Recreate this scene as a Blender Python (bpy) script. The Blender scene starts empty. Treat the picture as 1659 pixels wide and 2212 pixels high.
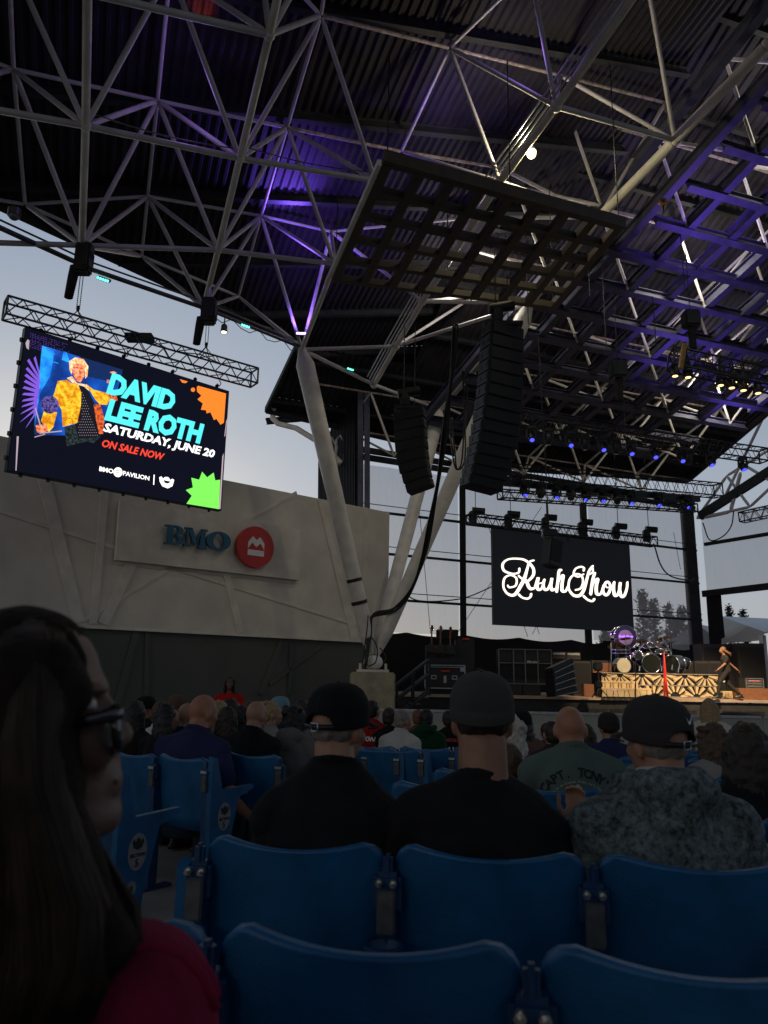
import bpy, bmesh, math, random
from mathutils import Vector, Matrix, Euler, noise
import numpy as np
R_ = math.radians
SC = bpy.context.scene
COL = SC.collection

# ------------------------------------------------------------------ camera, sky, light, exposure
FOC, PITCH, ROLL, EYE = 1600.0, R_(12.44), R_(1.0), 1.2
CF = Vector((0, math.cos(PITCH), math.sin(PITCH)))
_u = Vector((0, -math.sin(PITCH), math.cos(PITCH)))
_r = Vector((1, 0, 0))
CR = _r*math.cos(ROLL) + _u*math.sin(ROLL)
CU = _u*math.cos(ROLL) - _r*math.sin(ROLL)
CAM = Vector((0, 0, EYE))
cd = bpy.data.cameras.new('camera'); cam = bpy.data.objects.new('camera', cd); COL.objects.link(cam)
cd.sensor_fit = 'HORIZONTAL'; cd.sensor_width = 36; cd.lens = 36*FOC/1659
cd.clip_start = 0.05; cd.clip_end = 2000
cd.dof.use_dof = True; cd.dof.focus_distance = 16; cd.dof.aperture_fstop = 9.0
cam.matrix_world = Matrix(((CR.x, CU.x, -CF.x, 0), (CR.y, CU.y, -CF.y, 0), (CR.z, CU.z, -CF.z, EYE), (0, 0, 0, 1)))
SC.camera = cam
SC.view_settings.view_transform = 'Standard'; SC.view_settings.look = 'None'
SC.view_settings.gamma = 1; SC.view_settings.exposure = 0.0
SC.cycles.max_bounces = 6; SC.cycles.diffuse_bounces = 3; SC.cycles.glossy_bounces = 3
SC.cycles.transparent_max_bounces = 12; SC.cycles.sample_clamp_indirect = 2.0
SC.cycles.use_denoising = True
W = bpy.data.worlds.new('World'); SC.world = W; W.use_nodes = True
nt = W.node_tree; nt.nodes.clear()
sky = nt.nodes.new('ShaderNodeTexSky'); sky.sky_type = 'NISHITA'; sky.sun_disc = False
sky.sun_elevation = R_(9.0); sky.sun_rotation = R_(-24); sky.ozone_density = 2.0; sky.dust_density = 1.5; sky.air_density = 1.0
bg = nt.nodes.new('ShaderNodeBackground'); bg.inputs[1].default_value = 0.085
SC.view_settings.exposure = 0.66
hs = nt.nodes.new('ShaderNodeHueSaturation'); hs.inputs['Saturation'].default_value = 0.85
tc = nt.nodes.new('ShaderNodeTexCoord')
cl = nt.nodes.new('ShaderNodeTexNoise'); cl.inputs['Scale'].default_value = 2.2; cl.inputs['Detail'].default_value = 5
cm = nt.nodes.new('ShaderNodeMix'); cm.data_type = 'RGBA'; cm.blend_type = 'MIX'
rmp = nt.nodes.new('ShaderNodeMapRange'); rmp.inputs[1].default_value = .35; rmp.inputs[2].default_value = .75
rmp.inputs[3].default_value = 0.0; rmp.inputs[4].default_value = .35
wo = nt.nodes.new('ShaderNodeOutputWorld')
nt.links.new(tc.outputs['Generated'], cl.inputs['Vector']); nt.links.new(cl.outputs[0], rmp.inputs[0])
nt.links.new(sky.outputs[0], hs.inputs['Color']); nt.links.new(hs.outputs[0], cm.inputs[6])
cm.inputs[7].default_value = (5.0, 5.0, 5.6, 1)
sx = nt.nodes.new('ShaderNodeSeparateXYZ'); nt.links.new(tc.outputs['Generated'], sx.inputs[0])
er = nt.nodes.new('ShaderNodeValToRGB'); e_ = er.color_ramp.elements        # dusk: pale violet-grey low down, bluer above
e_[0].position = 0.0; e_[0].color = (.218, .222, .240, 1); e_[1].position = .62; e_[1].color = (.105, .148, .215, 1)
e3 = e_.new(.22); e3.color = (.190, .212, .248, 1)
nt.links.new(sx.outputs[2], er.inputs[0])
dn = nt.nodes.new('ShaderNodeVectorMath'); dn.operation = 'DOT_PRODUCT'; dn.inputs[1].default_value = (-.30, .954, 0); nt.links.new(tc.outputs['Generated'], dn.inputs[0])
dr = nt.nodes.new('ShaderNodeMapRange'); dr.inputs[1].default_value = -.5; dr.inputs[2].default_value = .75; dr.inputs[3].default_value = .34; dr.inputs[4].default_value = 1.0; nt.links.new(dn.outputs['Value'], dr.inputs[0])
sc_ = nt.nodes.new('ShaderNodeVectorMath'); sc_.operation = 'SCALE'; nt.links.new(er.outputs[0], sc_.inputs[0]); nt.links.new(dr.outputs[0], sc_.inputs['Scale'])
nm_ = nt.nodes.new('ShaderNodeVectorMath'); nm_.operation = 'SCALE'; nm_.inputs['Scale'].default_value = 0.075
nt.links.new(rmp.outputs[0], cm.inputs[0]); nt.links.new(cm.outputs[2], nm_.inputs[0])
tn = nt.nodes.new('ShaderNodeMix'); tn.data_type = 'RGBA'; tn.inputs[0].default_value = .16
nt.links.new(sc_.outputs[0], tn.inputs[6]); nt.links.new(nm_.outputs[0], tn.inputs[7]); nt.links.new(tn.outputs[2], bg.inputs[0])
bg.inputs[1].default_value = 1.22; nt.links.new(bg.outputs[0], wo.inputs[0])
sd = bpy.data.lights.new('evening_sun', 'SUN'); sun = bpy.data.objects.new('evening_sun', sd); COL.objects.link(sun)
sd.energy = 0.12; sd.angle = R_(25); sd.color = (1, .82, .66)
sun.rotation_euler = Euler((R_(78), 0, R_(-35)))

def spot(name, loc, target, power, color, size=60, blend=.6, rad=.15, kind='SPOT'):
    d = bpy.data.lights.new(name, kind); o = bpy.data.objects.new(name, d); COL.objects.link(o)
    d.energy = power; d.color = color; d.shadow_soft_size = rad
    if kind == 'SPOT': d.spot_size = R_(size); d.spot_blend = blend
    o.location = loc
    o.rotation_euler = (Vector(target)-Vector(loc)).to_track_quat('-Z', 'Y').to_euler()
    return o

# ------------------------------------------------------------------ pixel <-> world (photograph measured at 1659 x 2212)
def ray(u, v): return CF + CR*((u-829.5)/FOC) + CU*((1106-v)/FOC)
def pt(u, v, Y):
    d = ray(u, v); return CAM + d*(Y/d.y)
def pz(u, v, z):
    d = ray(u, v); return CAM + d*((z-EYE)/d.z)
def ppl(u, v, n, c):
    d = ray(u, v); return CAM + d*(n.dot(c-CAM)/n.dot(d))
def floor_z(y): return -0.038*max(-6, min(y, 23))

# ------------------------------------------------------------------ mesh builder
class MB:
    def __init__(s): s.v = []; s.f = []; s.mi = []; s.sm = []
    def add(s, vs, fs, m=0, smooth=False):
        o = len(s.v); s.v += [Vector(x) for x in vs]
        for f in fs: s.f.append([i+o for i in f]); s.mi.append(m); s.sm.append(smooth)
        return s
    def box(s, c, size, M=None, m=0, bev=0):
        x, y, z = [a/2 for a in size]; c = Vector(c)
        if bev <= 0:
            vs = [(-x,-y,-z),(x,-y,-z),(x,y,-z),(-x,y,-z),(-x,-y,z),(x,-y,z),(x,y,z),(-x,y,z)]
            fs = [(0,3,2,1),(4,5,6,7),(0,1,5,4),(1,2,6,5),(2,3,7,6),(3,0,4,7)]
        else:
            b = min(bev, x*.9, y*.9, z*.9); bm = bmesh.new(); bmesh.ops.create_cube(bm, size=1)
            for v in bm.verts: v.co = Vector((v.co.x*2*x, v.co.y*2*y, v.co.z*2*z))
            bmesh.ops.bevel(bm, geom=list(bm.edges), offset=b, segments=2, affect='EDGES')
            bm.verts.index_update(); vs = [tuple(v.co) for v in bm.verts]; fs = [[v.index for v in f.verts] for f in bm.faces]; bm.free()
        if M is not None: vs = [M @ Vector(v) for v in vs]
        return s.add([Vector(v)+c for v in vs], fs, m)
    def tube(s, a, b, r, r2=None, n=8, m=0, caps=True):
        a, b = Vector(a), Vector(b); r2 = r if r2 is None else r2
        d = (b-a)
        if d.length < 1e-6: return s
        q = d.to_track_quat('Z', 'Y'); vs = []
        for k in range(n):
            t = 2*math.pi*k/n; p = q @ Vector((math.cos(t), math.sin(t), 0)); vs += [a+p*r, b+p*r2]
        fs = [(2*k, 2*((k+1) % n), 2*((k+1) % n)+1, 2*k+1) for k in range(n)]
        s.add(vs, fs, m, True)
        if caps:
            s.add([vs[2*k] for k in range(n)], [tuple(range(n))[::-1]], m); s.add([vs[2*k+1] for k in range(n)], [tuple(range(n))], m)
        return s
    def path(s, pts, r, n=6, m=0, taper=None, closed=False):
        pts = [Vector(p) for p in pts]; N = len(pts); rings = []; up = None
        for i, p in enumerate(pts):
            a = pts[(i-1) % N if closed else max(i-1, 0)]; b = pts[(i+1) % N if closed else min(i+1, N-1)]
            d = (b-a)
            if d.length < 1e-9: d = Vector((0, 0, 1))
            d.normalize()
            if up is None: up = d.orthogonal().normalized()
            else:
                up = up - d*up.dot(d)
                up = up.normalized() if up.length > 1e-6 else d.orthogonal().normalized()
            sd_ = d.cross(up); rr = r*(taper[i] if taper else 1)
            rings.append([p+(up*math.cos(2*math.pi*k/n)+sd_*math.sin(2*math.pi*k/n))*rr for k in range(n)])
        vs = [x for g in rings for x in g]; fs = []
        for i in range(N if closed else N-1):
            j = (i+1) % N
            for k in range(n): fs.append((i*n+k, i*n+(k+1) % n, j*n+(k+1) % n, j*n+k))
        if not closed: fs += [tuple(range(n))[::-1], tuple((N-1)*n+k for k in range(n))]
        return s.add(vs, fs, m, True)
    def beam(s, a, b, w, h, up=(0, 0, 1), m=0):
        a, b = Vector(a), Vector(b); d = (b-a).normalized(); up = Vector(up); sd_ = d.cross(up).normalized(); up = sd_.cross(d).normalized()
        vs = [p+sd_*x*w/2+up*z*h/2 for p in (a, b) for x, z in ((-1,-1),(1,-1),(1,1),(-1,1))]
        return s.add(vs, [(0,1,2,3),(7,6,5,4),(0,4,5,1),(1,5,6,2),(2,6,7,3),(3,7,4,0)], m)
    def ibeam(s, a, b, w, h, t=.02, up=(0, 0, 1), m=0):
        a, b = Vector(a), Vector(b); d = (b-a).normalized(); up = Vector(up); sd_ = d.cross(up).normalized(); up = sd_.cross(d).normalized()
        x, z = w/2, h/2
        prof = [(-x,-z),(x,-z),(x,-z+t),(t/2,-z+t),(t/2,z-t),(x,z-t),(x,z),(-x,z),(-x,z-t),(-t/2,z-t),(-t/2,-z+t),(-x,-z+t)]
        vs = [p+sd_*i+up*j for p in (a, b) for i, j in prof]; n = 12
        return s.add(vs, [(k, (k+1) % n, n+(k+1) % n, n+k) for k in range(n)]+[tuple(range(n))[::-1], tuple(range(n, 2*n))], m)
    def ell(s, c, r, M=None, nu=14, nv=9, m=0):
        c = Vector(c); r = (r, r, r) if isinstance(r, (int, float)) else r
        vs = [Vector((0, 0, r[2]))]; fs = []
        for i in range(1, nv):
            t = math.pi*i/nv
            for k in range(nu):
                p = 2*math.pi*k/nu; vs.append(Vector((r[0]*math.sin(t)*math.cos(p), r[1]*math.sin(t)*math.sin(p), r[2]*math.cos(t))))
        vs.append(Vector((0, 0, -r[2]))); L = len(vs)-1
        for k in range(nu):
            fs.append((0, 1+k, 1+(k+1) % nu)); fs.append((L, L-nu+(k+1) % nu, L-nu+k))
        for i in range(nv-2):
            for k in range(nu):
                a = 1+i*nu+k; b = 1+i*nu+(k+1) % nu; fs.append((a, a+nu, b+nu, b))
        if M is not None: vs = [M @ v for v in vs]
        return s.add([v+c for v in vs], fs, m, True)
    def loft(s, secs, n=16, m=0, p=2.0):
        """secs: (centre, rx, ry) horizontal super-ellipses"""
        vs = []; N = len(secs)
        for c, rx, ry in secs:
            for k in range(n):
                t = 2*math.pi*k/n; ct, st = math.cos(t), math.sin(t)
                vs.append(Vector((c[0]+rx*math.copysign(abs(ct)**(2/p), ct), c[1]+ry*math.copysign(abs(st)**(2/p), st), c[2])))
        fs = [(i*n+k, i*n+(k+1) % n, (i+1)*n+(k+1) % n, (i+1)*n+k) for i in range(N-1) for k in range(n)]
        fs += [tuple(range(n))[::-1], tuple((N-1)*n+k for k in range(n))]
        return s.add(vs, fs, m, True)
    def prism(s, poly, O, X, Y, N, th, m=0):
        """poly of (x, y) in plane O + X x + Y y, extruded by th along N (front face at O + N th)"""
        O, X, Y, N = Vector(O), Vector(X), Vector(Y), Vector(N); n = len(poly)
        ar = sum(poly[i][0]*poly[(i+1) % n][1]-poly[(i+1) % n][0]*poly[i][1] for i in range(n))
        if ar < 0: poly = poly[::-1]
        if X.cross(Y).dot(N) < 0: poly = poly[::-1]
        b = [O+X*x+Y*y for x, y in poly]; vs = b+[p+N*th for p in b]
        fs = [tuple(range(n))[::-1], tuple(range(n, 2*n))]+[(k, (k+1) % n, n+(k+1) % n, n+k) for k in range(n)]
        return s.add(vs, fs, m)
    def xf(s, M):
        s.v = [M @ v for v in s.v]; return s
    def mesh(s, name):
        me = bpy.data.meshes.new(name); me.from_pydata([tuple(v) for v in s.v], [], s.f)
        me.polygons.foreach_set('use_smooth', s.sm); me.polygons.foreach_set('material_index', s.mi); me.update()
        return me
    def build(s, name, mats, parent=None, local=False, **kw):
        if not isinstance(mats, (list, tuple)): mats = [mats]
        if parent is not None and not local:
            o = origin(parent); s.v = [v-o for v in s.v]
        me = s.mesh(name)
        for mm in mats: me.materials.append(mm)
        ob = bpy.data.objects.new(name, me); COL.objects.link(ob); ob.parent = parent
        if kw: tag(ob, **kw)
        return ob

def origin(o):
    v = Vector((0, 0, 0))
    while o is not None: v += o.location; o = o.parent
    return v
def tag(o, label=None, cat=None, group=None, kind=None):
    if label: o['label'] = label
    if cat: o['category'] = cat
    if group: o['group'] = group
    if kind: o['kind'] = kind
    return o
def empty(name, loc, label, cat, group=None, kind=None):
    o = bpy.data.objects.new(name, None); o.location = loc; o.empty_display_size = .2; COL.objects.link(o)
    return tag(o, label, cat, group, kind)
def copy_tree(o, parent=None):
    c = o.copy(); COL.objects.link(c); c.parent = parent
    for ch in list(o.children): copy_tree(ch, c)
    return c
TS = bpy.data.scenes.new('workshop')
def evaluated(ob):
    """mesh of ob with its modifiers, worked out in a small scene of its own"""
    TS.collection.objects.link(ob)
    with bpy.context.temp_override(scene=TS, view_layer=TS.view_layers[0]):
        dg = bpy.context.evaluated_depsgraph_get(); dg.update()
    me = bpy.data.meshes.new_from_object(ob.evaluated_get(dg)); bpy.data.objects.remove(ob); return me
def remesh(mb, vox, smooth=4, dec=None):
    """one continuous surface from overlapping solids"""
    me = mb.mesh('t'); ob = bpy.data.objects.new('t', me)
    r = ob.modifiers.new('r', 'REMESH'); r.mode = 'VOXEL'; r.voxel_size = vox; r.use_smooth_shade = True
    if smooth:
        q = ob.modifiers.new('s', 'SMOOTH'); q.factor = .5; q.iterations = smooth
    if dec:
        q = ob.modifiers.new('d', 'DECIMATE'); q.ratio = dec
    out = evaluated(ob); bpy.data.meshes.remove(me)
    return out
def link_mesh(name, me, mats, parent=None, **kw):
    me.name = name
    me.materials.clear()
    for mm in (mats if isinstance(mats, (list, tuple)) else [mats]): me.materials.append(mm)
    ob = bpy.data.objects.new(name, me); COL.objects.link(ob); ob.parent = parent
    if kw: tag(ob, **kw)
    return ob
def text_mb(txt, size, M, depth=.005, offset=0.0, shear=0.0, spacing=1.0, align='LEFT', res=2):
    """text as extruded mesh, transformed by M (local x right, y up, z out)"""
    c = bpy.data.curves.new('t', 'FONT'); c.body = txt; c.size = size; c.extrude = depth; c.offset = offset
    c.shear = shear; c.space_character = spacing; c.align_x = align; c.resolution_u = res
    me = evaluated(bpy.data.objects.new('t', c))
    mb = MB(); mb.add([M @ v.co for v in me.vertices], [tuple(p.vertices) for p in me.polygons])
    bpy.data.curves.remove(c); bpy.data.meshes.remove(me)
    return mb
def frame(O, X, Y, N): # matrix with columns
    X, Y, N = Vector(X), Vector(Y), Vector(N)
    return Matrix(((X.x, Y.x, N.x, O[0]), (X.y, Y.y, N.y, O[1]), (X.z, Y.z, N.z, O[2]), (0, 0, 0, 1)))

# ------------------------------------------------------------------ materials
def mat(name, col, rough=.6, metal=0, var=.15, scale=8, bump=0, bscale=60, emit=None, estr=0, spec=.5, coat=0, col2=None, coord='Object'):
    m = bpy.data.materials.new(name); m.use_nodes = True; n = m.node_tree.nodes; l = m.node_tree.links
    b = n['Principled BSDF']; b.inputs['Roughness'].default_value = rough; b.inputs['Metallic'].default_value = metal
    b.inputs['Specular IOR Level'].default_value = spec; b.inputs['Coat Weight'].default_value = coat
    c = tuple(col)+(1,)
    if var > 0 or col2:
        t = n.new('ShaderNodeTexCoord'); no = n.new('ShaderNodeTexNoise'); no.inputs['Scale'].default_value = scale; no.inputs['Detail'].default_value = 4
        l.new(t.outputs[coord], no.inputs['Vector'])
        rp = n.new('ShaderNodeValToRGB'); rp.color_ramp.elements[0].position = .3; rp.color_ramp.elements[1].position = .7
        lo = tuple(x*(1-var) for x in col)+(1,); hi = tuple(min(1, x*(1+var)) for x in col)+(1,)
        if col2: hi = tuple(col2)+(1,); lo = c
        rp.color_ramp.elements[0].color = lo; rp.color_ramp.elements[1].color = hi
        l.new(no.outputs[0], rp.inputs[0]); l.new(rp.outputs[0], b.inputs['Base Color'])
        mr = n.new('ShaderNodeMapRange'); mr.inputs[3].default_value = max(.03, rough-.08); mr.inputs[4].default_value = min(1, rough+.1)
        l.new(no.outputs[0], mr.inputs[0]); l.new(mr.outputs[0], b.inputs['Roughness'])
    else: b.inputs['Base Color'].default_value = c
    if bump > 0:
        t2 = n.new('ShaderNodeTexCoord'); n2 = n.new('ShaderNodeTexNoise'); n2.inputs['Scale'].default_value = bscale; n2.inputs['Detail'].default_value = 3
        bp = n.new('ShaderNodeBump'); bp.inputs['Strength'].default_value = bump; bp.inputs['Distance'].default_value = .01
        l.new(t2.outputs[coord], n2.inputs['Vector']); l.new(n2.outputs[0], bp.inputs['Height']); l.new(bp.outputs[0], b.inputs['Normal'])
    if emit is not None:
        b.inputs['Emission Color'].default_value = tuple(emit)+(1,); b.inputs['Emission Strength'].default_value = estr
    return m
M = {}
M['tube'] = mat('painted_steel_tube', (.50,.465,.47), .45, 0, .12, 3, .1, 90)
M['tube_cream'] = mat('cream_painted_tube', (.70,.65,.56), .45, 0, .15, 2.5, .1, 90)
M['rust'] = mat('peeling_painted_steel', (.42,.38,.36), .6, 0, .3, 9, .2, 60, col2=(.16,.09,.06))
M['deck'] = mat('dark_roof_sheet', (.026,.023,.029), .7, 0, .3, 1.2, spec=.15)
M['purlin'] = mat('dark_steel', (.028,.028,.031), .65, 0, .3, 4, spec=.2)
M['bluesteel'] = mat('blue_grey_girder', (.07,.07,.11), .6, 0, .3, 3)
M['black'] = mat('black_metal', (.018,.018,.02), .45, .3, .3, 8)
M['matte'] = mat('black_cloth', (.010,.010,.011), .9, 0, .3, 20, .2, 150)
M['truss'] = mat('dark_aluminium_truss', (.10,.10,.11), .4, .7, .3, 9)
M['alu'] = mat('aluminium', (.55,.55,.57), .35, .9, .15, 12)
M['chrome'] = mat('chrome', (.75,.75,.78), .12, 1, .05, 10)
M['wall'] = mat('cream_render_wall', (.66,.61,.52), .8, 0, .10, 1.3, .15, 40)
M['wall_rib'] = mat('cream_wall_rib', (.68,.63,.54), .7, 0, .14, 2, .1, 60)
M['wallbase'] = mat('dark_green_grey_wall', (.075,.080,.068), .7, 0, .12, 1.0, .15, 40)
M['ground'] = mat('concrete_floor', (.20,.18,.155), .8, 0, .25, 1.7, .3, 30)
M['chair'] = mat('blue_moulded_plastic', (.004,.085,.205), .40, 0, .28, 7, .18, 160, spec=.5)
M['chairframe'] = mat('dark_blue_cast_metal', (.008,.045,.12), .45, .1, .25, 20)
M['bracket'] = mat('grey_worn_bracket', (.16,.17,.16), .5, .4, .3, 30)
M['bolt'] = mat('galvanised_bolt', (.6,.58,.52), .3, .9, .2, 60)
M['sticker'] = mat('faded_grey_sticker', (.22,.22,.21), .6, 0, .12, 30)
M['ink'] = mat('black_ink', (.01,.01,.01), .6, 0, 0)
M['white'] = mat('white_paint', (.8,.8,.78), .5, 0, .06, 10)
M['concrete'] = mat('pale_concrete', (.32,.29,.19), .85, 0, .2, 5, .4, 25)
M['cable'] = mat('black_rubber_cable', (.012,.012,.012), .5, 0, .2, 20)
M['red'] = mat('red_enamel', (.55,.03,.025), .4, 0, .1, 5)
M['sign_blue'] = mat('blue_sign_letters', (.012,.105,.19), .4, 0, .1, 5)
# ------------------------------------------------------------------ ground
g = MB()
ys = [-400, -6, 23, 600]
zz = [floor_z(-6), floor_z(-6), floor_z(23), floor_z(23)]
vs = []
for y, z in zip(ys, zz): vs += [(-500, y, z), (500, y, z)]
g.add(vs, [(0,1,3,2), (2,3,5,4), (4,5,7,6)])
tag(g.build('ground', M['ground']), kind='structure')

# ------------------------------------------------------------------ cream wall with sign
WD = Vector((.775, .632, 0)).normalized(); WE = Vector((.2, 26, 0)); WN = Vector((WD.y, -WD.x, 0))  # normal towards the seats
WZ = Vector((0, 0, 1))
def wpx(u, v):
    P = ppl(u, v, WN, WE); return ((P-WE).dot(WD), P.z)
wall = empty('cream_wall', (WE.x-10*WD.x, WE.y-10*WD.y, floor_z(20)), 'long cream wall with raised slanting bars and a dark lower band beside the aisle', 'wall')
L0 = -30
MB().prism([(L0, 2.35), (0, 2.35), (0, 6.92), (L0, 6.98)], WE-WN*.5, WD, WZ, WN, .5).build('wall_face', M['wall'], wall)
MB().prism([(L0, -.9), (-.9, -.9), (-.9, 2.31), (L0, 2.31)], WE-WN*.55, WD, WZ, WN, .45).build('wall_base', M['wallbase'], wall)
MB().prism([(L0, 2.27), (-.8, 2.27), (-.8, 2.35), (L0, 2.35)], WE-WN*.1, WD, WZ, WN, .13).build('ledge', M['wall_rib'], wall)
def bar(a, b, w, mt='wall_rib', off=.0, th=.045, nm='raised_bar'):
    A = Vector(wpx(*a)); B = Vector(wpx(*b)); d = (B-A).normalized(); q = Vector((-d.y, d.x))*w/2
    MB().prism([A+q, A-q, B-q, B+q], WE+WN*off, WD, WZ, WN, th).build(nm, M[mt], wall)
for a, b, w in [((82, 985), (170, 1345), .30), ((228, 1035), (200, 1348), .20), ((286, 1212), (222, 1348), .28), ((488, 1238), (519, 1366), .22),
                ((692, 1080), (764, 1380), .25), ((790, 1097), (785, 1384), .16), ((836, 1270), (812, 1380), .2), ((-120, 1000), (-20, 1340), .3)]:
    bar(a, b, w)
for i, (a, b) in enumerate([((180, 1340), (365, 1228)), ((365, 1224), (770, 1350)), ((0, 1104), (250, 1184)), ((532, 1124), (640, 1064)), ((-200, 1040), (0, 1104))]):
    bar(a, b, .10, th=.03)
for a, b, w in [((300, 1355), (255, 1520), .18), ((320, 1360), (318, 1520), .12), ((610, 1385), (565, 1500), .16), ((632, 1390), (628, 1500), .1), ((700, 1392), (585, 1478), .1)]:
    bar(a, b, w, 'wallbase', -.1, .05)
# sign
sg = empty('sign_board', WE+WD*-6, 'cream rectangular board on the wall with blue letters and a red round crest', 'sign')
sg.location.z = 4.0
SO = WE+WN*.17
pl = [Vector(wpx(*q)) for q in [(250, 1209), (646, 1253), (650, 1144), (260, 1080)]]
def spx(u, v):
    P = ppl(u, v, WN, SO); return ((P-SO).dot(WD), P.z)
pl = [Vector(spx(*q)) for q in [(250, 1209), (646, 1253), (650, 1144), (260, 1080)]]
MB().prism(pl, SO-WN*.14, WD, WZ, WN, .14).build('board', M['wall_rib'], sg)
MB().prism([Vector(((p.x-pl[0].x)*.95+pl[0].x+.12, 3.0+(p.y-3.0)*.9)) for p in pl], SO-WN*.20, WD, WZ, WN, .06).build('mounting_rail', M['wall'], sg)
# serif letters built as outlines in a 0..1 box, set on the board between measured corners
def letter(strokes, x0, x1, base0, base1, top0, top1, nm):
    mb = MB()
    for poly in strokes:
        q = []
        for x, y in poly:
            X = x0+(x1-x0)*x; bz = base0+(base1-base0)*x; tz = top0+(top1-top0)*x
            q.append((X, bz+(tz-bz)*y))
        mb.prism(q, SO+WN*.10, WD, WZ, WN, .10)
    return mb.build(nm, M['sign_blue'], sg)
def arc(cx, cy, rx, ry, a0, a1, n=10, ri=None):
    o = [(cx+rx*math.cos(R_(a0+(a1-a0)*k/n)), cy+ry*math.sin(R_(a0+(a1-a0)*k/n))) for k in range(n+1)]
    return o
def ringseg(cx, cy, rx, ry, ix, iy, a0, a1, n=10):
    out = []
    for k in range(n):
        t0 = R_(a0+(a1-a0)*k/n); t1 = R_(a0+(a1-a0)*(k+1)/n)
        out.append([(cx+ix*math.cos(t0), cy+iy*math.sin(t0)), (cx+rx*math.cos(t0), cy+ry*math.sin(t0)), (cx+rx*math.cos(t1), cy+ry*math.sin(t1)), (cx+ix*math.cos(t1), cy+iy*math.sin(t1))])
    return out
Bl = [[(0,0),(.5,0),(.5,.1),(0,.1)], [(0,.9),(.5,.9),(.5,1),(0,1)], [(.14,.1),(.40,.1),(.40,.9),(.14,.9)], [(.4,.47),(.55,.47),(.55,.57),(.4,.57)]] \
    + ringseg(.5, .26, .46, .26, .18, .16, -90, 90) + ringseg(.48, .755, .42, .245, .16, .145, -90, 90)
Ml = [[(0,0),(.26,0),(.26,.1),(0,.1)], [(.62,0),(1,0),(1,.1),(.62,.1)], [(0,.9),(.3,.9),(.3,1),(0,1)], [(.72,.9),(1,.9),(1,1),(.72,1)],
      [(.09,.1),(.17,.1),(.17,.9),(.09,.9)], [(.70,.1),(.91,.1),(.91,.9),(.70,.9)], [(.10,1),(.32,1),(.56,.3),(.46,.04)], [(.46,.04),(.56,.3),(.78,1),(.72,1)]]
Ol = ringseg(.5, .5, .5, .52, .22, .40, 0, 360, 24)
def box_px(u0, v0b, v0t, u1, v1b, v1t):
    a = spx(u0, v0b); b = spx(u1, v1b); c = spx(u0, v0t); d = spx(u1, v1t)
    return a[0], b[0], a[1], b[1], c[1], d[1]
letter(Bl, *box_px(349, 1176, 1134, 392, 1180, 1139), 'letter')
letter(Ml, *box_px(391, 1180, 1140, 440, 1187, 1146), 'letter')
letter(Ol, *box_px(438, 1187, 1148, 491, 1193, 1153), 'letter')
cx, cz = spx(546, 1183); rr = abs(spx(546, 1139)[1]-cz)*1.0
disc = [(cx+rr*math.cos(2*math.pi*k/40), cz+rr*math.sin(2*math.pi*k/40)) for k in range(40)]
rd = MB().prism(disc, SO+WN*.04, WD, WZ, WN, .16).build('round_crest', M['red'], sg)
c_ = MB(); s_ = rr*.44
for poly in ([(-1,-1.0),(1,-1.0),(1,-.42),(-1,-.42)], [(-1,-.34),(-.55,.28),(-.1,-.34)], ):
    pass
c_.prism([(cx+x*s_, cz+y*s_) for x, y in [(-1,-1.0),(1,-1.0),(1,-.38),(-1,-.38)]], SO+WN*.2, WD, WZ, WN, .02)
c_.prism([(cx+x*s_, cz+y*s_) for x, y in [(-1,-.25),(-.5,.42),(0,-.05),(0,.72),(-.45,1.12),(-1,.45)]], SO+WN*.2, WD, WZ, WN, .02)
c_.prism([(cx+x*s_, cz+y*s_) for x, y in [(1,-.25),(1,.45),(.45,1.12),(0,.72),(0,-.05),(.5,.42)]], SO+WN*.2, WD, WZ, WN, .02)
c_.build('crest_mark', M['white'], rd)

# ------------------------------------------------------------------ main canopy: space frame + sheet roof
d1 = ray(160, 1790); d2 = ray(3300, 860)
RN = d2.cross(d1).normalized(); RN = RN if RN.z > 0 else -RN
N1 = pt(652, 755, 20)
TOP = N1+RN*2.42; DK = N1+RN*2.75
def bp(u, v): return ppl(u, v, RN, N1)
def tp(u, v): return ppl(u, v, RN, TOP)
Bn = {k: bp(*q) for k, q in dict(b00=(185,272), b10=(518,342), b20=(810,390), b1m=(582,75), b01=(177,530), b11=(471,540), b21=(723,570), b22=(652,755), b12=(440,665),
      b0m=(190,-70), bL0=(-190,205), bLm=(-90,-80), b1n=(640,-190), c0=(1201,230), cm=(1440,-110), c1=(1080,393), c2=(912,651), c3=(855,748), c4=(808,831),
      dm=(1800,-60), d0=(1659,95), d1=(1458,303), d2=(1294,470), d3=(1145,655), d4=(950,885), bL1=(-150,520)).items()}
Tn = {k: tp(*q) for k, q in dict(t0=(29,149), t1=(340,217), t2=(620,275), t3=(693,33), t4=(54,441), t5=(319,424), t6=(564,466), t7=(515,640), t8=(306,553), t9=(971,103),
      t10=(867,327), t11=(1080,362), ta=(368,-65), tb=(18,-100), t12=(1209,162), t13=(1437,222), tc=(560,-110), td=(1145,-65), te=(1392,-80), tf=(730,-200), tL=(-230,60), tL4=(-200,400),
      t14=(715,500), t15=(745,545), tn=(645,742), t16=(1024,640), t17=(1020,470)).items()}
roof = empty('pavilion_roof', (N1.x, N1.y, N1.z), 'big tilted pavilion roof of tube space frame under dark corrugated sheets', 'roof')
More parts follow.
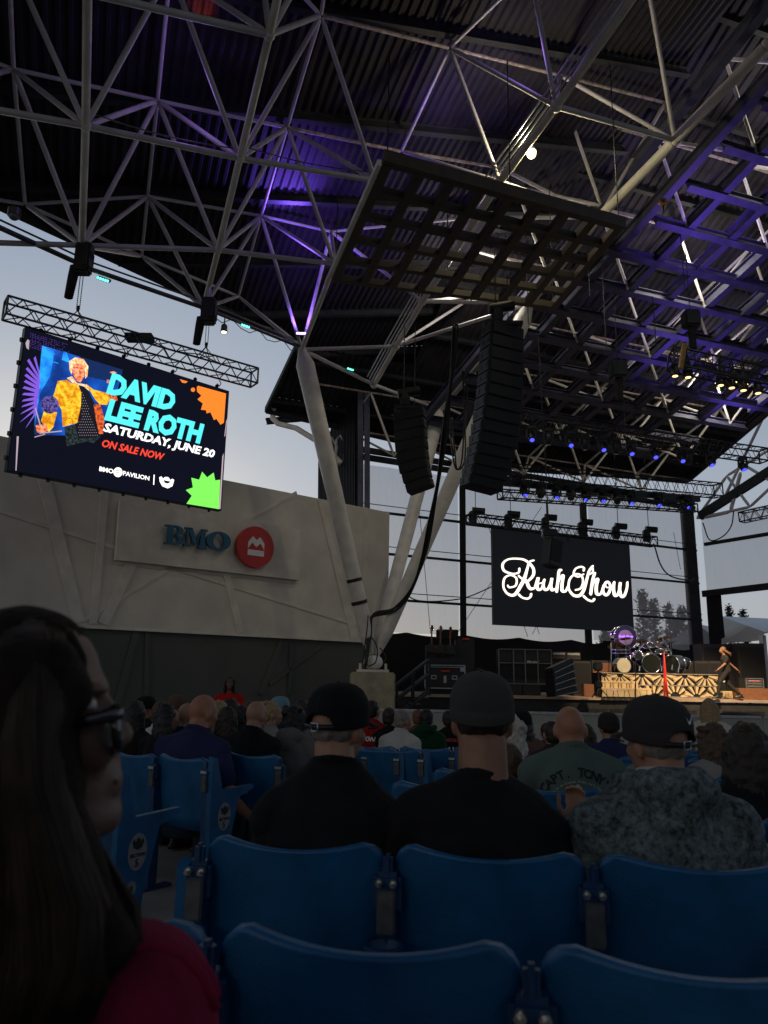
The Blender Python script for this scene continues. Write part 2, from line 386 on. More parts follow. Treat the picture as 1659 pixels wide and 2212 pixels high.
def seg(a, b, r, nm, mt='tube', trim=.0, parent=None, n=8):
    a, b = Vector(a), Vector(b); d = (b-a).normalized()
    Ln = (b-a).length
    if nm == 'brace' and Ln > 1:
        p, q = a+d*trim, b-d*trim; c = .16
        return MB().tube(p, p+d*c, r*.5, r, n=n, caps=False).tube(p+d*c, q-d*c, r, n=n, caps=False).tube(q-d*c, q, r, r*.5, n=n, caps=False).build(nm, M[mt], parent or roof)
    return MB().tube(a+d*trim, b-d*trim, r, n=n).build(nm, M[mt], parent or roof)
for a, b in 'b00 b10,b10 b20,b00 bL0,b1m bLm,b11 b21,b01 b11,b00 b0m,b00 b01,b10 b1m,b10 b11,b1m b1n,b20 b21,b21 b22,b11 b12,b01 bL1'.replace(',', '\n').split('\n') and [x.split() for x in 'b00 b10,b10 b20,b00 bL0,b1m bLm,b11 b21,b01 b11,b00 b0m,b00 b01,b10 b1m,b10 b11,b1m b1n,b20 b21,b21 b22,b11 b12,b01 bL1'.split(',')]:
    col = (a, b) in (('b00','b0m'),('b00','b01'),('b10','b1m'),('b10','b11'),('b1m','b1n'),('b20','b21'),('b21','b22'),('b11','b12'))
    seg(Bn[a], Bn[b], .068 if col else .058, 'bottom_chord', 'tube_cream' if col else 'tube', .06)
for a, b in [x.split() for x in 'cm c0,c0 c1,c1 c2,c2 c3,c3 c4,dm d0,d0 d1,d1 d2,d2 d3,d3 d4'.split(',')]:
    seg(Bn[a], Bn[b], .125 if a[0] == 'd' else .085, 'main_chord', 'tube_cream', .08, n=12)
for a, b in [x.split() for x in 'c0 d1,b22 c3,b22 c4,c3 d3,c4 d4,c1 d2,c2 d3'.split(',')]:
    seg(Bn[a], Bn[b], .06, 'bottom_chord', 'tube', .08)
for a, b in [x.split() for x in 't0 t1,t1 t2,t2 t10,t0 tL,t1 ta,t0 tb,t2 t3,t3 tf,t3 t9,tc t3,t9 t12,t12 t13,t10 t9,t10 t11,t1 t5,t0 t4,t2 t6,t5 t8,t6 t7,t4 t5,t5 t6,t6 t14,t4 t8,t8 t7,t7 tn,t4 tL4,td t9,t14 t17,t17 t11,ta tc'.split(',')]:
    seg(Tn[a], Tn[b], .042, 'top_chord', 'rust' if (a, b) in (('t3','t9'),('t9','t12'),('t12','t13'),('t10','t11'),('t2','t10')) else 'tube', .03, n=7)
webs = 't0 b00,t0 b01,tb b00,ta b00,ta b10,ta b1m,t1 b00,t1 b10,t1 b01,t1 b11,t2 b10,t2 b20,t2 b11,t2 b21,t3 b1m,t3 b10,t3 b20,t4 b01,t5 b01,t5 b11,t5 b12,t8 b12,t8 b01,t6 b11,t6 b21,t6 b12,t6 b22,t7 b12,t7 b22,t9 c0,t9 c1,t12 c0,t12 d1,td c0,te d1,te c0,t10 c1,t11 c1,t14 b21,t14 b22,t14 c2,t16 c2,t17 c1,t17 c2,tf b1m,tc b1m,tL bL0,t0 bL0,t13 d1,t13 d2,t11 d2,t16 d3,t16 c3,tn b22,t13 d1,t17 d2'
for a, b in [x.split() for x in webs.split(',')]:
    seg(Tn[a], Bn[b], .052, 'brace', 'tube', .05, n=7)
for k, p in Bn.items():
    MB().ell(p, .13 if k[0] in 'cd' else .10, nu=10, nv=7).build('joint', M['tube_cream'], roof)
for k_, off_ in enumerate((.16, .23, .31)):
    m = MB(); pts_ = [Bn[q]+RN*off_+d2.normalized()*(-.06*k_-.04) for q in ('cm', 'c0', 'c1', 'c2', 'c3', 'c4')]
    for a, b in zip(pts_, pts_[1:]): m.tube(a, b, .024, n=6)
    m.build('conduit', M['alu'], roof)
# thin safety wires below row one
for a, b in (('b00', 'b10'), ('b10', 'b20')):
    A, B_ = Bn[a]+Vector((0, 0, .28)), Bn[b]+Vector((0, 0, .2))
    MB().path([A.lerp(B_, k/8)-Vector((0, 0, .10*math.sin(math.pi*k/8))) for k in range(9)], .012, 5).build('wire', M['truss'], roof)
# corrugated sheets: strips between purlins, each strip a little below the next
e1 = d1.normalized(); e2 = (d2-e1*d2.dot(e1)).normalized()
def corr(parent, O, ea, eb, nn, a0, a1, b0, b1, pitch, amp, clip, mt, nm, div=1):
    """sheet spanned by ea (across the ribs) and eb (along); clip(a) -> (b lo, b hi)"""
    mb = MB(); n = int((a1-a0)/pitch); prof = [(0, 0), (.3, 0), (.5, 1), (.8, 1)]
    pts = []
    for k in range(n):
        for f, h in prof: pts.append((a0+(k+f)*pitch, h*amp))
    vs = []
    for a, h in pts:
        lo, hi = clip(a); lo, hi = max(lo, b0), min(hi, b1)
        if hi < lo: hi = lo
        vs += [O+ea*a+eb*lo+nn*h, O+ea*a+eb*hi+nn*h]
    fs = [(2*k, 2*k+1, 2*k+3, 2*k+2) for k in range(len(pts)-1) if (vs[2*k+1]-vs[2*k]).length > .01 or (vs[2*k+3]-vs[2*k+2]).length > .01]
    if fs: mb.add(vs, fs); return mb.build(nm, M[mt], parent)
def ab(u, v):
    P = ppl(u, v, RN, DK)-DK; return P.dot(e2), P.dot(e1)
E0, E1_, E2_ = ab(-30, 425), ab(645, 742), ab(300, 572)
# roof edge line seen against the sky (a, b) coordinates
def edge_b(a):
    t = (a-E0[0])/(E1_[0]-E0[0]); return E0[1]+(E1_[1]-E0[1])*t
amax = ab(1150, 230)[0]
cr = ab(808, 831); cs = ab(1360, 0)
def clipL(a): return -26, edge_b(a) if a < E1_[0] else E1_[1]+(a-E1_[0])*1.2
bs = [-26, -19, -13, -10.6, -8.2, -5.8, -3.4, -1.0, 1.4, 8]
b_off = ab(340, 217)[1]
k = 0; b = b_off-2.55*8
while b < 9:
    corr(roof, DK+RN*(.02*(k % 2)), e2, e1, RN, -14, 9.0, b, b+2.5, .22, .05, clipL, 'deck', 'roof_sheet')
    p0 = DK+e1*(b+2.52)-RN*.10
    lo = -14
    # purlin clipped at the roof edge
    a_lo = -14
    while a_lo < 8.5 and edge_b(a_lo) < b+2.52 and a_lo < E1_[0]: a_lo += .1
    if a_lo < 8: MB().ibeam(p0+e2*a_lo, p0+e2*9.0, .14, .26, .02, RN).build('purlin', M['purlin'], roof)
    b += 2.55; k += 1
# edge gutter and fascia beam carrying the cyan lamps
A = DK+e2*E0[0]+e1*E0[1]; Bq = DK+e2*E1_[0]+e1*E1_[1]
MB().beam(A-RN*.05, Bq-RN*.05, .16, .22, RN).build('eave_beam', M['purlin'], roof)
fb = [bp(-120, 432), bp(0, 492), bp(200, 583), bp(460, 672), bp(645, 748)]
for a, b in zip(fb, fb[1:]):
    seg(a, b, .055, 'fascia_pipe', 'truss', 0); 
    seg(a+RN*.20, b+RN*.20, .022, 'fascia_pipe', 'truss', 0)
cable_pts = [fb[3].lerp(fb[4], k/10)-Vector((0, 0, .12+.12*math.sin(k*2.2))) for k in range(11)]
MB().path(cable_pts, .012, 5).build('cable', M['cable'], roof)
# rafter beam along column two of the sheets (dark line)
# ------------------------------------------------------------------ stage roof: lattice on its own plane
g1 = ray(-250, 2250); gB = ray(6590, 1754)
SN = gB.cross(g1).normalized(); SN = SN if SN.z > 0 else -SN
S0 = pt(1293, 440, 18)
vB = ppl(1404, 773, SN, S0)-ppl(1246, 741, SN, S0); vG = (ppl(1152, 840, SN, S0)-pt(1293, 440, 18))/3.0
P22 = ppl(1357, 626, SN, S0)
vB = ((ppl(1445, 890, SN, S0)-ppl(1152, 840, SN, S0))*.5+(ppl(1549, 803, SN, S0)-ppl(1246, 741, SN, S0))*.5)/2
vG = (ppl(1152, 840, SN, S0)-P22)/2
def L(i, j, h=0): return P22+vB*i+vG*j+SN*h     # cluster (0,0) at pixel 1357,626
HS = 2.0
sroof = empty('stage_roof', P22, 'stage roof frame of pale tubes fanning up from nodes under dark sheets', 'roof')

# stage roof sheets
eB = vB.normalized(); eG = (vG-eB*vG.dot(eB)).normalized(); SD = P22+SN*(HS+.35)
def sab(u, v):
    P = ppl(u, v, SN, SD)-SD; return P.dot(eB), P.dot(eG)
cTL, cBL, cB2, cBR, cR = sab(640, 745), sab(575, 882), sab(1130, 1010), sab(1485, 1033), sab(1700, 850)
print('stage roof edge', cTL, cBL, cB2, cBR, cR, 'origin', SD, eB, eG)
def lin(p, q, a): return p[1]+(q[1]-p[1])*(a-p[0])/(q[0]-p[0])
def clipS(a):
    if a < cBL[0]: return 0, 0
    hi = lin(cBL, cB2, a) if a < cB2[0] else (lin(cB2, cBR, a) if a < cBR[0] else lin(cBR, cR, a))
    lo = lin(cBL, cTL, a) if cTL[0] > cBL[0] and a < cTL[0] else -30
    return max(lo, -16 if a > -4.5 else cTL[1]), hi

def in_roof(q):
    d = q-SD; a, b = d.dot(eB), d.dot(eG)
    if a < cBL[0]+.2: return False
    lo, hi = clipS(a); return lo-.2 < b < hi+.1
tops = {}
for i in range(-4, 6):
    for j in range(-4, 6):
        for di, dj in ((.5, .5), (-.5, .5), (.5, -.5), (-.5, -.5)):
            q = L(i+di, j+dj, HS)
            if in_roof(q): tops[(i+di, j+dj)] = q
for i in range(-4, 6):
    for j in range(-4, 6):
        use = [tops[(i+di, j+dj)] for di, dj in ((.5, .5), (-.5, .5), (.5, -.5), (-.5, -.5)) if (i+di, j+dj) in tops]
        if len(use) < 4: continue
        if i < 0 and j < -1: continue
        p = L(i, j); MB().ell(p, .07, nu=8, nv=6).build('joint', M['tube'], sroof)
        for q in use: seg(p, q, .050, 'brace', 'tube_cream', .04, sroof, 6)
for (a, b), q in tops.items():
    if a < 0 and b < -1.6: continue
    if (a+1, b) in tops: seg(q, tops[(a+1, b)], .04, 'top_chord', 'rust', .02, sroof, 6)
    if (a, b+1) in tops: seg(q, tops[(a, b+1)], .05, 'top_chord', 'tube', .02, sroof, 6)
b = -16
while b < 16:
    corr(sroof, SD, eB, eG, SN, cBL[0], 16, b, b+2.3, .26, .05, clipS, 'deck', 'roof_sheet')
    p0 = SD+eG*(b+2.32)-SN*.09
    a0 = cBL[0] if b+2.32 > cTL[1] else -4.5
    a_ = a0
    while a_ < 15 and clipS(a_)[0] > b+2.32: a_ += .1
    e_ = a_
    while e_ < 16 and clipS(e_)[1] > b+2.32: e_ += .1
    if e_-a_ > 1: MB().ibeam(p0+eB*a_, p0+eB*e_, .12, .2, .02, SN).build('purlin', M['purlin'], sroof)
    b += 2.35
# eave beams
ev = [SD+eB*q[0]+eG*q[1]-SN*.1 for q in (cTL, cBL, cB2, cBR, cR)]
for a, b in zip(ev, ev[1:]): MB().beam(a, b, .12, .26, SN).build('eave_beam', M['purlin'], sroof)
# gutter pipe at the far left eave
gp = [ev[1]+Vector((.05, 0, 0))]
gp = [pt(590, 884, ev[1].y+.2), pt(589, 903, ev[1].y+.2), pt(600, 915, ev[1].y), pt(640, 925, ev[1].y-.5), pt(700, 962, ev[1].y-1.2), pt(735, 1000, ev[1].y-1.5)]
gm = MB().path(gp, .11, 10); gm.tube(gp[0]+Vector((0,0,.1)), gp[0]-Vector((0,0,.15)), .15, n=10); gm.build('gutter_pipe', M['tube_cream'], sroof)

# I-beam grid under the stage roof
grid = empty('steel_beam_grid', L(0, 0, -.2), 'blue-grey steel beam grid hanging flat under the stage roof', 'beam grid')
def gend(k, axis):  # extents so that the grid stops at its far right corner
    return k
for k in range(-8, 7):       # beams along B, every half bay in G
    j = k*.5
    i0 = -.95 if j > -.6 else -.4
    i1 = 4.0 if j < 0 else 4.0-max(0, j-1.0)*.75
    MB().ibeam(L(i0, j, -.05), L(i1, j, -.05), .20, .34, .025, SN).build('cross_beam', M['bluesteel'], grid)
for k in range(-2, 9):
    i = k*.5
    j1 = 3.0 if i < 1.6 else 3.0-(i-1.5)*.9
    j0 = -4.5
    MB().ibeam(L(i, j0, .04), L(i, j1, .04), .22, .38, .025, SN).build('long_beam', M['bluesteel'], grid)
MB().ibeam(L(-.9, 3.2, -.05), L(4.0-1.6, 3.2-.3, -.05), .2, .3, .025, SN).build('cross_beam', M['bluesteel'], grid)

# ------------------------------------------------------------------ tripod column
base = pt(806, 1432, 21.5)
colm = empty('tripod_column', base, 'white three-legged steel column spreading up from one foot beside the stage stairs', 'column')
def leg(top, r0, r1, nm='leg'):
    b_ = base+(top-base).normalized()*.25
    mb = MB(); d = (top-b_)
    mb.tube(b_, b_+d*.06, r0*.45, r0, n=20); mb.tube(b_+d*.06, b_+d*.95, r0, r1, n=20); mb.tube(b_+d*.95, top, r1, r1*.4, n=20)
    return mb.build(nm, M['tube_cream'], colm)
leg(Bn['b22'], .21, .27)
leg(Bn['d4'], .19, .26)
leg(Bn['d3'], .19, .27)
MB().ell(base+Vector((0, 0, .02)), (.28, .28, .22)).build('foot_joint', M['tube_cream'], colm)
gm = MB().box(base+Vector((0, 0, -.22)), (.9, .9, .07))
for x in (-.36, .36):
    for y in (-.36, .36): gm.tube(base+Vector((x, y, -.2)), base+Vector((x, y, -.02)), .035, n=8)
gm.build('base_plate', M['tube_cream'], colm)
bd = Vector(Bn['b22']-base)
for t, w in ((.19, .235), (.26, .225)):
    c0 = base+bd*t
    MB().tube(c0-bd.normalized()*.05, c0+bd.normalized()*.05, w, n=20).build('strap', M['black'], colm)
ped = MB().box((base.x, base.y, (base.z-.26+floor_z(22))/2), (1.25, 1.25, base.z-.26-floor_z(22)), bev=.04)
tag(ped.build('concrete_plinth', M['concrete']), 'square pale concrete plinth under the tripod column', 'plinth')

# ------------------------------------------------------------------ dark ribbed tower panel behind the column
tw = empty('ribbed_panel_tower', pt(745, 1090, 28), 'tall dark ribbed metal panel with blue-grey posts rising behind the cream wall', 'panel wall')
YT = 28.0
mb = MB()
tl = [pt(690, 985, YT+3), pt(770, 815, YT), pt(772, 1110, YT), pt(690, 1085, YT+3)]
n_ = 26
for k in range(n_):
    f0, f1 = k/n_, (k+.5)/n_; f2 = (k+1)/n_
    T = lambda f: tl[0].lerp(tl[1], f); Bt = lambda f: tl[3].lerp(tl[2], f)
    o = Vector((-.05, -.05, 0))
    for a, b, q in ((f0, f1, o), (f1, f2, Vector((0, 0, 0)))):
        T0, T1, B0, B1 = T(a)+q, T(b)+q, Bt(a)+q-Vector((0, 0, .5)), Bt(b)+q-Vector((0, 0, .5))
        bk = Vector((.06, .10, 0))
        mb.add([B0, B1, T1, T0, B0+bk, B1+bk, T1+bk, T0+bk], [(0,1,2,3), (7,6,5,4), (0,3,7,4), (1,5,6,2), (3,2,6,7), (0,4,5,1)])
mb.build('ribbed_sheet', M['purlin'], tw)
for u in (779, 793):
    MB().ibeam(pt(u, 1120, YT-.2), pt(u, 818, YT-.2), .22, .26, .03, (0, 1, 0)).build('post', M['bluesteel'], tw)
for u in (692, 700, 708):
    MB().tube(pt(u, 1100, YT+3), pt(u, 965 if u > 700 else 985, YT+3), .05, n=8).build('pipe', M['purlin'], tw)
lp = [pt(712, 1010, YT+1), pt(722, 1000, YT+1), pt(728, 965, YT+1), pt(716, 945, YT+1), pt(708, 955, YT+1), pt(706, 990, YT+1), pt(712, 1010, YT+1)]
MB().path(lp, .05, 8).build('ladder_hoop', M['tube'], tw)
MB().path([p+Vector((.35, 0, .1)) for p in lp], .05, 8).build('ladder_hoop', M['tube'], tw)

# ------------------------------------------------------------------ unseen bank added behind the camera, blocks rear light on the seats
st = empty('rear_light_block', (0, -14, 0), 'unseen dark stepped bank added behind the viewer to block light', 'stand')
m = MB()
for k in range(16): m.box((0, -9-k*1.0, floor_z(-6)+.17*k-.3), (70, 1.0, .34*k+.6+.6))
m.build('light_block_step', M['wallbase'], st)
# ------------------------------------------------------------------ emitting materials
def em(name, col, s=1.0): return mat(name, (0.01, 0.01, 0.01), .5, 0, 0, emit=col, estr=s*(.8 if name.startswith('screen') else 1))
def truss(name, A, B, up, w, h, bay, label, cat='truss', group=None, mt='truss', r=.022, rl=.012, single=None, parent=None):
    """four chord box truss"""
    A, B = Vector(A), Vector(B); d = (B-A); Ln = d.length; d.normalize(); up = Vector(up); sd_ = d.cross(up).normalized(); up = sd_.cross(d).normalized()
    t = empty(name, (A+B)/2, label, cat, group)
    c = [(-w/2, -h/2), (w/2, -h/2), (w/2, h/2), (-w/2, h/2)]
    for x, z in c: MB().tube(A+sd_*x+up*z, B+sd_*x+up*z, r, n=6).build('chord', M[mt], t)
    n = max(2, int(round(Ln/bay))); lm = MB()
    for k in range(n):
        p, q, mdl = A+d*(Ln*k/n), A+d*(Ln*(k+1)/n), A+d*(Ln*(k+.5)/n)
        for i in range(4):
            a, b = c[i], c[(i+1) % 4]
            f = lambda o, e: o+sd_*e[0]+up*e[1]
            lm.tube(f(p, a), f(mdl, b), rl, n=4, caps=False); lm.tube(f(mdl, b), f(q, a), rl, n=4, caps=False)
    for p in (A, B):
        for i in range(4):
            a, b = c[i], c[(i+1) % 4]; lm.tube(p+sd_*a[0]+up*a[1], p+sd_*b[0]+up*b[1], r, n=5)
    lm.build('lacing', M[mt], t)
    return t, A, B, d, sd_, up

# ------------------------------------------------------------------ big LED screen on the left
SCD = Vector((.7216, .6923, 0)); SCN = Vector((SCD.y, -SCD.x, 0)); SCO = pt(55, 708, 13.0)
def c3(x, y): return (x*.36, 597.2+y*.36)
def sp(x, y):
    P = ppl(*c3(x, y), SCN, SCO)-SCO; return Vector((P.dot(SCD), P.z))
cor = [sp(95, 1170), sp(1325, 1398), sp(1368, 692), sp(160, 305)]
s0, s1 = min(cor[0].x, cor[3].x), max(cor[1].x, cor[2].x); z0, z1 = (cor[0].y+cor[1].y)/2, (cor[2].y+cor[3].y)/2
led = empty('video_screen', SCO+SCD*(s1/2)+WZ*z0, 'big lit concert advert screen with cyan and white words hanging at the left', 'screen')
def scprism(poly, off, th, m, nm, parent=None):
    return MB().prism([tuple(p) for p in poly], SCO+SCN*off, SCD, WZ, SCN, th).build(nm, m, parent or led)
scprism([(s0-.02, z0-.02), (s1+.02, z0-.02), (s1+.02, z1+.02), (s0-.02, z1+.02)], -.16, .15, M['black'], 'cabinet')
scr_bg = mat('dark_screen_glow', (.006,.006,.008), .85, 0, 0, spec=.1, emit=(.0030, .0035, .0085), estr=1)
disp = scprism([(s0, z0), (s1, z0), (s1, z1), (s0, z1)], -.01, .012, scr_bg, 'display')
for k in range(9):
    s = s0+(s1-s0)*(k+.5)/9
    MB().box(SCO+SCD*s+WZ*(z0-.04)-SCN*.08, (.05, .05, .07)).build('edge_latch', M['black'], led)
for k in range(6):
    z = z0+(z1-z0)*(k+.5)/6
    MB().box(SCO+SCD*(s0-.04)+WZ*z-SCN*.08, (.05, .05, .08)).build('edge_latch', M['black'], led)
def em2(name, a, b, sc=14, s=1.0):
    m = em(name, a, s); n = m.node_tree.nodes; l = m.node_tree.links; t = n.new('ShaderNodeTexCoord'); no = n.new('ShaderNodeTexNoise'); no.inputs['Scale'].default_value = sc; no.inputs['Detail'].default_value = 5
    r = n.new('ShaderNodeValToRGB'); r.color_ramp.elements[0].position = .38; r.color_ramp.elements[1].position = .62; r.color_ramp.elements[0].color = tuple(a)+(1,); r.color_ramp.elements[1].color = tuple(b)+(1,)
    l.new(t.outputs['Object'], no.inputs['Vector']); l.new(no.outputs[0], r.inputs[0]); l.new(r.outputs[0], n['Principled BSDF'].inputs['Emission Color']); return m
E = dict(blue=em2('screen_deep_blue', (.003,.03,.20), (.006,.09,.50), 3), blue2=em2('screen_bright_blue', (.006,.12,.62), (.02,.38,1), 4), dkblue=em('screen_navy', (.005,.02,.09)), yellow=em2('screen_yellow', (.62,.20,.0), (1,.62,.03), 11), orange=em('screen_orange', (1,.22,.02)),
         skin=em2('screen_skin', (.6,.08,.02), (1,.42,.22), 22), hair=em2('screen_blond', (.8,.30,.06), (1,.85,.5), 26), cyan=em('screen_cyan', (.09,.78,.80), 1.05), white=em('screen_white', (1,.97,.95), 1.3), red=em('screen_red', (.9,.06,.03)),
         purple=em('screen_purple', (.20,.09,.62)), green=em('screen_green', (.20,.85,.10)), ink=em('screen_black', (.006,.006,.012)), grey=em('screen_grey', (.42,.32,.36)), lining=em2('screen_lining', (.25,.02,.01), (.85,.16,.03), 20), trouser=em2('screen_trouser', (.002,.003,.004), (.03,.045,.045), 24), ball=em2('screen_ball', (.01,.01,.07), (.14,.10,.35), 24))
def art(polys, key, nm, lvl=1):
    mb = MB()
    for poly in polys:
        mb.prism([tuple(sp(*p)) for p in poly], SCO+SCN*(.002+.0015*lvl), SCD, WZ, SCN, .0012)
        if len(polys) < 7: mb.build(nm, E[key], disp); mb = MB()
    if mb.v: return mb.build(nm, E[key], disp)
art([[(252,415),(330,437),(300,600),(240,700),(205,900),(215,780)]], 'blue2', 'picture_backdrop', 1)
art([[(330,437),(735,560),(700,700),(620,900),(600,960),(205,950),(205,900),(240,700),(300,600)]], 'blue', 'picture_backdrop', 1)
art([[(480,482),(735,560),(700,640),(520,600)]], 'dkblue', 'picture_backdrop', 2)
art([[(520,900),(620,880),(600,960),(520,975)], [(205,900),(240,840),(300,900),(280,955),(205,950)]], 'dkblue', 'picture_backdrop', 2)
art([[(270,430),(330,470),(340,470),(280,428)], [(268,495),(350,520),(350,524),(268,499)], [(380,450),(400,455),(420,520),(370,500)]], 'blue2', 'stage_light_streak', 2)
art([[(385,905),(465,885),(560,930),(600,965),(560,1000),(520,990),(400,1020)]], 'trouser', 'figure_trousers', 3)
art([[(450,655),(520,665),(565,760),(590,900),(600,962),(470,975),(448,890),(480,800)]], 'ink', 'figure_shirt', 4)
art([[(345,628),(402,622),(425,640),(470,655),(487,700),(484,780),(462,880),(375,903),(368,800),(352,775),(312,732),(328,690)]], 'yellow', 'figure_jacket', 5)
art([[(515,645),(560,680),(650,702),(660,740),(640,772),(598,768),(570,740)], [(262,810),(342,815),(318,905),(292,935),(245,868)]], 'yellow', 'figure_sleeve', 5)
art([[(560,770),(600,768),(625,850),(618,945),(592,945),(575,860)], [(640,705),(700,720),(705,745),(660,765)]], 'lining', 'figure_lining', 5)
art([[(438,512),(490,512),(508,548),(505,600),(482,638),(452,622),(434,580)], [(212,893),(275,888),(290,925),(262,945),(220,935)], [(655,575),(680,570),(700,578),(680,590)], [(640,620),(655,622),(655,640),(640,640)]], 'skin', 'figure_skin', 6)
art([[(415,560),(413,510),(450,486),(500,497),(529,540),(523,600),(510,615),(507,560),(490,522),(440,525),(428,590)], [(400,610),(430,600),(460,640),(520,650),(535,690),(500,660),(440,645)]], 'hair', 'figure_hair', 7)
art([[(452,545),(468,545),(468,552),(452,550)], [(485,548),(500,550),(498,556),(485,553)], [(472,598),(488,600),(485,612),(472,609)], [(474,562),(480,562),(484,585),(474,584)]], 'lining', 'figure_face', 7)
rng = random.Random(5)
dots = []
for _ in range(60):
    x, y = rng.uniform(400, 460), rng.uniform(665, 885); a = rng.uniform(0, 3); l_ = rng.uniform(5, 12)
    dots.append([(x, y), (x+l_*math.cos(a), y+l_*math.sin(a)), (x+3, y+5)])
for _ in range(16):
    x, y = rng.uniform(260, 320), rng.uniform(830, 900); dots.append([(x, y), (x+7, y+3), (x+2, y+7)])
art(dots, 'lining', 'jacket_embroidery', 7)
dots = []
for i in range(10):
    for j in range(18):
        x, y = 470+i*13+(j % 2)*6, 680+j*16
        if x < 490+(y-680)*.35 and x > 450 and not (x < 485 and y < 860): dots.append([(x, y), (x+3.5, y), (x+3.5, y+3.5), (x, y+3.5)])
art(dots, 'grey', 'shirt_dots', 7)
art([[(297+54*math.cos(t*.4), 770+54*math.sin(t*.4)) for t in range(16)]], 'ball', 'round_ball', 7)
art([[(208,790),(214,788),(244,895),(236,897)], [(235,938),(370,925),(370,932),(235,945)], [(205,962),(270,945),(270,950),(205,968)]], 'grey', 'stand_pole', 8)
tips = [(205,485),(166,500),(157,550),(150,590),(146,627),(138,665),(135,705),(133,745),(130,780),(125,822),(120,872),(155,905)]
pet = []
for k, (x, y) in enumerate(tips):
    by = 590+(k)*20; bx = 238-1.6*k; pet.append([(x-4, y+6), (x+8, y-6), (bx, by-10), (bx-2, by+12)])
pet.append([(238,585),(238,640),(215,830),(200,830),(205,700)])
art(pet, 'purple', 'petal_burst', 3)
art([[(1180,662),(1190,657),(1355,703),(1342,878),(1322,890),(1298,855),(1283,862),(1262,815),(1238,822),(1236,803),(1205,800),(1216,762),(1184,738),(1208,715),(1182,692)],
     [(1078,617),(1126,631),(1112,641),(1092,637)], [(1157+13*math.cos(t*.6), 680+13*math.sin(t*.6)) for t in range(10)]], 'orange', 'orange_burst', 3)
art([[(1312,1396),(1118,1364),(1150,1316),(1114,1282),(1157,1266),(1147,1208),(1194,1220),(1212,1172),(1242,1206),(1281,1177),(1290,1224),(1320,1220)]], 'green', 'green_burst', 3)
dots = []
for i in range(26):
    for j in range(9):
        x = 182+i*9.5+rng.uniform(-1, 1); y = 340+i*2.9+j*10.5
        if rng.random() < .9-i*.03: dots.append([(x, y), (x+4, y+1), (x+3, y+4)])
art(dots, 'purple', 'dot_pattern', 3)
art([[(152,400),(165,378),(176,385),(172,440),(158,430)], [(100,960),(112,960),(98,1165),(92,1165)], [(1356,870),(1364,850),(1350,960),(1345,960)], [(1333,1080),(1342,1060),(1322,1395),(1312,1396)]], 'grey', 'pale_edge_strip', 3)
def stext(txt, bl, br, cap, key, shear=0.0, off=0.0, nm='lettering', sx=1.0):
    a, b = sp(*bl), sp(*br); h = (sp(bl[0], bl[1]-cap)-a).y
    t = text_mb(txt, 1, Matrix.Identity(4), 0, off, shear, .98)
    xs = [v.x for v in t.v]; ys_ = [v.y for v in t.v if True]
    x0, x1 = min(xs), max(xs); ch = .70
    z = (a.y+b.y)/2
    for v in t.v:
        x = a.x+(v.x-x0)/(x1-x0)*(b.x-a.x); y = z+v.y/ch*h
        p = SCO+SCD*x+WZ*y+SCN*.016; v.x, v.y, v.z = p
    return t.build(nm, E[key], disp)
stext('DAVID', (634, 700), (1045, 800), 118, 'cyan', .22, .060)
stext('LEE ROTH', (622, 862), (1218, 992), 120, 'cyan', .22, .060)
stext('SATURDAY, JUNE 20', (616, 930), (1285, 1085), 50, 'white', .22, .035)
stext('ON SALE NOW', (608, 1024), (985, 1102), 44, 'red', .3, .03)
stext('BMO', (593, 1166), (678, 1184), 26, 'white', 0, .03)
stext('PAVILION', (735, 1192), (893, 1226), 26, 'white', 0, .02)
art([[(707+27*math.cos(t*.35), 1175+29*math.sin(t*.35)) for t in range(18)], [(921,1190),(927,1190),(924,1250),(918,1250)]], 'white', 'round_badge', 3)
art([[(695,1163),(720,1166),(720,1170),(695,1167)], [(695,1175),(720,1178),(720,1182),(695,1179)]], 'ink', 'badge_mark', 5)
art([[(955,1205),(968,1200),(978,1215),(986,1205),(1000,1203),(1012,1208),(1020,1222),(1034,1214),(1044,1222),(1034,1258),(1005,1272),(972,1258),(957,1230)]], 'white', 'smile_emblem', 3)
art([[(980,1222),(1020,1230),(1015,1240),(1000,1244),(985,1237)]], 'ink', 'emblem_mark', 5)
# hanging truss above the screen
Y1 = 13.0
up_ = Vector((0, 0, 1))
tA = SCO+SCD*(s0-.42)+WZ*(sp(60, 140).y); tB = SCO+SCD*(s1+.42)+WZ*(sp(1500, 640).y)
pA, pB = pt(13, 652, 12.75), pt(549, 827, 15.9)
zt = (pA.z+pB.z)/2; pA.z = zt; pB.z = zt
tt = truss('screen_truss', pA-SCN*0, pB, (0, 0, 1), .34, .36, .52, 'dark box truss holding the big advert screen at the left', 'truss')[0]
for k in range(8):
    hk = MB()
    s = s0+(s1-s0)*(k+.5)/8; a = SCO+SCD*s+WZ*(z1+.01)-SCN*.06
    hk.tube(a, (a.x, a.y, zt-.2), .014, n=6); hk.ell((a.x, a.y, zt-.2), .045, nu=8, nv=5); hk.ell(a+WZ*.03, .035, nu=8, nv=5)
    if k % 2: hk.path([a+WZ*.12, a+SCD*.07+WZ*.08, a+SCD*.1+WZ*.16, a+SCD*.05+WZ*.22], .012, 5)
    hk.build('shackle', M['black'], tt)
pc = MB().path([pA.lerp(pB, k/16)+Vector((0, -.1, .1+.05*math.sin(k*1.7))) for k in range(5, 15)], .013, 5); pc.build('cable', M['cable'], tt)
MB().box(pA.lerp(pB, .49)+Vector((0, -.05, .15)), (.55, .25, .12)).build('power_box', M['purlin'], tt)
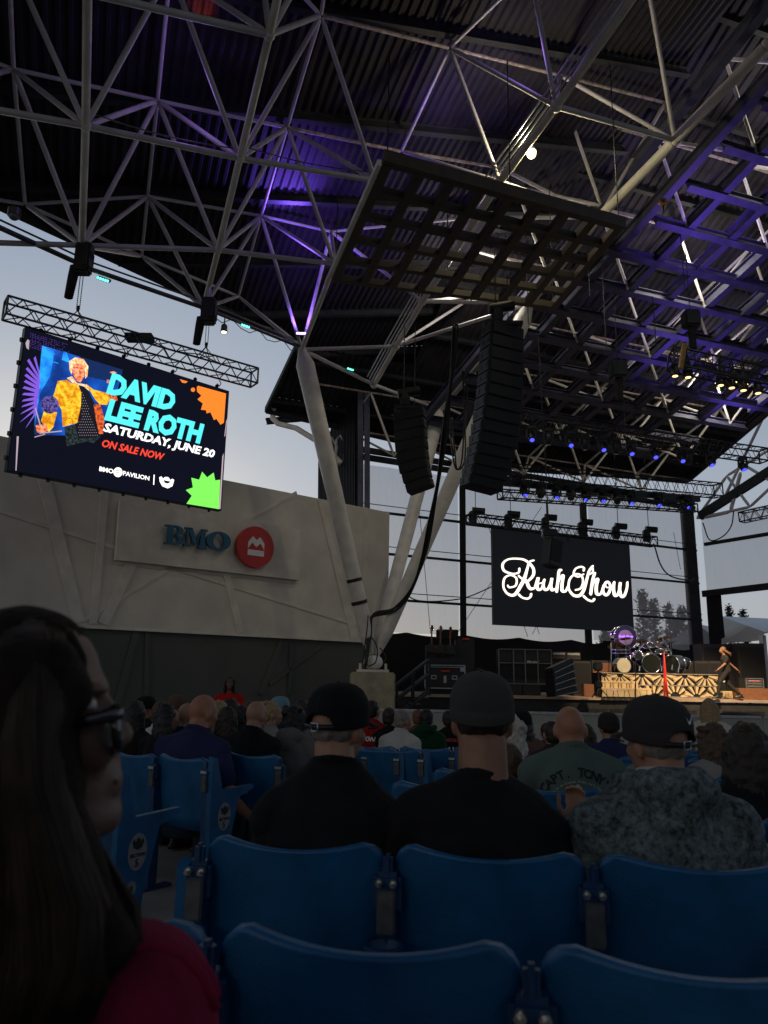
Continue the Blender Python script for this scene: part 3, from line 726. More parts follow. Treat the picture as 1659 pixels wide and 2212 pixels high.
# chain hoists
def hoist(px, py, by, Y, lab):
    t = empty('chain_hoist', pt(px, py, Y), lab, 'hoist', 'chain hoists of the advert screen truss')
    c = pt(px, (py+by)/2, Y); hgt = abs(pt(px, py, Y).z-pt(px, by, Y).z)
    m = MB().box(c, (.32, .26, hgt), bev=.04); m.box(c+Vector((.10, -.04, -.05)), (.16, .3, hgt*.6), bev=.03); m.build('motor_body', M['black'], t)
    m = MB().loft([((c.x-.17, c.y, c.z-hgt*.25), .09, .08), ((c.x-.18, c.y, c.z-hgt*.6), .10, .09), ((c.x-.22, c.y, c.z-hgt*1.28), .085, .08), ((c.x-.22, c.y, c.z-hgt*1.3), .05, .05)], 12); m.build('chain_bag', M['matte'], t)
    tz = zt+.2; top = pt(px, py, Y)
    m = MB()
    for x in (-.03, .03):
        z = c.z-hgt*.5
        while z > tz+.28:
            m.box((c.x+x, c.y, z), (.012, .024, .03)); z -= .045
    m.build('chain', M['black'], t)
    m = MB(); m.tube((c.x, c.y, tz+.36), (c.x, c.y, tz+.25), .03, n=8)
    for s in (-1, 1):
        for q in (-.1, .1): m.tube((c.x, c.y, tz+.26), Vector((c.x, c.y, tz-.03))+SCD*s*.2+SCN*q, .010, n=5)
    m.build('bridle', M['black'], t)
    m = MB(); m.tube(top, top+Vector((0, 0, .25)), .035, n=8); m.tube(top+Vector((.06, 0, 0)), top+Vector((.02, 0, .3)), .02, n=6); m.build('top_hook', M['alu'], t)
hoist(181, 527, 592, 13.7, 'black chain hoist over the screen truss under the left roof node')
hoist(451, 645, 700, 15.3, 'black chain hoist over the right half of the screen truss')

# ------------------------------------------------------------------ suspended panel grid
GZ = 10.0
q00, q10, q11, q01 = pz(837, 350, GZ), pz(1337, 487, GZ), pz(1195, 661, GZ), pz(724, 601, GZ)
eg = empty('hanging_panel_grid', (q00+q11)/2, 'dark brown rectangular grid of deep slats hanging under the roof centre', 'ceiling grid')
M['brown'] = mat('dark_brown_steel', (.075,.055,.04), .6, .1, .25, 5)
def gq(a, b, z=0): return q00.lerp(q10, a).lerp(q01.lerp(q11, a), b)+Vector((0, 0, z))
for i in range(9):
    a = i/8; MB().beam(gq(a, 0), gq(a, 1), .17, .15).build('long_slat', M['brown'], eg)
for j in range(6):
    b = j/5; MB().beam(gq(0, b, .006), gq(1, b, .006), .145, .145).build('cross_slat', M['brown'], eg)
MB().beam(gq(-.035, -.02, -.12), gq(-.035, 1.02, -.12), .07, .12).build('side_rail', M['tube_cream'], eg)
MB().beam(gq(-.02, -.02, .03), gq(1.02, -.02, .03), .08, .24).build('edge_beam', M['brown'], eg)
for a, b in ((0, 0), (1, 0), (0, 1), (1, 1), (.5, 0), (.5, 1)): MB().tube(gq(a, b), gq(a, b, 2.2+1.6*a), .012, n=5).build('hanger_wire', M['black'], eg)

# ------------------------------------------------------------------ line arrays
M['speaker'] = mat('black_speaker_paint', (.014,.014,.015), .5, 0, .2, 30, .15, 200)
M['grille'] = mat('speaker_grille', (.010,.010,.011), .75, .2, .4, 160)
M['speaker_side'] = mat('speaker_rear_panel', (.026,.026,.027), .5, .1, .25, 20)
def line_array(name, L_, Rr_, Y, n, yaw, D, lab, side):
    """L_, Rr_: pixel polylines of the left and right silhouette"""
    def ev(pl, f):
        x = f*(len(pl)-1); i = min(int(x), len(pl)-2); t = x-i
        return pl[i][0]*(1-t)+pl[i+1][0]*t, pl[i][1]*(1-t)+pl[i+1][1]*t
    t = empty(name, pt(*ev(L_, 0), Y), lab, 'speaker array')
    for k in range(n):
        f0, f1 = k/n, (k+1)/n
        a, b, c, d = [pt(*ev(p, f), Y) for p, f in ((L_, f0), (Rr_, f0), (L_, f1), (Rr_, f1))]
        cen = (a+b+c+d)/4; w = ((b-a).length+(d-c).length)/2; h = ((a-c).length+(b-d).length)/2
        xv = ((b-a)+(d-c)).normalized(); roll = math.atan2(xv.z, Vector((xv.x, xv.y)).length)
        Wd = (w-D*math.sin(R_(abs(yaw))))/math.cos(R_(yaw))
        Mx = Matrix.Rotation(R_(yaw), 3, 'Z') @ Matrix.Rotation(-roll, 3, 'Y')
        cb = MB().box(cen, (Wd, D, h*.955), Mx, bev=.018).build('cabinet', M['speaker'], t)
        s = side
        sm = MB().box(cen+Mx @ Vector((s*(Wd/2+.006), 0, 0)), (.012, D*.82, h*.8), Mx).build('side_plate', M['speaker_side'], cb)
        for y in (-.17, .12): MB().box(cen+Mx @ Vector((s*(Wd/2+.014), y*D*1.6, 0)), (.012, D*.16, h*.36), Mx).build('rigging_handle', M['black'], sm)
        gm = MB().box(cen+Mx @ Vector((0, -D/2-.004, 0)), (Wd*.94, .012, h*.86), Mx).build('grille', M['grille'], cb)
    top = (pt(*ev(L_, 0), Y)+pt(*ev(Rr_, 0), Y))/2
    m = MB().box(top+Vector((0, 0, .07)), (.9*(pt(*ev(Rr_, 0), Y)-pt(*ev(L_, 0), Y)).length, .3, .08)); m.box(top+Vector((-.12, 0, .3)), (.24, .22, .4), bev=.04)
    m.tube(top+Vector((-.3, 0, .45)), top+Vector((.25, 0, .55)), .12, n=12); m.build('rigging_frame', M['black'], t)
    m = MB()
    for x in (-.15, .12): m.tube(top+Vector((x, 0, .1)), top+Vector((x, 0, 2.3)), .012, n=5)
    m.build('hanging_chain', M['black'], t)
    return t
line_array('line_array', [(1040, 705), (1034, 770), (1030, 830), (1022, 890), (1013, 950), (1001, 1005), (990, 1052)], [(1132, 712), (1132, 770), (1131, 835), (1128, 895), (1122, 955), (1105, 1010), (1083, 1064)], 15.0, 14, 26, .46,
           'tall curved black line array of many cabinets hanging right of the tripod column', -1)
line_array('line_array', [(849, 893), (850, 925), (852, 960), (856, 1000), (868, 1035), (880, 1068)], [(921, 884), (922, 920), (925, 955), (927, 990), (932, 1020), (940, 1052)], 17.5, 8, -20, .34,
           'smaller black line array hanging between the legs of the tripod column', 1)

# cable bundles
def cable(pts, r, lab, n=7, mt='cable', nm='cable_bundle', strands=1, grp=None):
    pts = [Vector(p) for p in pts]
    # catmull-rom
    out = []
    for i in range(len(pts)-1):
        p0, p1, p2, p3 = pts[max(i-1, 0)], pts[i], pts[i+1], pts[min(i+2, len(pts)-1)]
        for k in range(6):
            t = k/6; out.append(.5*((2*p1)+(p2-p0)*t+(2*p0-5*p1+4*p2-p3)*t*t+(3*p1-p0-3*p2+p3)*t*t*t))
    out.append(pts[-1]); mb = MB()
    for s in range(strands):
        a = 2*math.pi*s/max(1, strands); o = Vector((math.cos(a), .5, math.sin(a)))*r*1.2 if strands > 1 else Vector((0, 0, 0))
        mb.path([p+o+Vector((math.sin(i*.5+s*2)*r*.6, 0, math.cos(i*.4+s)*r*.6)) for i, p in enumerate(out)], r, n)
    return tag(mb.build(nm, M[mt]), lab, 'cable', grp)
cable([pt(u, v, y) for u, v, y in [(985, 700, 16), (978, 790, 16.5), (968, 880, 17), (952, 1000, 18), (936, 1100, 19), (915, 1200, 20), (888, 1275, 20.8), (850, 1318, 21.1), (805, 1330, 21.2), (797, 1372, 21.2), (790, 1440, 21.1)]], .03,
      'thick black cable bundle drooping from the roof along the tripod column', strands=4)
cable([pt(u, v, y) for u, v, y in [(1000, 800, 16.5), (1006, 860, 17), (1003, 930, 17), (1000, 1000, 17), (985, 1010, 17), (978, 960, 17), (975, 900, 17)]], .02, 'loop of slack black cable beside the tall line array', strands=2)
for k, q in enumerate([[(795, 1330), (790, 1380), (784, 1430)], [(800, 1375), (815, 1400), (812, 1430), (795, 1440)], [(820, 1400), (833, 1420), (826, 1440)]]):
    cable([pt(u, v, 20.8) for u, v in q], .018, ['black cable tail hanging down the left leg foot of the column', 'black cable coil at the foot joint of the column', 'short black cable at the right of the column foot'][k], nm='cable')

# ------------------------------------------------------------------ upstage posts, girts and light scrims
def scrim_mat(name, col, tr):
    m = bpy.data.materials.new(name); m.use_nodes = True; n = m.node_tree.nodes; l = m.node_tree.links
    b = n['Principled BSDF']; out = n['Material Output']
    b.inputs['Roughness'].default_value = .9
    t = n.new('ShaderNodeBsdfTranslucent'); x = n.new('ShaderNodeBsdfTransparent'); mx = n.new('ShaderNodeMixShader'); m2 = n.new('ShaderNodeMixShader')
    co = n.new('ShaderNodeTexCoord'); mp = n.new('ShaderNodeMapping'); mp.inputs['Scale'].default_value = (1.6, 1.6, .35); no = n.new('ShaderNodeTexNoise'); no.inputs['Scale'].default_value = 2.2; no.inputs['Detail'].default_value = 5
    rp = n.new('ShaderNodeValToRGB'); rp.color_ramp.elements[0].position = .35; rp.color_ramp.elements[1].position = .65
    rp.color_ramp.elements[0].color = tuple(c*.86 for c in col)+(1,); rp.color_ramp.elements[1].color = tuple(col)+(1,)
    l.new(co.outputs['Object'], mp.inputs[0]); l.new(mp.outputs[0], no.inputs['Vector']); l.new(no.outputs[0], rp.inputs[0]); l.new(rp.outputs[0], t.inputs[0]); l.new(rp.outputs[0], b.inputs['Base Color'])
    x.inputs[0].default_value = (.9, .9, .92, 1)
    mx.inputs[0].default_value = .7; l.new(b.outputs[0], mx.inputs[1]); l.new(t.outputs[0], mx.inputs[2])
    m2.inputs[0].default_value = tr; l.new(mx.outputs[0], m2.inputs[1]); l.new(x.outputs[0], m2.inputs[2]); l.new(m2.outputs[0], out.inputs[0])
    return m
M['scrim'] = scrim_mat('pale_mesh_scrim', (.62, .57, .56), .62)
UD = Vector((.9, .436, 0)).normalized(); UO = pt(998, 1200, 30); UN = Vector((UD.y, -UD.x, 0))
def upx(u, v, off=0):
    P = ppl(u, v, UN, UO+UN*off); return P
def uz(u, v): P = upx(u, v)-UO; return P.dot(UD), (upx(u, v)).z
rear = empty('stage_rear_frame', UO, 'dark post and girt frame closing the back of the stage', 'frame')
for k, (u, v0, v1, w) in enumerate([(1001, 1050, 1420, .24), (1273, 1090, 1420, .26), (1507, 1085, 1430, .5)]):
    P0, P1 = upx(u, v1), upx(u, v0); P1.x, P1.y = P0.x, P0.y
    P0.z = -.9
    MB().ibeam(P0, P1, w, w*.9, .04, (0, 1, 0)).build('post', M['purlin'], rear)
s998, s1507 = uz(998, 1200)[0], uz(1507, 1200)[0]
sL = uz(770, 1200)[0]
for v in (1118, 1204, 1300):
    z = uz(920, v)[1]
    for a, b in ((sL, s998), (s998, s1507)):
        A, B = UO+UD*a, UO+UD*b; A.z = z; B.z = z
        MB().beam(A-UN*.05, B-UN*.05, .10, .09).build('girt', M['purlin'], rear)
    A = UO+UD*sL; B = UO+UD*s1507; A.z = z+.28; B.z = z+.28
    MB().tube(A, B, .018, n=5).build('wire', M['purlin'], rear)
zt_ = [uz(900, 1022)[1], uz(900, 1030)[1]]
for z in (uz(900, 1005)[1], uz(900, 990)[1]):
    A, B = UO+UD*sL, UO+UD*s1507; A.z = z; B.z = z
    MB().beam(A, B, .16, .22).build('top_girder', M['purlin'], rear)
def sheet(name, A, B, z0, z1, lab, folds=10, amp=.05, mt='scrim', off=.12, seed=0, grp=None, sag=0):
    A, B = Vector(A), Vector(B); d = (B-A); Ln = d.length; d.normalize(); nn = Vector((d.y, -d.x, 0)); nx, nz = int(max(20, Ln*7)), 26; mb = MB(); vs = []
    for j in range(nz+1):
        for i in range(nx+1):
            s = i/nx; t = j/nz
            w = noise.noise(Vector((s*Ln*.9+seed*7, t*1.1+s*2, seed)))*amp*2+math.sin(s*Ln*3.1+t*2.5+seed)*amp*.35
            z = z0+(z1-z0)*t-(sag*math.sin(math.pi*((s*folds) % 1))*(t)) 
            vs.append(A+d*(s*Ln)+nn*(w-off)+Vector((0, 0, z)))
    mb.add(vs, [(j*(nx+1)+i, j*(nx+1)+i+1, (j+1)*(nx+1)+i+1, (j+1)*(nx+1)+i) for j in range(nz) for i in range(nx)], 0, True)
    return tag(mb.build(name, M[mt]), lab, 'scrim', grp)
zb, ztop = uz(900, 1368)[1], uz(900, 1018)[1]
Z0v = Vector((0, 0, 0))
def flat(p): return Vector((p.x, p.y, 0))
sheet('scrim', flat(UO+UD*sL), flat(UO+UD*(s998-.1)), zb, ztop, 'pale see-through scrim between the cream wall and the first rear post', seed=1)
s1273 = uz(1273, 1200)[0]
sheet('scrim', flat(UO+UD*(s998+.15)), flat(UO+UD*(s1273-.15)), zb-.1, uz(1100, 1035)[1], 'pale see-through scrim behind the left half of the show screen', seed=2)
sheet('scrim', flat(UO+UD*(s1273+.15)), flat(UO+UD*(s1507-.3)), uz(1400, 1388)[1], uz(1400, 1085)[1], 'pale see-through scrim behind the right half of the show screen', seed=3)
# dark tarp along the bottom
sheet('tarpaulin', flat(UO+UD*(sL-.5)-UN*-.3), flat(UO+UD*(s1273+1.2)-UN*-.3), -.9, uz(1000, 1372)[1], 'black tarpaulin strung along the foot of the rear scrims', amp=.08, mt='matte', seed=4, folds=5, sag=.12)['category'] = 'tarpaulin'
# right side of the stage
RD_ = Vector((-.56, .83, 0)).normalized(); RO = upx(1509, 1200)
side = empty('stage_side_frame', RO, 'dark sloping beam and rails closing the right side of the stage', 'frame')
RNn = Vector((RD_.y, -RD_.x, 0))
def rpx(u, v): return ppl(u, v, RNn, RO)
MB().beam(rpx(1512, 1115), rpx(1760, 955), .2, .42).build('sloping_beam', M['purlin'], side)
MB().beam(rpx(1522, 1176), rpx(1760, 1137), .12, .16).build('rail', M['purlin'], side)
MB().beam(rpx(1518, 1283), rpx(1760, 1255), .15, .3).build('rail', M['purlin'], side)
for a, b in [((1505, 1120), (1570, 1028)), ((1505, 1120), (1620, 1095)), ((1560, 1085), (1659, 880)), ((1570, 1028), (1620, 1095)), ((1620, 1095), (1700, 1020)), ((1600, 1000), (1700, 1060)), ((1570, 1028), (1680, 960))]:
    seg(rpx(*a), rpx(*b), .07, 'brace', 'tube', 0, side)
seg(rpx(1520, 1118), rpx(1578, 1105), .09, 'brace', 'tube', 0, side); seg(rpx(1578, 1105), rpx(1600, 1020), .09, 'brace', 'tube', 0, side)
A, B = rpx(1524, 1280), rpx(1760, 1252)
sheet('scrim', flat(A), flat(B), (A.z+.1), rpx(1600, 1100).z, 'pale see-through scrim on the right side of the stage', seed=6)
# hanging black drape beside the right post
A, B = rpx(1523, 1300), rpx(1556, 1300)
sheet('drape', flat(A), flat(B), rpx(1540, 1440).z, rpx(1540, 1285).z, 'narrow black drape hanging right of the last rear post', mt='matte', seed=7, amp=.06)['category'] = 'drape'
# thin guy wires behind the stage
for k, (a, b) in enumerate([((1170, 1095), (985, 1372)), ((1085, 1130), (1165, 1370)), ((1045, 1110), (1140, 1375)), ((1220, 1230), (1150, 1370)), ((905, 1090), (930, 1368)), ((1455, 1150), (1470, 1230))]):
    MB().tube(upx(*a, .4), upx(*b, .4), .012, n=5).build('guy_wire', M['black'], rear)
# dark back wall at stage level
MB().prism([(sL-1, -.9), (s998+1, -.9), (s998+1, 2.1), (sL-1, 2.1)], flat(UO)-UN*.6, UD, WZ, UN, .05).build('low_backing', M['matte'], rear)

# ------------------------------------------------------------------ show screen upstage
VD = UD; VN = UN; VO = pt(1067, 1350, 26.5)
def vp(u, v, off=0): return ppl(u, v, VN, VO+VN*off)
def vsz(u, v): P = vp(u, v)-VO; return P.dot(VD), P.z
a, b = vsz(1067, 1350), vsz(1370, 1365); tz_ = vsz(1067, 1141)[1]; bz_ = (a[1]+b[1])/2; w_ = b[0]
show = empty('show_screen', vp(1067, 1350), 'black upstage screen with glowing cream script lettering', 'screen')
MB().prism([(0, bz_), (w_, bz_), (w_, tz_), (0, tz_)], VO-VN*.12, VD, WZ, VN, .12) .build('panel', M['black'], show)
sbk = mat('dim_screen_surface', (.006,.006,.007), .85, 0, 0, spec=.15, emit=(.0035,.0040,.005), estr=1)
MB().prism([(.02, bz_+.02), (w_-.02, bz_+.02), (w_-.02, tz_-.02), (.02, tz_-.02)], VO+VN*.0, VD, WZ, VN, .004).build('display', sbk, show)
for o in show.children:
    pass
# script strokes traced as tapering tubes flattened onto the screen; crop px -> display px
def c7(x, y): return (1061.7+x*.22, 1161.2+y*.22)
glow = em('glowing_cream', (1.0, .86, .72), 1.25)
def stroke(mb, pts, ws):
    P = []
    n = len(pts)
    for i in range(n-1):
        p0, p1, p2, p3 = [Vector(pts[j]) for j in (max(i-1, 0), i, i+1, min(i+2, n-1))]
        for k in range(7):
            t = k/7; q = .5*((2*p1)+(p2-p0)*t+(2*p0-5*p1+4*p2-p3)*t*t+(3*p1-p0-3*p2+p3)*t*t*t); P.append((q, ws[i]*(1-t)+ws[i+1]*t))
    P.append((Vector(pts[-1]), ws[-1])); vs = []
    for i, (q, w) in enumerate(P):
        d = (P[min(i+1, len(P)-1)][0]-P[max(i-1, 0)][0]).normalized(); s = Vector((-d.y, d.x))*w/2
        for r_ in (q+s, q-s):
            X = vp(*c7(*r_)); vs += [X+VN*.012, X+VN*.03]
    fs = []
    for i in range(len(P)-1):
        o = 4*i; fs += [(o+1, o+3, o+7, o+5), (o, o+4, o+6, o+2), (o, o+1, o+5, o+4), (o+2, o+6, o+7, o+3)]
    mb.add(vs, fs)
    for q, w in (P[0], P[-1]):   # round ends
        c = [q+Vector((math.cos(t*.7), math.sin(t*.7)))*w/2 for t in range(9)]
        v2 = [vp(*c7(*x))+VN*.031 for x in c]; mb.add(v2, [tuple(range(9))])
def letters(nm, strokes):
    mb = MB()
    for p, w in strokes: stroke(mb, p, [x*.72 for x in w])
    return mb.build(nm, glow, show)
letters('script_letter', [([(270,305),(262,345),(200,355),(120,325),(108,260),(160,215),(250,208),(330,225),(400,290),(410,360),(370,415),(325,440)], [26,24,20,30,30,22,22,26,34,36,30,24]),
                          ([(410,225),(370,240),(350,300),(320,400),(280,480),(225,560),(160,555),(115,490),(125,400),(185,370),(240,400),(235,470),(175,490),(155,470)], [22,24,30,44,44,40,28,24,26,20,24,24,22,20]),
                          ([(262,375),(290,400),(340,430),(360,480),(385,505),(420,495)], [22,20,40,40,36,26]), ([(265,560),(300,590),(350,600),(380,580),(385,555)], [28,22,26,26,30])])
letters('script_letter', [([(420,495),(440,440),(455,395),(445,455),(450,505),(480,510),(500,470),(515,415)], [20,34,36,40,38,26,24,30]), ([(455,455),(500,440),(515,415)], [16,14,20])])
letters('script_letter', [([(515,415),(505,470),(520,510),(550,505),(575,450),(590,400),(580,470),(590,515),(620,505)], [30,34,34,30,26,34,36,36,24])])
letters('script_letter', [([(680,320),(660,330),(650,420),(635,530)], [30,34,36,38]), ([(640,470),(670,400),(700,375),(690,450),(690,520),(725,525),(745,480)], [18,24,38,38,40,30,20])])
letters('script_letter', [([(900,325),(905,300),(870,288),(820,310),(805,360),(850,385),(900,360)], [28,22,24,22,24,22,18]), ([(990,280),(955,330),(930,420),(900,520),(860,570),(800,565),(755,500),(765,410),(820,360),(880,375),(895,440),(870,500),(820,515)], [26,30,34,40,40,34,24,26,22,22,24,24,22]),
                          ([(900,575),(940,610),(985,625),(1005,605)], [28,24,26,30]), ([(985,290),(990,340),(940,370)], [24,20,18])])
letters('script_letter', [([(1010,350),(990,420),(970,555)], [32,36,38]), ([(975,490),(1010,430),(1040,410),(1025,480),(1030,550),(1065,555),(1085,510)], [18,24,38,40,40,28,20])])
letters('script_letter', [([(1130,440),(1100,470),(1090,530),(1120,565),(1150,540),(1165,480),(1140,435),(1110,450),(1130,490),(1180,480)], [26,30,38,34,34,32,26,20,16,16])])
letters('script_letter', [([(1200,440),(1195,500),(1205,565),(1235,560),(1255,500),(1262,440),(1255,510),(1270,575),(1300,570),(1325,500),(1330,440)], [32,36,38,34,28,34,38,38,34,30,26])])
# truss and rigging above it
pA, pB = vp(1014, 1127), vp(1412, 1168); pA.z = pB.z = (vp(1070, 1128).z)
st = truss('lighting_truss', pA, pB, (0, 0, 1), .4, .36, .42, 'black box truss carrying the script-lettered show screen', 'truss', None, 'black', .028, .016)
MB().box((pA+pB)/2+Vector((0, 0, -.3)), (.1, .1, .2)).build('clamp', M['black'], st[0])
for k, (u, v) in enumerate([(1027, 1103), (1103, 1110), (1183, 1117), (1261, 1127), (1335, 1136), (1401, 1143)]):
    c = vp(u, v); t = empty('rigging_motor', c, ['black rigging motor at the left end of the show screen truss', 'black rigging motor second from the left above the show screen', 'black rigging motor third from the left above the show screen',
        'black rigging motor fourth from the left above the show screen', 'black rigging motor fifth from the left above the show screen', 'black rigging motor at the right end of the show screen truss'][k], 'hoist', 'rigging motors above the show screen')
    MB().tube(c-Vector((.12, 0, 0)), c+Vector((.34, 0, -.03)), .13, n=12).build('motor', M['black'], t)
    MB().box(c-Vector((.1, 0, .28)), (.28, .26, .5), bev=.04).build('gearbox', M['black'], t)
    MB().tube(c, Vector((c.x, c.y, 10.6)), .014, n=5).build('chain', M['black'], t)
# side-hung speaker in front of the screen
c = pt(1192, 1195, 20); t = empty('hanging_speaker', c, 'dark speaker cabinet hung at a tilt in front of the show screen', 'speaker')
Mx = Matrix.Rotation(R_(30), 3, 'Z') @ Matrix.Rotation(R_(10), 3, 'Y')
MB().box(c, (.42, .4, .78), Mx, bev=.03).build('cabinet', M['speaker_side'], t)
MB().box(c+Mx @ Vector((-.02, -.21, .05)), (.36, .02, .6), Mx).build('grille', M['grille'], t)
m = MB()
for z in (-.2, .2): m.box(c+Mx @ Vector((.215, 0, z)), (.02, .12, .12), Mx)
m.build('handle', M['black'], t)
MB().box(c+Vector((-.05, 0, .55)), (.4, .3, .22), bev=.03).build('yoke', M['black'], t)
MB().tube(c+Vector((-.05, 0, .6)), c+Vector((-.1, .5, 7)), .01, n=5).build('chain', M['black'], t)

# ------------------------------------------------------------------ lighting trusses over the stage
def mover(c, lit, lab, grp, tilt, sc=1.0):
    t = empty('moving_head_lamp', c, lab, 'stage lamp', grp)
    MB().box((0, 0, -.05), (.30*sc, .26*sc, .14*sc), bev=.02).xf(Matrix.Translation(c)).build('base', M['black'], t)
    for x in (-.17, .17): MB().box((x*sc, 0, -.28*sc), (.05*sc, .12*sc, .38*sc), bev=.01).xf(Matrix.Translation(c)).build('yoke_arm', M['black'], t)
    Rm = Matrix.Rotation(tilt, 3, 'X')
    hd = MB().loft([((0, 0, -.20), .10, .10), ((0, 0, -.16), .14, .13), ((0, 0, .12), .14, .13), ((0, 0, .2), .12, .12)], 12)
    hc = c+Vector((0, 0, -.42*sc)); hd.v = [Rm @ (v*sc)+hc for v in hd.v]; h = hd.build('head', M['black'], t)
    lens = MB().loft([((0, 0, -.215), .085, .085), ((0, 0, -.205), .09, .09)], 12); lens.v = [Rm @ (v*sc)+hc for v in lens.v]
    lens.build('lens', lit, h)
blue_l = em('lamp_lens_blue', (.05, .06, 1.0), 1.6); dark_l = mat('dark_glass', (.02,.02,.03), .1, 0, 0)
def trussrow(name, pa, pb, w, h, lab, **kw): return truss(name, pa, pb, (0, 0, 1), w, h, .5, lab, 'truss', None, 'black', .028, .015)
TA, TB = pt(1120, 908, 23.5), pt(1650, 985, 25.5)
trussrow('lighting_truss', TA, TB, .45, .45, 'upper black lighting truss of blue lamps across the stage roof')
TC, TD = pt(1085, 1018, 27.5), pt(1552, 1060, 31)
trussrow('lighting_truss', TC, TD, .5, .55, 'rear black truss high above the show screen')
TE, TF = pt(1080, 1068, 25.5), pt(1500, 1098, 29)
trussrow('lighting_truss', TE, TF, .35, .3, 'lower thin black truss above the show screen with blue lamps')
TG, TH = pt(1085, 1042, 26.5), pt(1510, 1078, 30)
MB().beam(TG, TH, .15, .25).build('cross_bar', M['black'], None, label='black horizontal bar between the rear lighting trusses', cat='beam')
def c5(x, y): return (1061.7+x*.36, 597.2+y*.36)
def on(A, B, u):
    lo, hi = 0, 1
    for _ in range(30):
        t = (lo+hi)/2; P = A.lerp(B, t); d = P-CAM; x = 829.5+FOC*d.dot(CR)/d.dot(CF)
        if x < u: lo = t
        else: hi = t
    return A.lerp(B, lo)
ords = ['first', 'second', 'third', 'fourth', 'fifth', 'sixth', 'seventh', 'eighth', 'ninth', 'tenth', 'eleventh', 'twelfth', 'thirteenth', 'fourteenth', 'fifteenth', 'sixteenth', 'seventeenth', 'eighteenth']
for k, (x, l_) in enumerate([(228, 1), (330, 0), (458, 1), (545, 0), (651, 1), (730, 0), (817, 1), (957, 1), (1117, 1), (1155, 0), (1290, 1), (1480, 1)]):
    c = on(TA, TB, c5(x, 0)[0]); c = c+Vector((0, -.25, -.25))
    mover(c, blue_l if l_ else dark_l, ('blue-lit' if l_ else 'unlit')+' moving head lamp, %s from the left under the upper truss' % ords[k], 'lamps under the upper truss', R_(-35 if l_ else 5), .85)
for k, (x, l_) in enumerate([(190, 1), (285, 0), (378, 1), (465, 0), (551, 1), (653, 1), (740, 0), (820, 1), (985, 1), (1158, 1)]):
    c = on(TG, TH, c5(x, 0)[0]); c = c+Vector((0, -.25, .05))
    mover(c, blue_l if l_ else dark_l, ('blue-lit' if l_ else 'unlit')+' moving head lamp, %s from the left under the rear trusses' % ords[k], 'lamps under the rear trusses', R_(-35 if l_ else 5), .95)
# cluster of amber front lamps upper right
ac, ad = pt(1450, 775, 19), pt(1720, 835, 19)
trussrow('lighting_truss', ac, ad, .5, .5, 'black front truss with glowing amber lamps at the upper right')
amb = em('lamp_lens_amber', (1.0, .62, .22), 2)
for k, (x, y) in enumerate([(1102, 597), (1178, 580), (1180, 605), (1383, 622), (1375, 653), (1455, 635), (1442, 668), (1522, 648), (1512, 683), (1600, 700)]):
    c = pt(*c5(x, y), 19); t = empty('amber_lamp', c+Vector((0, 0, .1)), 'small glowing amber spotlight, %s from the left on the front truss' % ords[k], 'stage lamp', 'amber lamps on the front truss')
    m = MB().loft([((c.x, c.y, c.z+.32), .09, .09), ((c.x, c.y, c.z+.05), .13, .13), ((c.x, c.y, c.z), .14, .14)], 12); m.build('housing', M['black'], t)
    MB().tube(c-Vector((0, 0, .012)), c-Vector((0, 0, .002)), .075, n=12).build('lens', amb, t)
    MB().tube(c+Vector((0, 0, .3)), c+Vector((0, 0, .8)), .025, n=6).build('stem', M['black'], t)
# cluster of dark boxes and cables near it
for k, (u, v, lab) in enumerate([(1492, 690, 'black hoist motor hanging over the right of the stage roof'), (1335, 800, 'small dark hoist motor hanging from the beam grid')]):
    c = pt(u, v, 19.5); t = empty('stage_hoist', c, lab, 'hoist')
    MB().box(c, (.45, .4, .5), bev=.05).build('motor', M['black'], t); MB().tube(c+Vector((0, 0, -.2)), c+Vector((0, 0, -.9)), .10, n=8).build('chain_bag', M['matte'], t)
    MB().tube(c, c+Vector((0, 0, 2.2)), .012, n=5).build('chain', M['black'], t)
    MB().tube(c+Vector((.1, 0, -.2)), c+Vector((.12, 0, -2.2)), .012, n=5).build('chain', M['black'], t)
c = pt(1474, 770, 18.5); MB().tube(c+Vector((.08, 0, .35)), c-Vector((.08, 0, .35)), .07, n=10).build('amber_scroller', mat('amber_film', (.25,.13,.02), .4, 0, .1, 8), None, label='amber cylinder hanging at the left end of the front lamp truss', cat='stage lamp')
c = pt(1432, 437, 17); t = empty('orange_pulley', c, 'small round orange pulley on the beam grid', 'pulley')
MB().tube(c-Vector((0, .04, 0)), c+Vector((0, .04, 0)), .11, n=20).build('wheel', mat('orange_paint', (.30,.13,.05), .5, 0, .2, 20), t)
MB().tube(c-Vector((0, .055, 0)), c+Vector((0, .055, 0)), .035, n=12).build('hub', M['black'], t); MB().tube(c, c-Vector((0, 0, .28)), .02, n=6).build('hook', M['black'], t)
# hanging cables under the stage roof
for k, (u, v0, v1) in enumerate([(1135, 470, 700), (1265, 430, 640), (1300, 560, 760), (1467, 470, 640), (1060, 620, 900), (1180, 1080, 1130), (1410, 640, 760)]):
    a = pt(u, v0, 18+k*.3); b = Vector((a.x, a.y, pt(u, v1, a.y).z))
    tag(MB().tube(a, b, .014, n=5).build('drop_cable', M['cable']), ['thin cable dropping just left of the floodlight corner of the panel grid', 'thin cable hanging right of the floodlight over the panel grid', 'thin cable hanging near the right end of the panel grid', 'thin cable hanging below the main pale roof chord at right', 'thin cable crossing the left lower part of the panel grid', 'thin cable hanging just above the show screen truss', 'thin cable dropping below the orange pulley'][k], 'cable', 'thin cables dropping from the stage roof')
cable([rpx(1518, 1130), rpx(1532, 1165), rpx(1560, 1160), rpx(1580, 1135), rpx(1586, 1100)], .03, 'black cable drooping from the right post to the side truss', nm='cable')
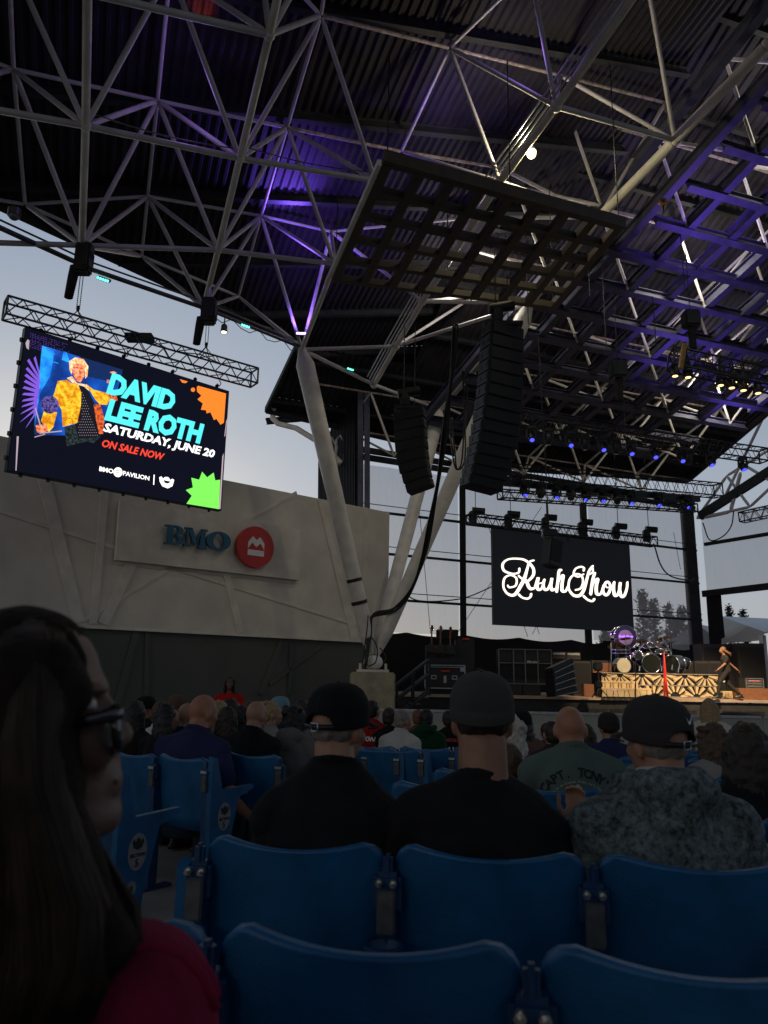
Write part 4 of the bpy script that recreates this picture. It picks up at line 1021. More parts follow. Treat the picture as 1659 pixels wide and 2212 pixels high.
cable([vp(1412, 1175), vp(1425, 1215), vp(1450, 1245), vp(1490, 1255), vp(1500, 1248)], .03, 'black cable sagging from the show screen truss to the right post', nm='cable')
cable([upx(870, 1280), upx(900, 1296), upx(960, 1298), upx(1010, 1290), upx(1066, 1265)], .025, 'black cable sagging across the left rear scrims', nm='cable')
truss('side_truss', rpx(1602, 1118), rpx(1800, 1075), (0, 0, 1), .45, .45, .5, 'short black truss entering from the right side of the stage', 'truss', None, 'black', .03, .018)

# ------------------------------------------------------------------ lamps on the canopy
cy = em('lamp_lens_cyan', (.10, .85, .62), 2.2)
FBa = [(bp(200, 583), bp(460, 672)), (bp(460, 672), bp(645, 748))]
for k, (u, v) in enumerate([(224, 606), (531, 706), (757, 799)]):
    if k < 2: c = ppl(u, v, RN, N1-RN*.12)
    else: c = ppl(u, v, RN, N1-RN*.1)
    t = empty('led_bar', c, ['cyan glowing lamp bar on the eave pipe above the advert screen', 'cyan glowing lamp bar on the eave pipe right of the second hoist', 'cyan glowing lamp bar on the beam right of the column head'][k], 'stage lamp', 'cyan lamp bars along the eave')
    dr = (fb[3]-fb[2]).normalized()
    MB().beam(c-dr*.15+WZ*.03, c+dr*.15+WZ*.03, .09, .05).build('housing', M['black'], t)
    m = MB()
    for q in range(5): m.ell(c+dr*(q-2)*.058-WZ*.0+Vector((0, -.05, 0)), .028, nu=8, nv=5)
    m.build('lens', cy, t)
c = pt(651, 722, 19.4); t = empty('led_bar', c, 'violet glowing lamp bar fixed above the head of the tripod column', 'stage lamp')
MB().beam(c-Vector((.14, 0, 0)), c+Vector((.14, .05, 0)), .09, .08).build('housing', M['black'], t)
m = MB()
for q in range(5): m.ell(c+Vector(((q-2)*.055, -.06, 0)), .03, nu=8, nv=5)
m.build('lens', em('lamp_lens_violet', (.5, .35, 1), 5), t)
c = pt(484, 712, 15.6); t = empty('spot_lamp', c+WZ*.2, 'small round spotlight hanging from the eave pipe', 'stage lamp')
MB().loft([((c.x, c.y, c.z+.14), .03, .03), ((c.x, c.y, c.z+.1), .07, .07), ((c.x, c.y, c.z-.06), .08, .08)], 12).build('housing', M['bracket'], t)
MB().tube(c-WZ*.065, c-WZ*.06, .06, n=12).build('lens', em('lamp_lens_warm', (1, .85, .5), 3), t)
MB().tube(c+WZ*.14, c+WZ*.38, .015, n=6).build('hook', M['black'], t)
c = pt(1148, 333, 14.6); t = empty('flood_lamp', c, 'bright yellow-white floodlight on the roof chord', 'lamp')
MB().ell(c, .10).build('bulb', em('lamp_yellow_white', (1, .86, .34), 7), t)
MB().loft([((c.x, c.y+.02, c.z+.26), .06, .06), ((c.x, c.y+.02, c.z+.08), .12, .12), ((c.x, c.y+.02, c.z+.04), .13, .13)], 12).build('housing', M['bracket'], t)
spot('flood_light', c+Vector((0, -.2, -.15)), c+Vector((1, 3, -4)), 110, (1, .9, .55), kind='POINT', rad=.1)
c = pt(30, 467, 12.6); t = empty('dome_lamp', c, 'small grey dome lamp on the eave pipe at the far left', 'lamp')
MB().ell(c, (.10, .10, .08)).build('dome', M['bracket'], t); MB().tube(c, c+WZ*.15, .12, n=12).build('housing', M['truss'], t)

# ---- lamps that light the place
cm_ = pt(1500, 820, 18)
spot('stage_front_wash', pt(1500, 830, 18.4), pt(1440, 1460, 25), 3300, (1, .74, .46), 42, .5)
spot('stage_front_wash_b', pt(1600, 852, 18.4), pt(1590, 1450, 24), 3000, (1, .72, .44), 40, .5)
spot('violet_up_light', ppl(655, 505, RN, DK-RN*.9), ppl(625, 395, RN, DK), 420, (.20, .09, 1), 110, 1, .08)
spot('violet_up_light_d', pt(640, 620, 17.0), ppl(740, 420, RN, DK), 300, (.22, .10, 1), 100, 1, .2)
spot('violet_up_light_c', ppl(960, 330, RN, DK-RN*1.6), ppl(1000, 200, RN, DK), 60, (.25, .12, 1), 120, 1, .2)
spot('violet_fill', ppl(420, 200, RN, DK-RN*1.6), ppl(420, 190, RN, DK), 11, (.40, .22, 1), kind='POINT', rad=.3)
spot('violet_fill_b', ppl(1150, 120, RN, DK-RN*1.6), ppl(420, 190, RN, DK), 11, (.40, .22, 1), kind='POINT', rad=.3)
spot('red_up_light', pt(470, 180, 12.5), ppl(440, 20, RN, DK), 60, (1, .12, .05), 26, .6, .05)
spot('violet_up_light_b', pt(651, 712, 19.2), ppl(690, 560, RN, DK), 120, (.25, .12, 1), 110, .9, .2)
spot('stage_violet', L(1.2, .8, -2.2), L(1.2, .3, 1), 150, (.25, .14, 1), 130, .8, .4)
spot('stage_violet_b', L(0, -1.2, -2.4), L(.2, -1.4, 1), 200, (.28, .15, 1), 130, .8, .4)
spot('stage_violet_c', L(2.6, 1.4, -1.6), L(2.6, 1.2, 1), 110, (.25, .14, 1), 120, .8, .4)
spot('stage_work_light', L(0.5, -.5, .5), L(1.5, 1.5, .8), 110, (1, .93, .78), kind='POINT', rad=.2)
spot('stage_work_light_b', L(2.5, 1.5, .5), L(1.5, 1.5, .8), 110, (1, .93, .78), kind='POINT', rad=.2)
spot('stage_work_light_d', L(.4, -2.5, .5), L(1.5, 1.5, .8), 120, (1, .95, .85), kind='POINT', rad=.2)
spot('stage_work_light_c', L(-1.5, .5, .5), L(1.5, 1.5, .8), 110, (1, .95, .85), kind='POINT', rad=.2)
# ------------------------------------------------------------------ stage deck and gear
DZ = .64
def dk(u, v): return pz(u, v, DZ)
f0, f1 = dk(1095, 1502), dk(1656, 1512)
fd = (f1-f0).normalized(); fa = f0-fd*1.2; fb_ = f0+fd*22
DN = Vector((fd.y, -fd.x, 0))
deck = empty('stage_deck', fa, 'long dark stage with a pale warm lit deck edge', 'stage')
M['deckwood'] = mat('stage_deck_top', (.36,.27,.20), .55, 0, .18, 2.5, .1, 30)
M['skirt'] = mat('black_stage_skirt', (.02,.02,.021), .8, 0, .3, 6)
back = Vector((-fd.y, fd.x, 0))
def fr(s, b, z): return f0+fd*s+back*b+Vector((0, 0, z-DZ))
MB().prism([(-4.2, 0), (20, 0), (20, 9), (-4.2, 9)], (f0.x, f0.y, DZ-.08), fd, back, WZ, .08).build('deck_top', M['deckwood'], deck)
MB().beam(fr(-4.2, -.03, DZ-.05), fr(20, -.03, DZ-.05), .05, .09).build('deck_edge', M['deckwood'], deck)
MB().beam(fr(-4.2, .05, (DZ-.12-.9)/2), fr(20, .05, (DZ-.12-.9)/2), .06, DZ-.12+.9).build('skirt', M['skirt'], deck)
m = MB()
for k in range(-6, 28): m.box(fr(k*.72, -.0, -.1), (.6, .06, .75), Matrix.Rotation(math.atan2(fd.y, fd.x), 3, 'Z'))
tag(m.build('skirt_panels', M['black'], deck), kind='stuff')
RZ = Matrix.Rotation(math.atan2(fd.y, fd.x), 3, 'Z')
# pale crowd barrier
M['barrier'] = mat('grey_barrier_panel', (.30,.31,.29), .6, .1, .15, 3)
b0, b1 = pz(800, 1538, .36), pz(1700, 1548, .36)
b0 = Vector((b0.x, 19.6, 0)); b1 = Vector((b1.x+1, 19.0, 0)); bdv = (b1-b0).normalized(); Lb = (b1-b0).length; nb = int(Lb/1.22)
for k in range(nb):
    a, c = b0+bdv*(k*1.22+.03), b0+bdv*((k+1)*1.22-.03); fz = floor_z(19.5)
    t = empty('barrier_panel', Vector(((a.x+c.x)/2, (a.y+c.y)/2, fz)), 'pale grey crowd barrier panel, %s from the left, before the stage' % (['first','second','third','fourth','fifth','sixth','seventh','eighth','ninth','tenth','eleventh','twelfth','thirteenth'][k]), 'barrier', 'crowd barrier panels before the stage')
    MB().beam(a+WZ*(fz+.55), c+WZ*(fz+.55), .03, .98).build('sheet', M['barrier'], t)
    MB().beam(a+WZ*(fz+1.08), c+WZ*(fz+1.08), .09, .06).build('top_rail', M['alu'], t)
    m = MB(); m.beam(a-bdv*.0+WZ*fz, a+WZ*(fz+1.06), .05, .05, (0, 1, 0)); m.build('post', M['barrier'], t)
    m = MB(); m.beam(c+WZ*fz, c+WZ*(fz+1.06), .05, .05, (0, 1, 0)); m.build('post', M['barrier'], t)

# stairs with rails
stt = empty('stage_stairs', pt(850, 1500, 22.6), 'dark metal stairs with slanting handrails going up to the stage wing', 'stairs')
SA, SB = pt(786, 1560, 22.4), pt(925, 1497, 23.2)
SA.z = floor_z(22.4); SB.z = DZ
for k in range(8):
    p = SA.lerp(SB, (k+.5)/8); m = MB().box(p, (.30, 1.1, .04), RZ); m.build('tread', M['black'], stt)
    MB().box(p+Vector((-.15, -.2, .025)), (.03, .5, .02), RZ).build('tread_nose', M['alu'], stt)
for off in (-.6, .6):
    o = Vector((0, off, 0))
    for h in (1.05, .62, .12): MB().beam(SA+o+WZ*h, SB+o+WZ*h, .06, .07).build('rail', M['black'], stt)
    for k in range(5):
        p = SA.lerp(SB, k/4)+o; MB().beam(p, p+WZ*1.08, .06, .06, (0, 1, 0)).build('rail_post', M['black'], stt)
    MB().beam(SB+o+WZ*1.05, SB+o+Vector((1.2, .1, 1.05)), .06, .07).build('rail', M['black'], stt)

# drum riser: curved front with sunburst cut-outs
def c4(x, y): return (1260.8+.24*x, 1360.3+.24*y)
YR = 25.6
ra, rb = pt(1296, 1500, YR), pt(1554, 1500, YR+.4)
riser = empty('drum_riser', ((ra.x+rb.x)/2, YR, DZ), 'cream and black drum riser with sunburst cut-out front and curved right end', 'riser')
RH = pt(1434, 1455.5, YR).z-DZ
M['cream'] = mat('cream_lit_panel', (.60,.45,.24), .55, 0, .1, 3)
M['cream2'] = mat('grey_gold_edging', (.30,.26,.20), .4, .3, .2, 6)
Rw = rb.x-ra.x
def rc(s, z, o=0):   # curved front, s in 0..1
    x = ra.x+Rw*s; y = YR-.35*math.sin(math.pi*min(1, s*.5+.25))+ (0 if s < .93 else (s-.93)*12)
    return Vector((x, y-.0-o, DZ+z))
ns = 48; m = MB(); vs = []
for k in range(ns+1):
    s = k/ns; vs += [rc(s, 0.0), rc(s, RH), Vector((rc(s, 0).x, YR+1.9, DZ+RH)), Vector((rc(s, 0).x, YR+1.9, DZ))]
fs = []
for k in range(ns): o = 4*k; fs += [(o, o+4, o+5, o+1), (o+1, o+5, o+6, o+2), (o+2, o+6, o+7, o+3)]
fs += [(0, 1, 2, 3), (4*ns, 4*ns+3, 4*ns+2, 4*ns+1)]
m.add(vs, fs).build('riser_body', M['black'], riser)
def rpoly(mb, poly, o, th=.02):
    n = len(poly); v = [rc(s, z, o) for s, z in poly]+[rc(s, z, o+th) for s, z in poly]
    mb.add(v, [tuple(range(n, 2*n)), tuple(range(n))[::-1]]+[(k, (k+1) % n, n+(k+1) % n, n+k) for k in range(n)])
def fan(cx, cz, up, w, h, nray, hub, clipz):
    pm, em_ = MB(), MB()
    for k in range(nray):
        a0, a1 = math.pi*(k+.14)/nray, math.pi*(k+.58)/nray
        def lim(a, r):
            x, z = math.cos(a)*r*w, math.sin(a)*r*h
            return (min(1, max(0, (cx+x/Rw))), min(clipz[1], max(clipz[0], cz+up*z)))
        rpoly(pm, [lim(a0, hub), lim(a0, 1), lim(a1, 1), lim(a1, hub)], .012)
        rpoly(em_, [lim(a1+.06, hub), lim(a1+.06, 1), lim(a1+.13, 1), lim(a1+.13, hub)], .02, .015)
    return pm, em_
half = RH*.5
cxs = [.06, .23, .40, .57, .74, .91]
for i, cx in enumerate(cxs):
    pm, e_ = fan(cx, .01, 1, .42, half*1.15, 6 if i % 2 else 5, .42 if i % 2 else .3, (.02, half-.01))
    pm.build('sunburst_panel', M['cream'], riser); e_.build('sunburst_edging', M['cream2'], riser)
for i, cx in enumerate([.145, .315, .485, .655, .825, .96, .02]):
    pm, e_ = fan(cx, RH-.03, -1, .42, half*1.25, 6 if i % 2 == 0 else 5, .25, (half+.02, RH-.03))
    pm.build('sunburst_panel', M['cream'], riser); e_.build('sunburst_edging', M['cream2'], riser)
for z, nm in ((RH-.01, 'rim'), (half, 'rim'), (.02, 'rim')):
    MB().path([rc(k/ns, z, .03) for k in range(ns+1)], .018, 5).build(nm, M['cream2'], riser)
for (a, b, y, w) in (((160, 462), (490, 478), YR-.75, .5), ((160, 520), (612, 548), YR-1.2, .5)):
    p, q = pt(*c4(*a), y), pt(*c4(*b), y); z = (p.z+q.z)/2
    s_ = MB().box(((p.x+q.x)/2, y+.25, z), (q.x-p.x, w, .06)); s_.build('step', M['cream'], riser)
    fm = MB()
    for k in range(9):
        x = p.x+(q.x-p.x)*(k+.5)/9; fm.prism([(x-.08, DZ+.02), (x+.08, DZ+.02), (x+.11 if k % 2 else x+.05, z-.04), (x-.11 if k % 2 else x-.05, z-.04)], (0, y+.02, 0), (1, 0, 0), (0, 0, 1), (0, -1, 0), .02)
    fm.build('step_front', M['cream'], riser)
    MB().box(((p.x+q.x)/2, y+.28, (z+DZ)/2-.02), (q.x-p.x-.02, w-.1, z-DZ-.07)).build('step_body', M['black'], riser)
p, q = pt(*c4(1248, 560), YR+.2), pt(*c4(1452, 565), YR+.2)
MB().box(((p.x+q.x)/2, YR+.45, p.z), (q.x-p.x, .5, .05)).build('step', M['cream'], riser)
fm = MB()
for k in range(8):
    x = p.x+(q.x-p.x)*(k+.5)/8; fm.prism([(x-.05, DZ+.01), (x+.03, DZ+.01), (x+.06, p.z-.03), (x-.02, p.z-.03)], (0, YR+.22, 0), (1, 0, 0), (0, 0, 1), (0, -1, 0), .02)
fm.build('step_front', M['cream'], riser)
spot('step_violet', pt(1325, 1492, YR-1.0), pt(1325, 1492, YR), 30, (.35, .15, 1), 120, .8, .05)

# drum kit
kit = empty('drum_kit', pt(1400, 1452, YR+.8), 'large black and chrome double bass drum kit on the sunburst riser', 'drum kit')
KZ = DZ+RH
def drum(x, y, r, depth, Yd, yaw, pitch, shell, head, nm='drum', zfix=None, txt=None):
    c = pt(*c4(x, y), Yd)
    if zfix is not None: c.z = zfix
    q = Matrix.Rotation(R_(yaw), 3, 'Z') @ Matrix.Rotation(R_(pitch), 3, 'X'); ax = q @ Vector((0, -1, 0)); ex = q @ Vector((1, 0, 0)); ez = q @ Vector((0, 0, 1))
    d = MB().tube(c+ax*depth/2, c-ax*depth/2, r, n=28).build(nm, M[shell], kit)
    MB().path([c+ax*(depth/2+.005)+(ex*math.cos(t*.2244)+ez*math.sin(t*.2244))*(r+.006) for t in range(28)], .016, 5, closed=True).build('hoop', M['chrome'], d)
    MB().path([c-ax*(depth/2)+(ex*math.cos(t*.2244)+ez*math.sin(t*.2244))*(r+.006) for t in range(28)], .014, 5, closed=True).build('hoop', M['chrome'], d)
    MB().tube(c+ax*(depth/2+.004), c+ax*(depth/2+.010), r*.95, n=28).build('drum_head', head, d)
    lm_ = MB()
    for k in range(8):
        a = k*math.pi/4+.3; o = (ex*math.cos(a)+ez*math.sin(a))*(r+.012); lm_.tube(c+ax*depth*.35+o, c+ax*depth*.05+o, .012, n=5)
    lm_.build('lug', M['chrome'], d)
    return c, ax, ex, ez, d
M['drumshell'] = mat('black_gloss_shell', (.012,.012,.014), .12, 0, .1, 5, coat=.5)
hc = mat('cream_drum_head', (.60,.55,.38), .5, 0, .1, 4); hb = mat('glossy_black_head', (.012,.014,.012), .08, 0, .1, 4)
drum(590, 305, .315, .42, YR+.35, 0, 0, 'drumshell', hb, 'bass_drum')
drum(815, 312, .30, .45, YR+.45, -50, 0, 'drumshell', hb, 'bass_drum')
drum(343, 322, .245, .35, YR+.3, 4, 0, 'drumshell', hc, 'floor_tom')
c, ax, ex, ez, d = drum(358, 72, .42, .35, YR+1.5, 4, 0, 'drumshell', M['drumshell'], 'gong_drum')
MB().tube(c+ax*.19, c+ax*.2, .27, n=28).build('gong_head', mat('pale_gold_head', (.11,.095,.06), .45, 0, .15, 5), d)
tm = text_mb('Roth Show', .115, frame(c+ax*.205-ex*.25+ez*.0, ex, ez, ax), .002, .004, .3); tm.build('head_lettering', em('glowing_violet_print', (.3, .08, 1), 2.2), d)  # printed script given its own glow, though it is no lamp
for x, y, r, yw, pc_, Yd in [(475, 245, .17, 15, -25, YR+.5), (545, 165, .13, 10, -40, YR+.8), (600, 160, .13, 0, -45, YR+.8), (660, 155, .13, -5, -45, YR+.85), (715, 165, .14, -20, -40, YR+.85), (690, 215, .12, -10, -40, YR+.7), (400, 280, .15, 20, -10, YR+.7), (900, 300, .2, -70, -10, YR+.8)]:
    drum(x, y, r, .22, Yd, yw, pc_, 'drumshell', hb, 'tom')
M['cymbal'] = mat('bronze_cymbal', (.35,.26,.12), .28, .9, .15, 6)
for x, y, r, Yd, tl in [(525, 102, .24, YR+1, 8), (712, 80, .26, YR+1.1, -8), (375, 78, .2, YR+.9, -3), (300, 128, .24, YR+1, 12), (282, 160, .26, YR+1.1, 14), (375, 190, .2, YR+.9, 5), (780, 120, .18, YR+1.1, -20)]:
    c = pt(*c4(x, y), Yd); Mx = Matrix.Rotation(R_(tl), 3, 'Y') @ Matrix.Rotation(R_(-14), 3, 'X'); m = MB()
    prof = [(.0, .035), (.04, .032), (.06, .014), (1, -.01)]
    n_ = 24; vs = []
    for f, z in prof:
        for k in range(n_): vs.append(c+Mx @ Vector((math.cos(2*math.pi*k/n_)*max(f*r, .004), math.sin(2*math.pi*k/n_)*max(f*r, .004), z)))
    vs2 = [v-Mx @ Vector((0, 0, .004)) for v in vs]
    m.add(vs, [(i*n_+k, (i+1)*n_+k, (i+1)*n_+(k+1) % n_, i*n_+(k+1) % n_) for i in range(3) for k in range(n_)], 0, True)
    m.add(vs2, [(i*n_+k, i*n_+(k+1) % n_, (i+1)*n_+(k+1) % n_, (i+1)*n_+k) for i in range(3) for k in range(n_)], 0, True)
    cyb = m.build('cymbal', M['cymbal'], kit)
    MB().tube(c, Vector((c.x+.02, c.y, KZ)), .012, n=6).build('cymbal_stand', M['chrome'], cyb)
rk = MB()
for (a, b) in [((248, 212), (470, 212)), ((470, 212), (790, 215)), ((248, 120), (248, 385)), ((452, 205), (452, 385)), ((790, 200), (790, 385)), ((248, 180), (420, 185)), ((640, 180), (790, 190)), ((700, 60), (790, 215)), ((560, 120), (620, 215))]:
    rk.tube(pt(*c4(*a), YR+.6), pt(*c4(*b), YR+.6), .019, n=7)
rk.build('chrome_rack', M['chrome'], kit)
m = MB(); m.path([pt(*c4(x, y), YR+.2) for x, y in [(740, 240), (765, 228), (820, 232), (880, 236)]], .016, 6); m.build('hoop_bar', M['chrome'], kit)
for x, y in [(502, 372), (700, 375), (795, 360), (860, 350), (852, 385)]:
    MB().tube(pt(*c4(x, y), YR-.05), pt(*c4(x+4, y-45), YR-.05), .03, .02, n=7).build('pedal_post', M['chrome'], kit)
ms = MB().tube(pt(*c4(440, 238), YR+.1), pt(*c4(545, 128), YR+.1), .012, n=6); ms.ell(pt(*c4(436, 240), YR+.1), .03); ms.build('boom_microphone', M['bracket'], kit)
spot('kit_violet', pt(1350, 1350, YR+.2), pt(1360, 1400, YR+1.3), 110, (.25, .1, 1), 100, .8, .1)
# microphone stands on the deck
def micstand(u, v0, v1, Y, mt, lab, boom=0):
    a = pt(u, v1, Y); a.z = DZ; b = pt(u, v0, Y); t = empty('microphone_stand', a, lab, 'microphone stand')
    MB().tube(a, b, .016, n=7).build('pole', mt, t)
    m = MB().tube(a, a+WZ*.02, .15, n=16); m.build('base', mt, t)
    m = MB().tube(b, b+Vector((.03+boom, -.05, .06)), .012, n=6); m.ell(b+Vector((.05+boom, -.07, .08)), .032, nu=8, nv=6); m.build('microphone', M['bracket'], t)
    return t, a, b
t, a, b = micstand(1434, 1411, 1504, 24.4, M['red'], 'red microphone stand with trailing red scarves in front of the drums')
m = MB(); rng = random.Random(3)
for k in range(7):
    x0 = rng.uniform(-.035, .035); m.path([b+Vector((0, -.02, -.02)), b+Vector((x0*.6, -.05, -.4)), b+Vector((x0*1.3, -.05, -.85)), b+Vector((x0*1.8+.03*math.sin(k), -.08, -(b.z-a.z)+.03*(k % 4)))], .014, 5)
m.build('scarf', M['red'], t)
micstand(1373, 1420, 1503, 24.3, M['black'], 'thin black microphone stand left of the red stand', -.1)

# amps, cabinets and cases
M['tolex'] = mat('black_tolex', (.022,.021,.020), .7, 0, .2, 40, .1, 200)
def cab(name, u0, v0, u1, v1, Y, dep, lab, mt='tolex', grp=None, cat='amplifier', face='grille', text=None, yaw=0, zb=None):
    a, b = pt(u0, v1, Y), pt(u1, v0, Y)
    if zb is not None: a.z = zb
    c = (a+b)/2; w, h = b.x-a.x, b.z-a.z; Mx = Matrix.Rotation(R_(yaw), 3, 'Z')
    t = empty(name, Vector((c.x, c.y, a.z)), lab, cat, grp)
    cc = c+Mx @ Vector((0, dep/2, 0))
    MB().box(cc, (w, dep, h), Mx, bev=.015).build('body', M[mt], t)
    if face: MB().box(c+Mx @ Vector((0, -.006, 0)), (w*.90, .012, h*.86), Mx).build('front_cloth', M[face], t)
    if text:
        txt, fx, fz, sz = text
        text_mb(txt, sz, frame(c+Mx @ Vector((w*(fx-.5), -.022, h*(fz-.5))), Mx @ Vector((1, 0, 0)), (0, 0, 1), Mx @ Vector((0, -1, 0))), .004, .003, .3).build('badge', M['white'], t)
    return t, c, w, h, Mx
cab('speaker_cabinet', 1503, 1428, 1530, 1457, 27, .4, 'black guitar cabinet with white script badge right of the drums', text=('Marshall', .22, .42, .13), zb=DZ)
cab('speaker_cabinet', 1533, 1428, 1562, 1457, 27, .4, 'black guitar cabinet with white script badge behind the walking performer', text=('Marshall', .22, .42, .13), zb=DZ)
cab('speaker_cabinet', 1476, 1430, 1500, 1457, 27.2, .4, 'plain black guitar cabinet between drums and badge cabinets', zb=DZ)
M['browncab'] = mat('brown_tolex', (.22,.09,.04), .6, 0, .15, 10)
cab('speaker_cabinet', 1279, 1427, 1321, 1456, 26.5, .4, 'reddish brown cabinet with dark frame left of the drum riser', face='browncab', zb=DZ)
cab('speaker_cabinet', 1240, 1428, 1276, 1500, 25.5, .5, 'tall dark speaker stack behind the wedge tower', zb=DZ)
cab('small_case', 1262, 1478, 1283, 1500, 24.8, .3, 'small brown upright case at the left of the riser steps', mt='browncab', face=None, zb=DZ, cat='case')
cab('amplifier_head', 1193, 1408, 1222, 1424, 25.9, .25, 'amplifier head with pale control strip, left of a pair', face=None); cab('amplifier_head', 1224, 1409, 1254, 1425, 25.9, .25, 'amplifier head with pale control strip, right of a pair', face=None)
for u0, u1 in ((1195, 1220), (1226, 1252)):
    a, b = pt(u0, 1414, 25.86), pt(u1, 1410, 25.86)
for o in list(COL.objects):
    if o.name.startswith('amplifier_head'):
        bdy = o.children[0]; c = origin(o); w = .46
        MB().box(c+Vector((0, -.012, .19)), (w*.9, .02, .07)).build('control_strip', M['barrier'], o)
cab('speaker_cabinet', 1195, 1426, 1252, 1500, 26, .5, 'wide dark cabinet under the two amplifier heads', zb=DZ)
# cage of cabinets
tcg = cab('cabinet_cage', 1078, 1404, 1190, 1476, 26, .6, 'metal framed rack of dark guitar cabinets on the stage wing', face=None, cat='rack')
t, c, w, h, Mx = tcg
for fx in (-.5, -.22, 0, .24, .5): MB().box(c+Vector((w*fx, -.03, 0)), (.04, .05, h)).build('upright', M['bracket'], t)
for fz in (-.5, .1, .5): MB().box(c+Vector((0, -.045, h*fz)), (w, .05, .035)).build('rail', M['bracket'], t)
text_mb('Marshall', .12, frame(c+Vector((.05, -.05, .12)), (1, 0, 0), (0, 0, 1), (0, -1, 0)), .004, .002, .3).build('badge', M['white'], t)
for fx in (-.36, -.11, .12, .37): MB().box(c+Vector((w*fx, -.012, -.12)), (w*.2, .02, h*.5)).build('cabinet_front', M['grille'], t)
# tower of stacked wedge cabinets
t = empty('wedge_speaker_stack', pt(1205, 1500, 23.9), 'tower of five tilted wedge speakers fanned at the stage edge', 'speaker stack')
for k in range(5):
    c = pt(1207+k*1.5, 1440+k*13.5, 23.9); Mx = Matrix.Rotation(R_(-24+k*3), 3, 'Y') @ Matrix.Rotation(R_(18), 3, 'Z')
    w_ = MB().box(c, (.80, .55, .17), Mx, bev=.015).build('wedge', M['speaker'], t)
    MB().box(c+Mx @ Vector((.0, -.28, -.085)), (.78, .015, .012), Mx).build('edge_strip', M['alu'], w_)
    if k == 0: MB().box(c+Mx @ Vector((0, 0, .09)), (.76, .52, .012), Mx).build('top_sheet', mat('dusty_pink_sheet', (.16,.11,.12), .6, 0, .1, 9), w_)
# camera or lamp stand silhouettes
t = empty('lamp_stand', pt(1294, 1500, 23.6), 'dark slim lamp stand at the stage edge before the riser steps', 'stand')
a = pt(1294, 1500, 23.6); a.z = DZ
MB().tube(a, a+WZ*.85, .03, n=8).build('pole', M['black'], t); MB().box(a+WZ*.95, (.28, .2, .28), bev=.04).build('lamp_body', M['black'], t); MB().box(a+WZ*.4, (.22, .16, .2), bev=.03).build('battery_box', M['black'], t)
m = MB()
for k in range(3): m.tube(a+WZ*.35, a+Vector((.3*math.cos(k*2.1), .3*math.sin(k*2.1), 0)), .015, n=6)
m.build('tripod_foot', M['black'], t)
# flight case with silver edges
t, c, w, h, Mx = cab('flight_case', 918, 1438, 1004, 1486, 24.6, .7, 'black flight case with silver edges and latches on the stage wing', cat='case', face=None)
m = MB()
for z in (-h/2, h/2): m.box(c+Vector((0, -.01, z)), (w+.02, .04, .035))
for x in (-w/2, w/2): m.box(c+Vector((x, -.01, 0)), (.035, .04, h))
m.build('edge_trim', M['alu'], t)
m = MB().box(c+Vector((0, -.012, h*.42)), (w*.98, .025, .02)); m.build('lid_seam', M['alu'], t)
for x in (-.28, .24): MB().box(c+Vector((w*x, -.02, -.02)), (.17, .03, .13)).build('butterfly_latch', M['alu'], t); 
for x in (-.28, .24): MB().box(c+Vector((w*x, -.04, -.02)), (.11, .02, .07)).build('latch_dish', M['black'], t)
MB().box(c+Vector((0, -.02, -.08)), (.09, .03, .22)).build('handle', M['alu'], t)
for x in (-.43, .43): MB().box(c+Vector((w*x, -.02, h*.32)), (.12, .03, .12)).build('corner_fitting', M['alu'], t)
MB().box(c+Vector((.02, -.018, h*.25)), (.28, .02, .06)).build('red_tape', M['red'], t)
cab('dolly_rack', 920, 1487, 992, 1502, 24.7, .6, 'low dolly of metal fittings under the silver-edged flight case', cat='rack', face=None, zb=DZ)
cab('road_case', 921, 1394, 986, 1437, 26, .8, 'tall dark road case behind the silver-edged flight case', cat='case', face=None, zb=DZ)
cab('road_case', 986, 1379, 1025, 1450, 26.2, .8, 'taller dark road case with red tape near its top', cat='case', face=None, zb=DZ)
for u0, v0, u1, v1, Y in ((999, 1378, 1014, 1382, 26.15), (928, 1397, 947, 1401, 25.95)):
    a, b = pt(u0, v1, Y), pt(u1, v0, Y); tag(MB().box((a+b)/2, (b.x-a.x, .02, b.z-a.z)).build('red_tape_strip', M['red']), 'red tape strip stuck on the %s road case' % ('taller' if u0 > 990 else 'tall left'), 'tape')
cab('small_case', 1027, 1442, 1041, 1450, 25.5, .4, 'small silver-edged case right of the tall road cases', cat='case', face=None, zb=DZ)
cab('low_case', 1075, 1478, 1128, 1500, 24.9, .5, 'low black case at the left of the wing deck', cat='case', face=None, zb=DZ)
cab('low_case', 1130, 1479, 1168, 1500, 24.9, .5, 'low black case next to the wedge speaker tower', cat='case', face=None, zb=DZ)
cab('bag_pile', 944, 1360, 990, 1380, 26.2, .5, 'dark bags piled on top of the tall road cases', cat='bags', face=None, mt='matte')
M['dullred'] = mat('dull_red_lacquer', (.16,.03,.025), .5, 0, .2, 12)
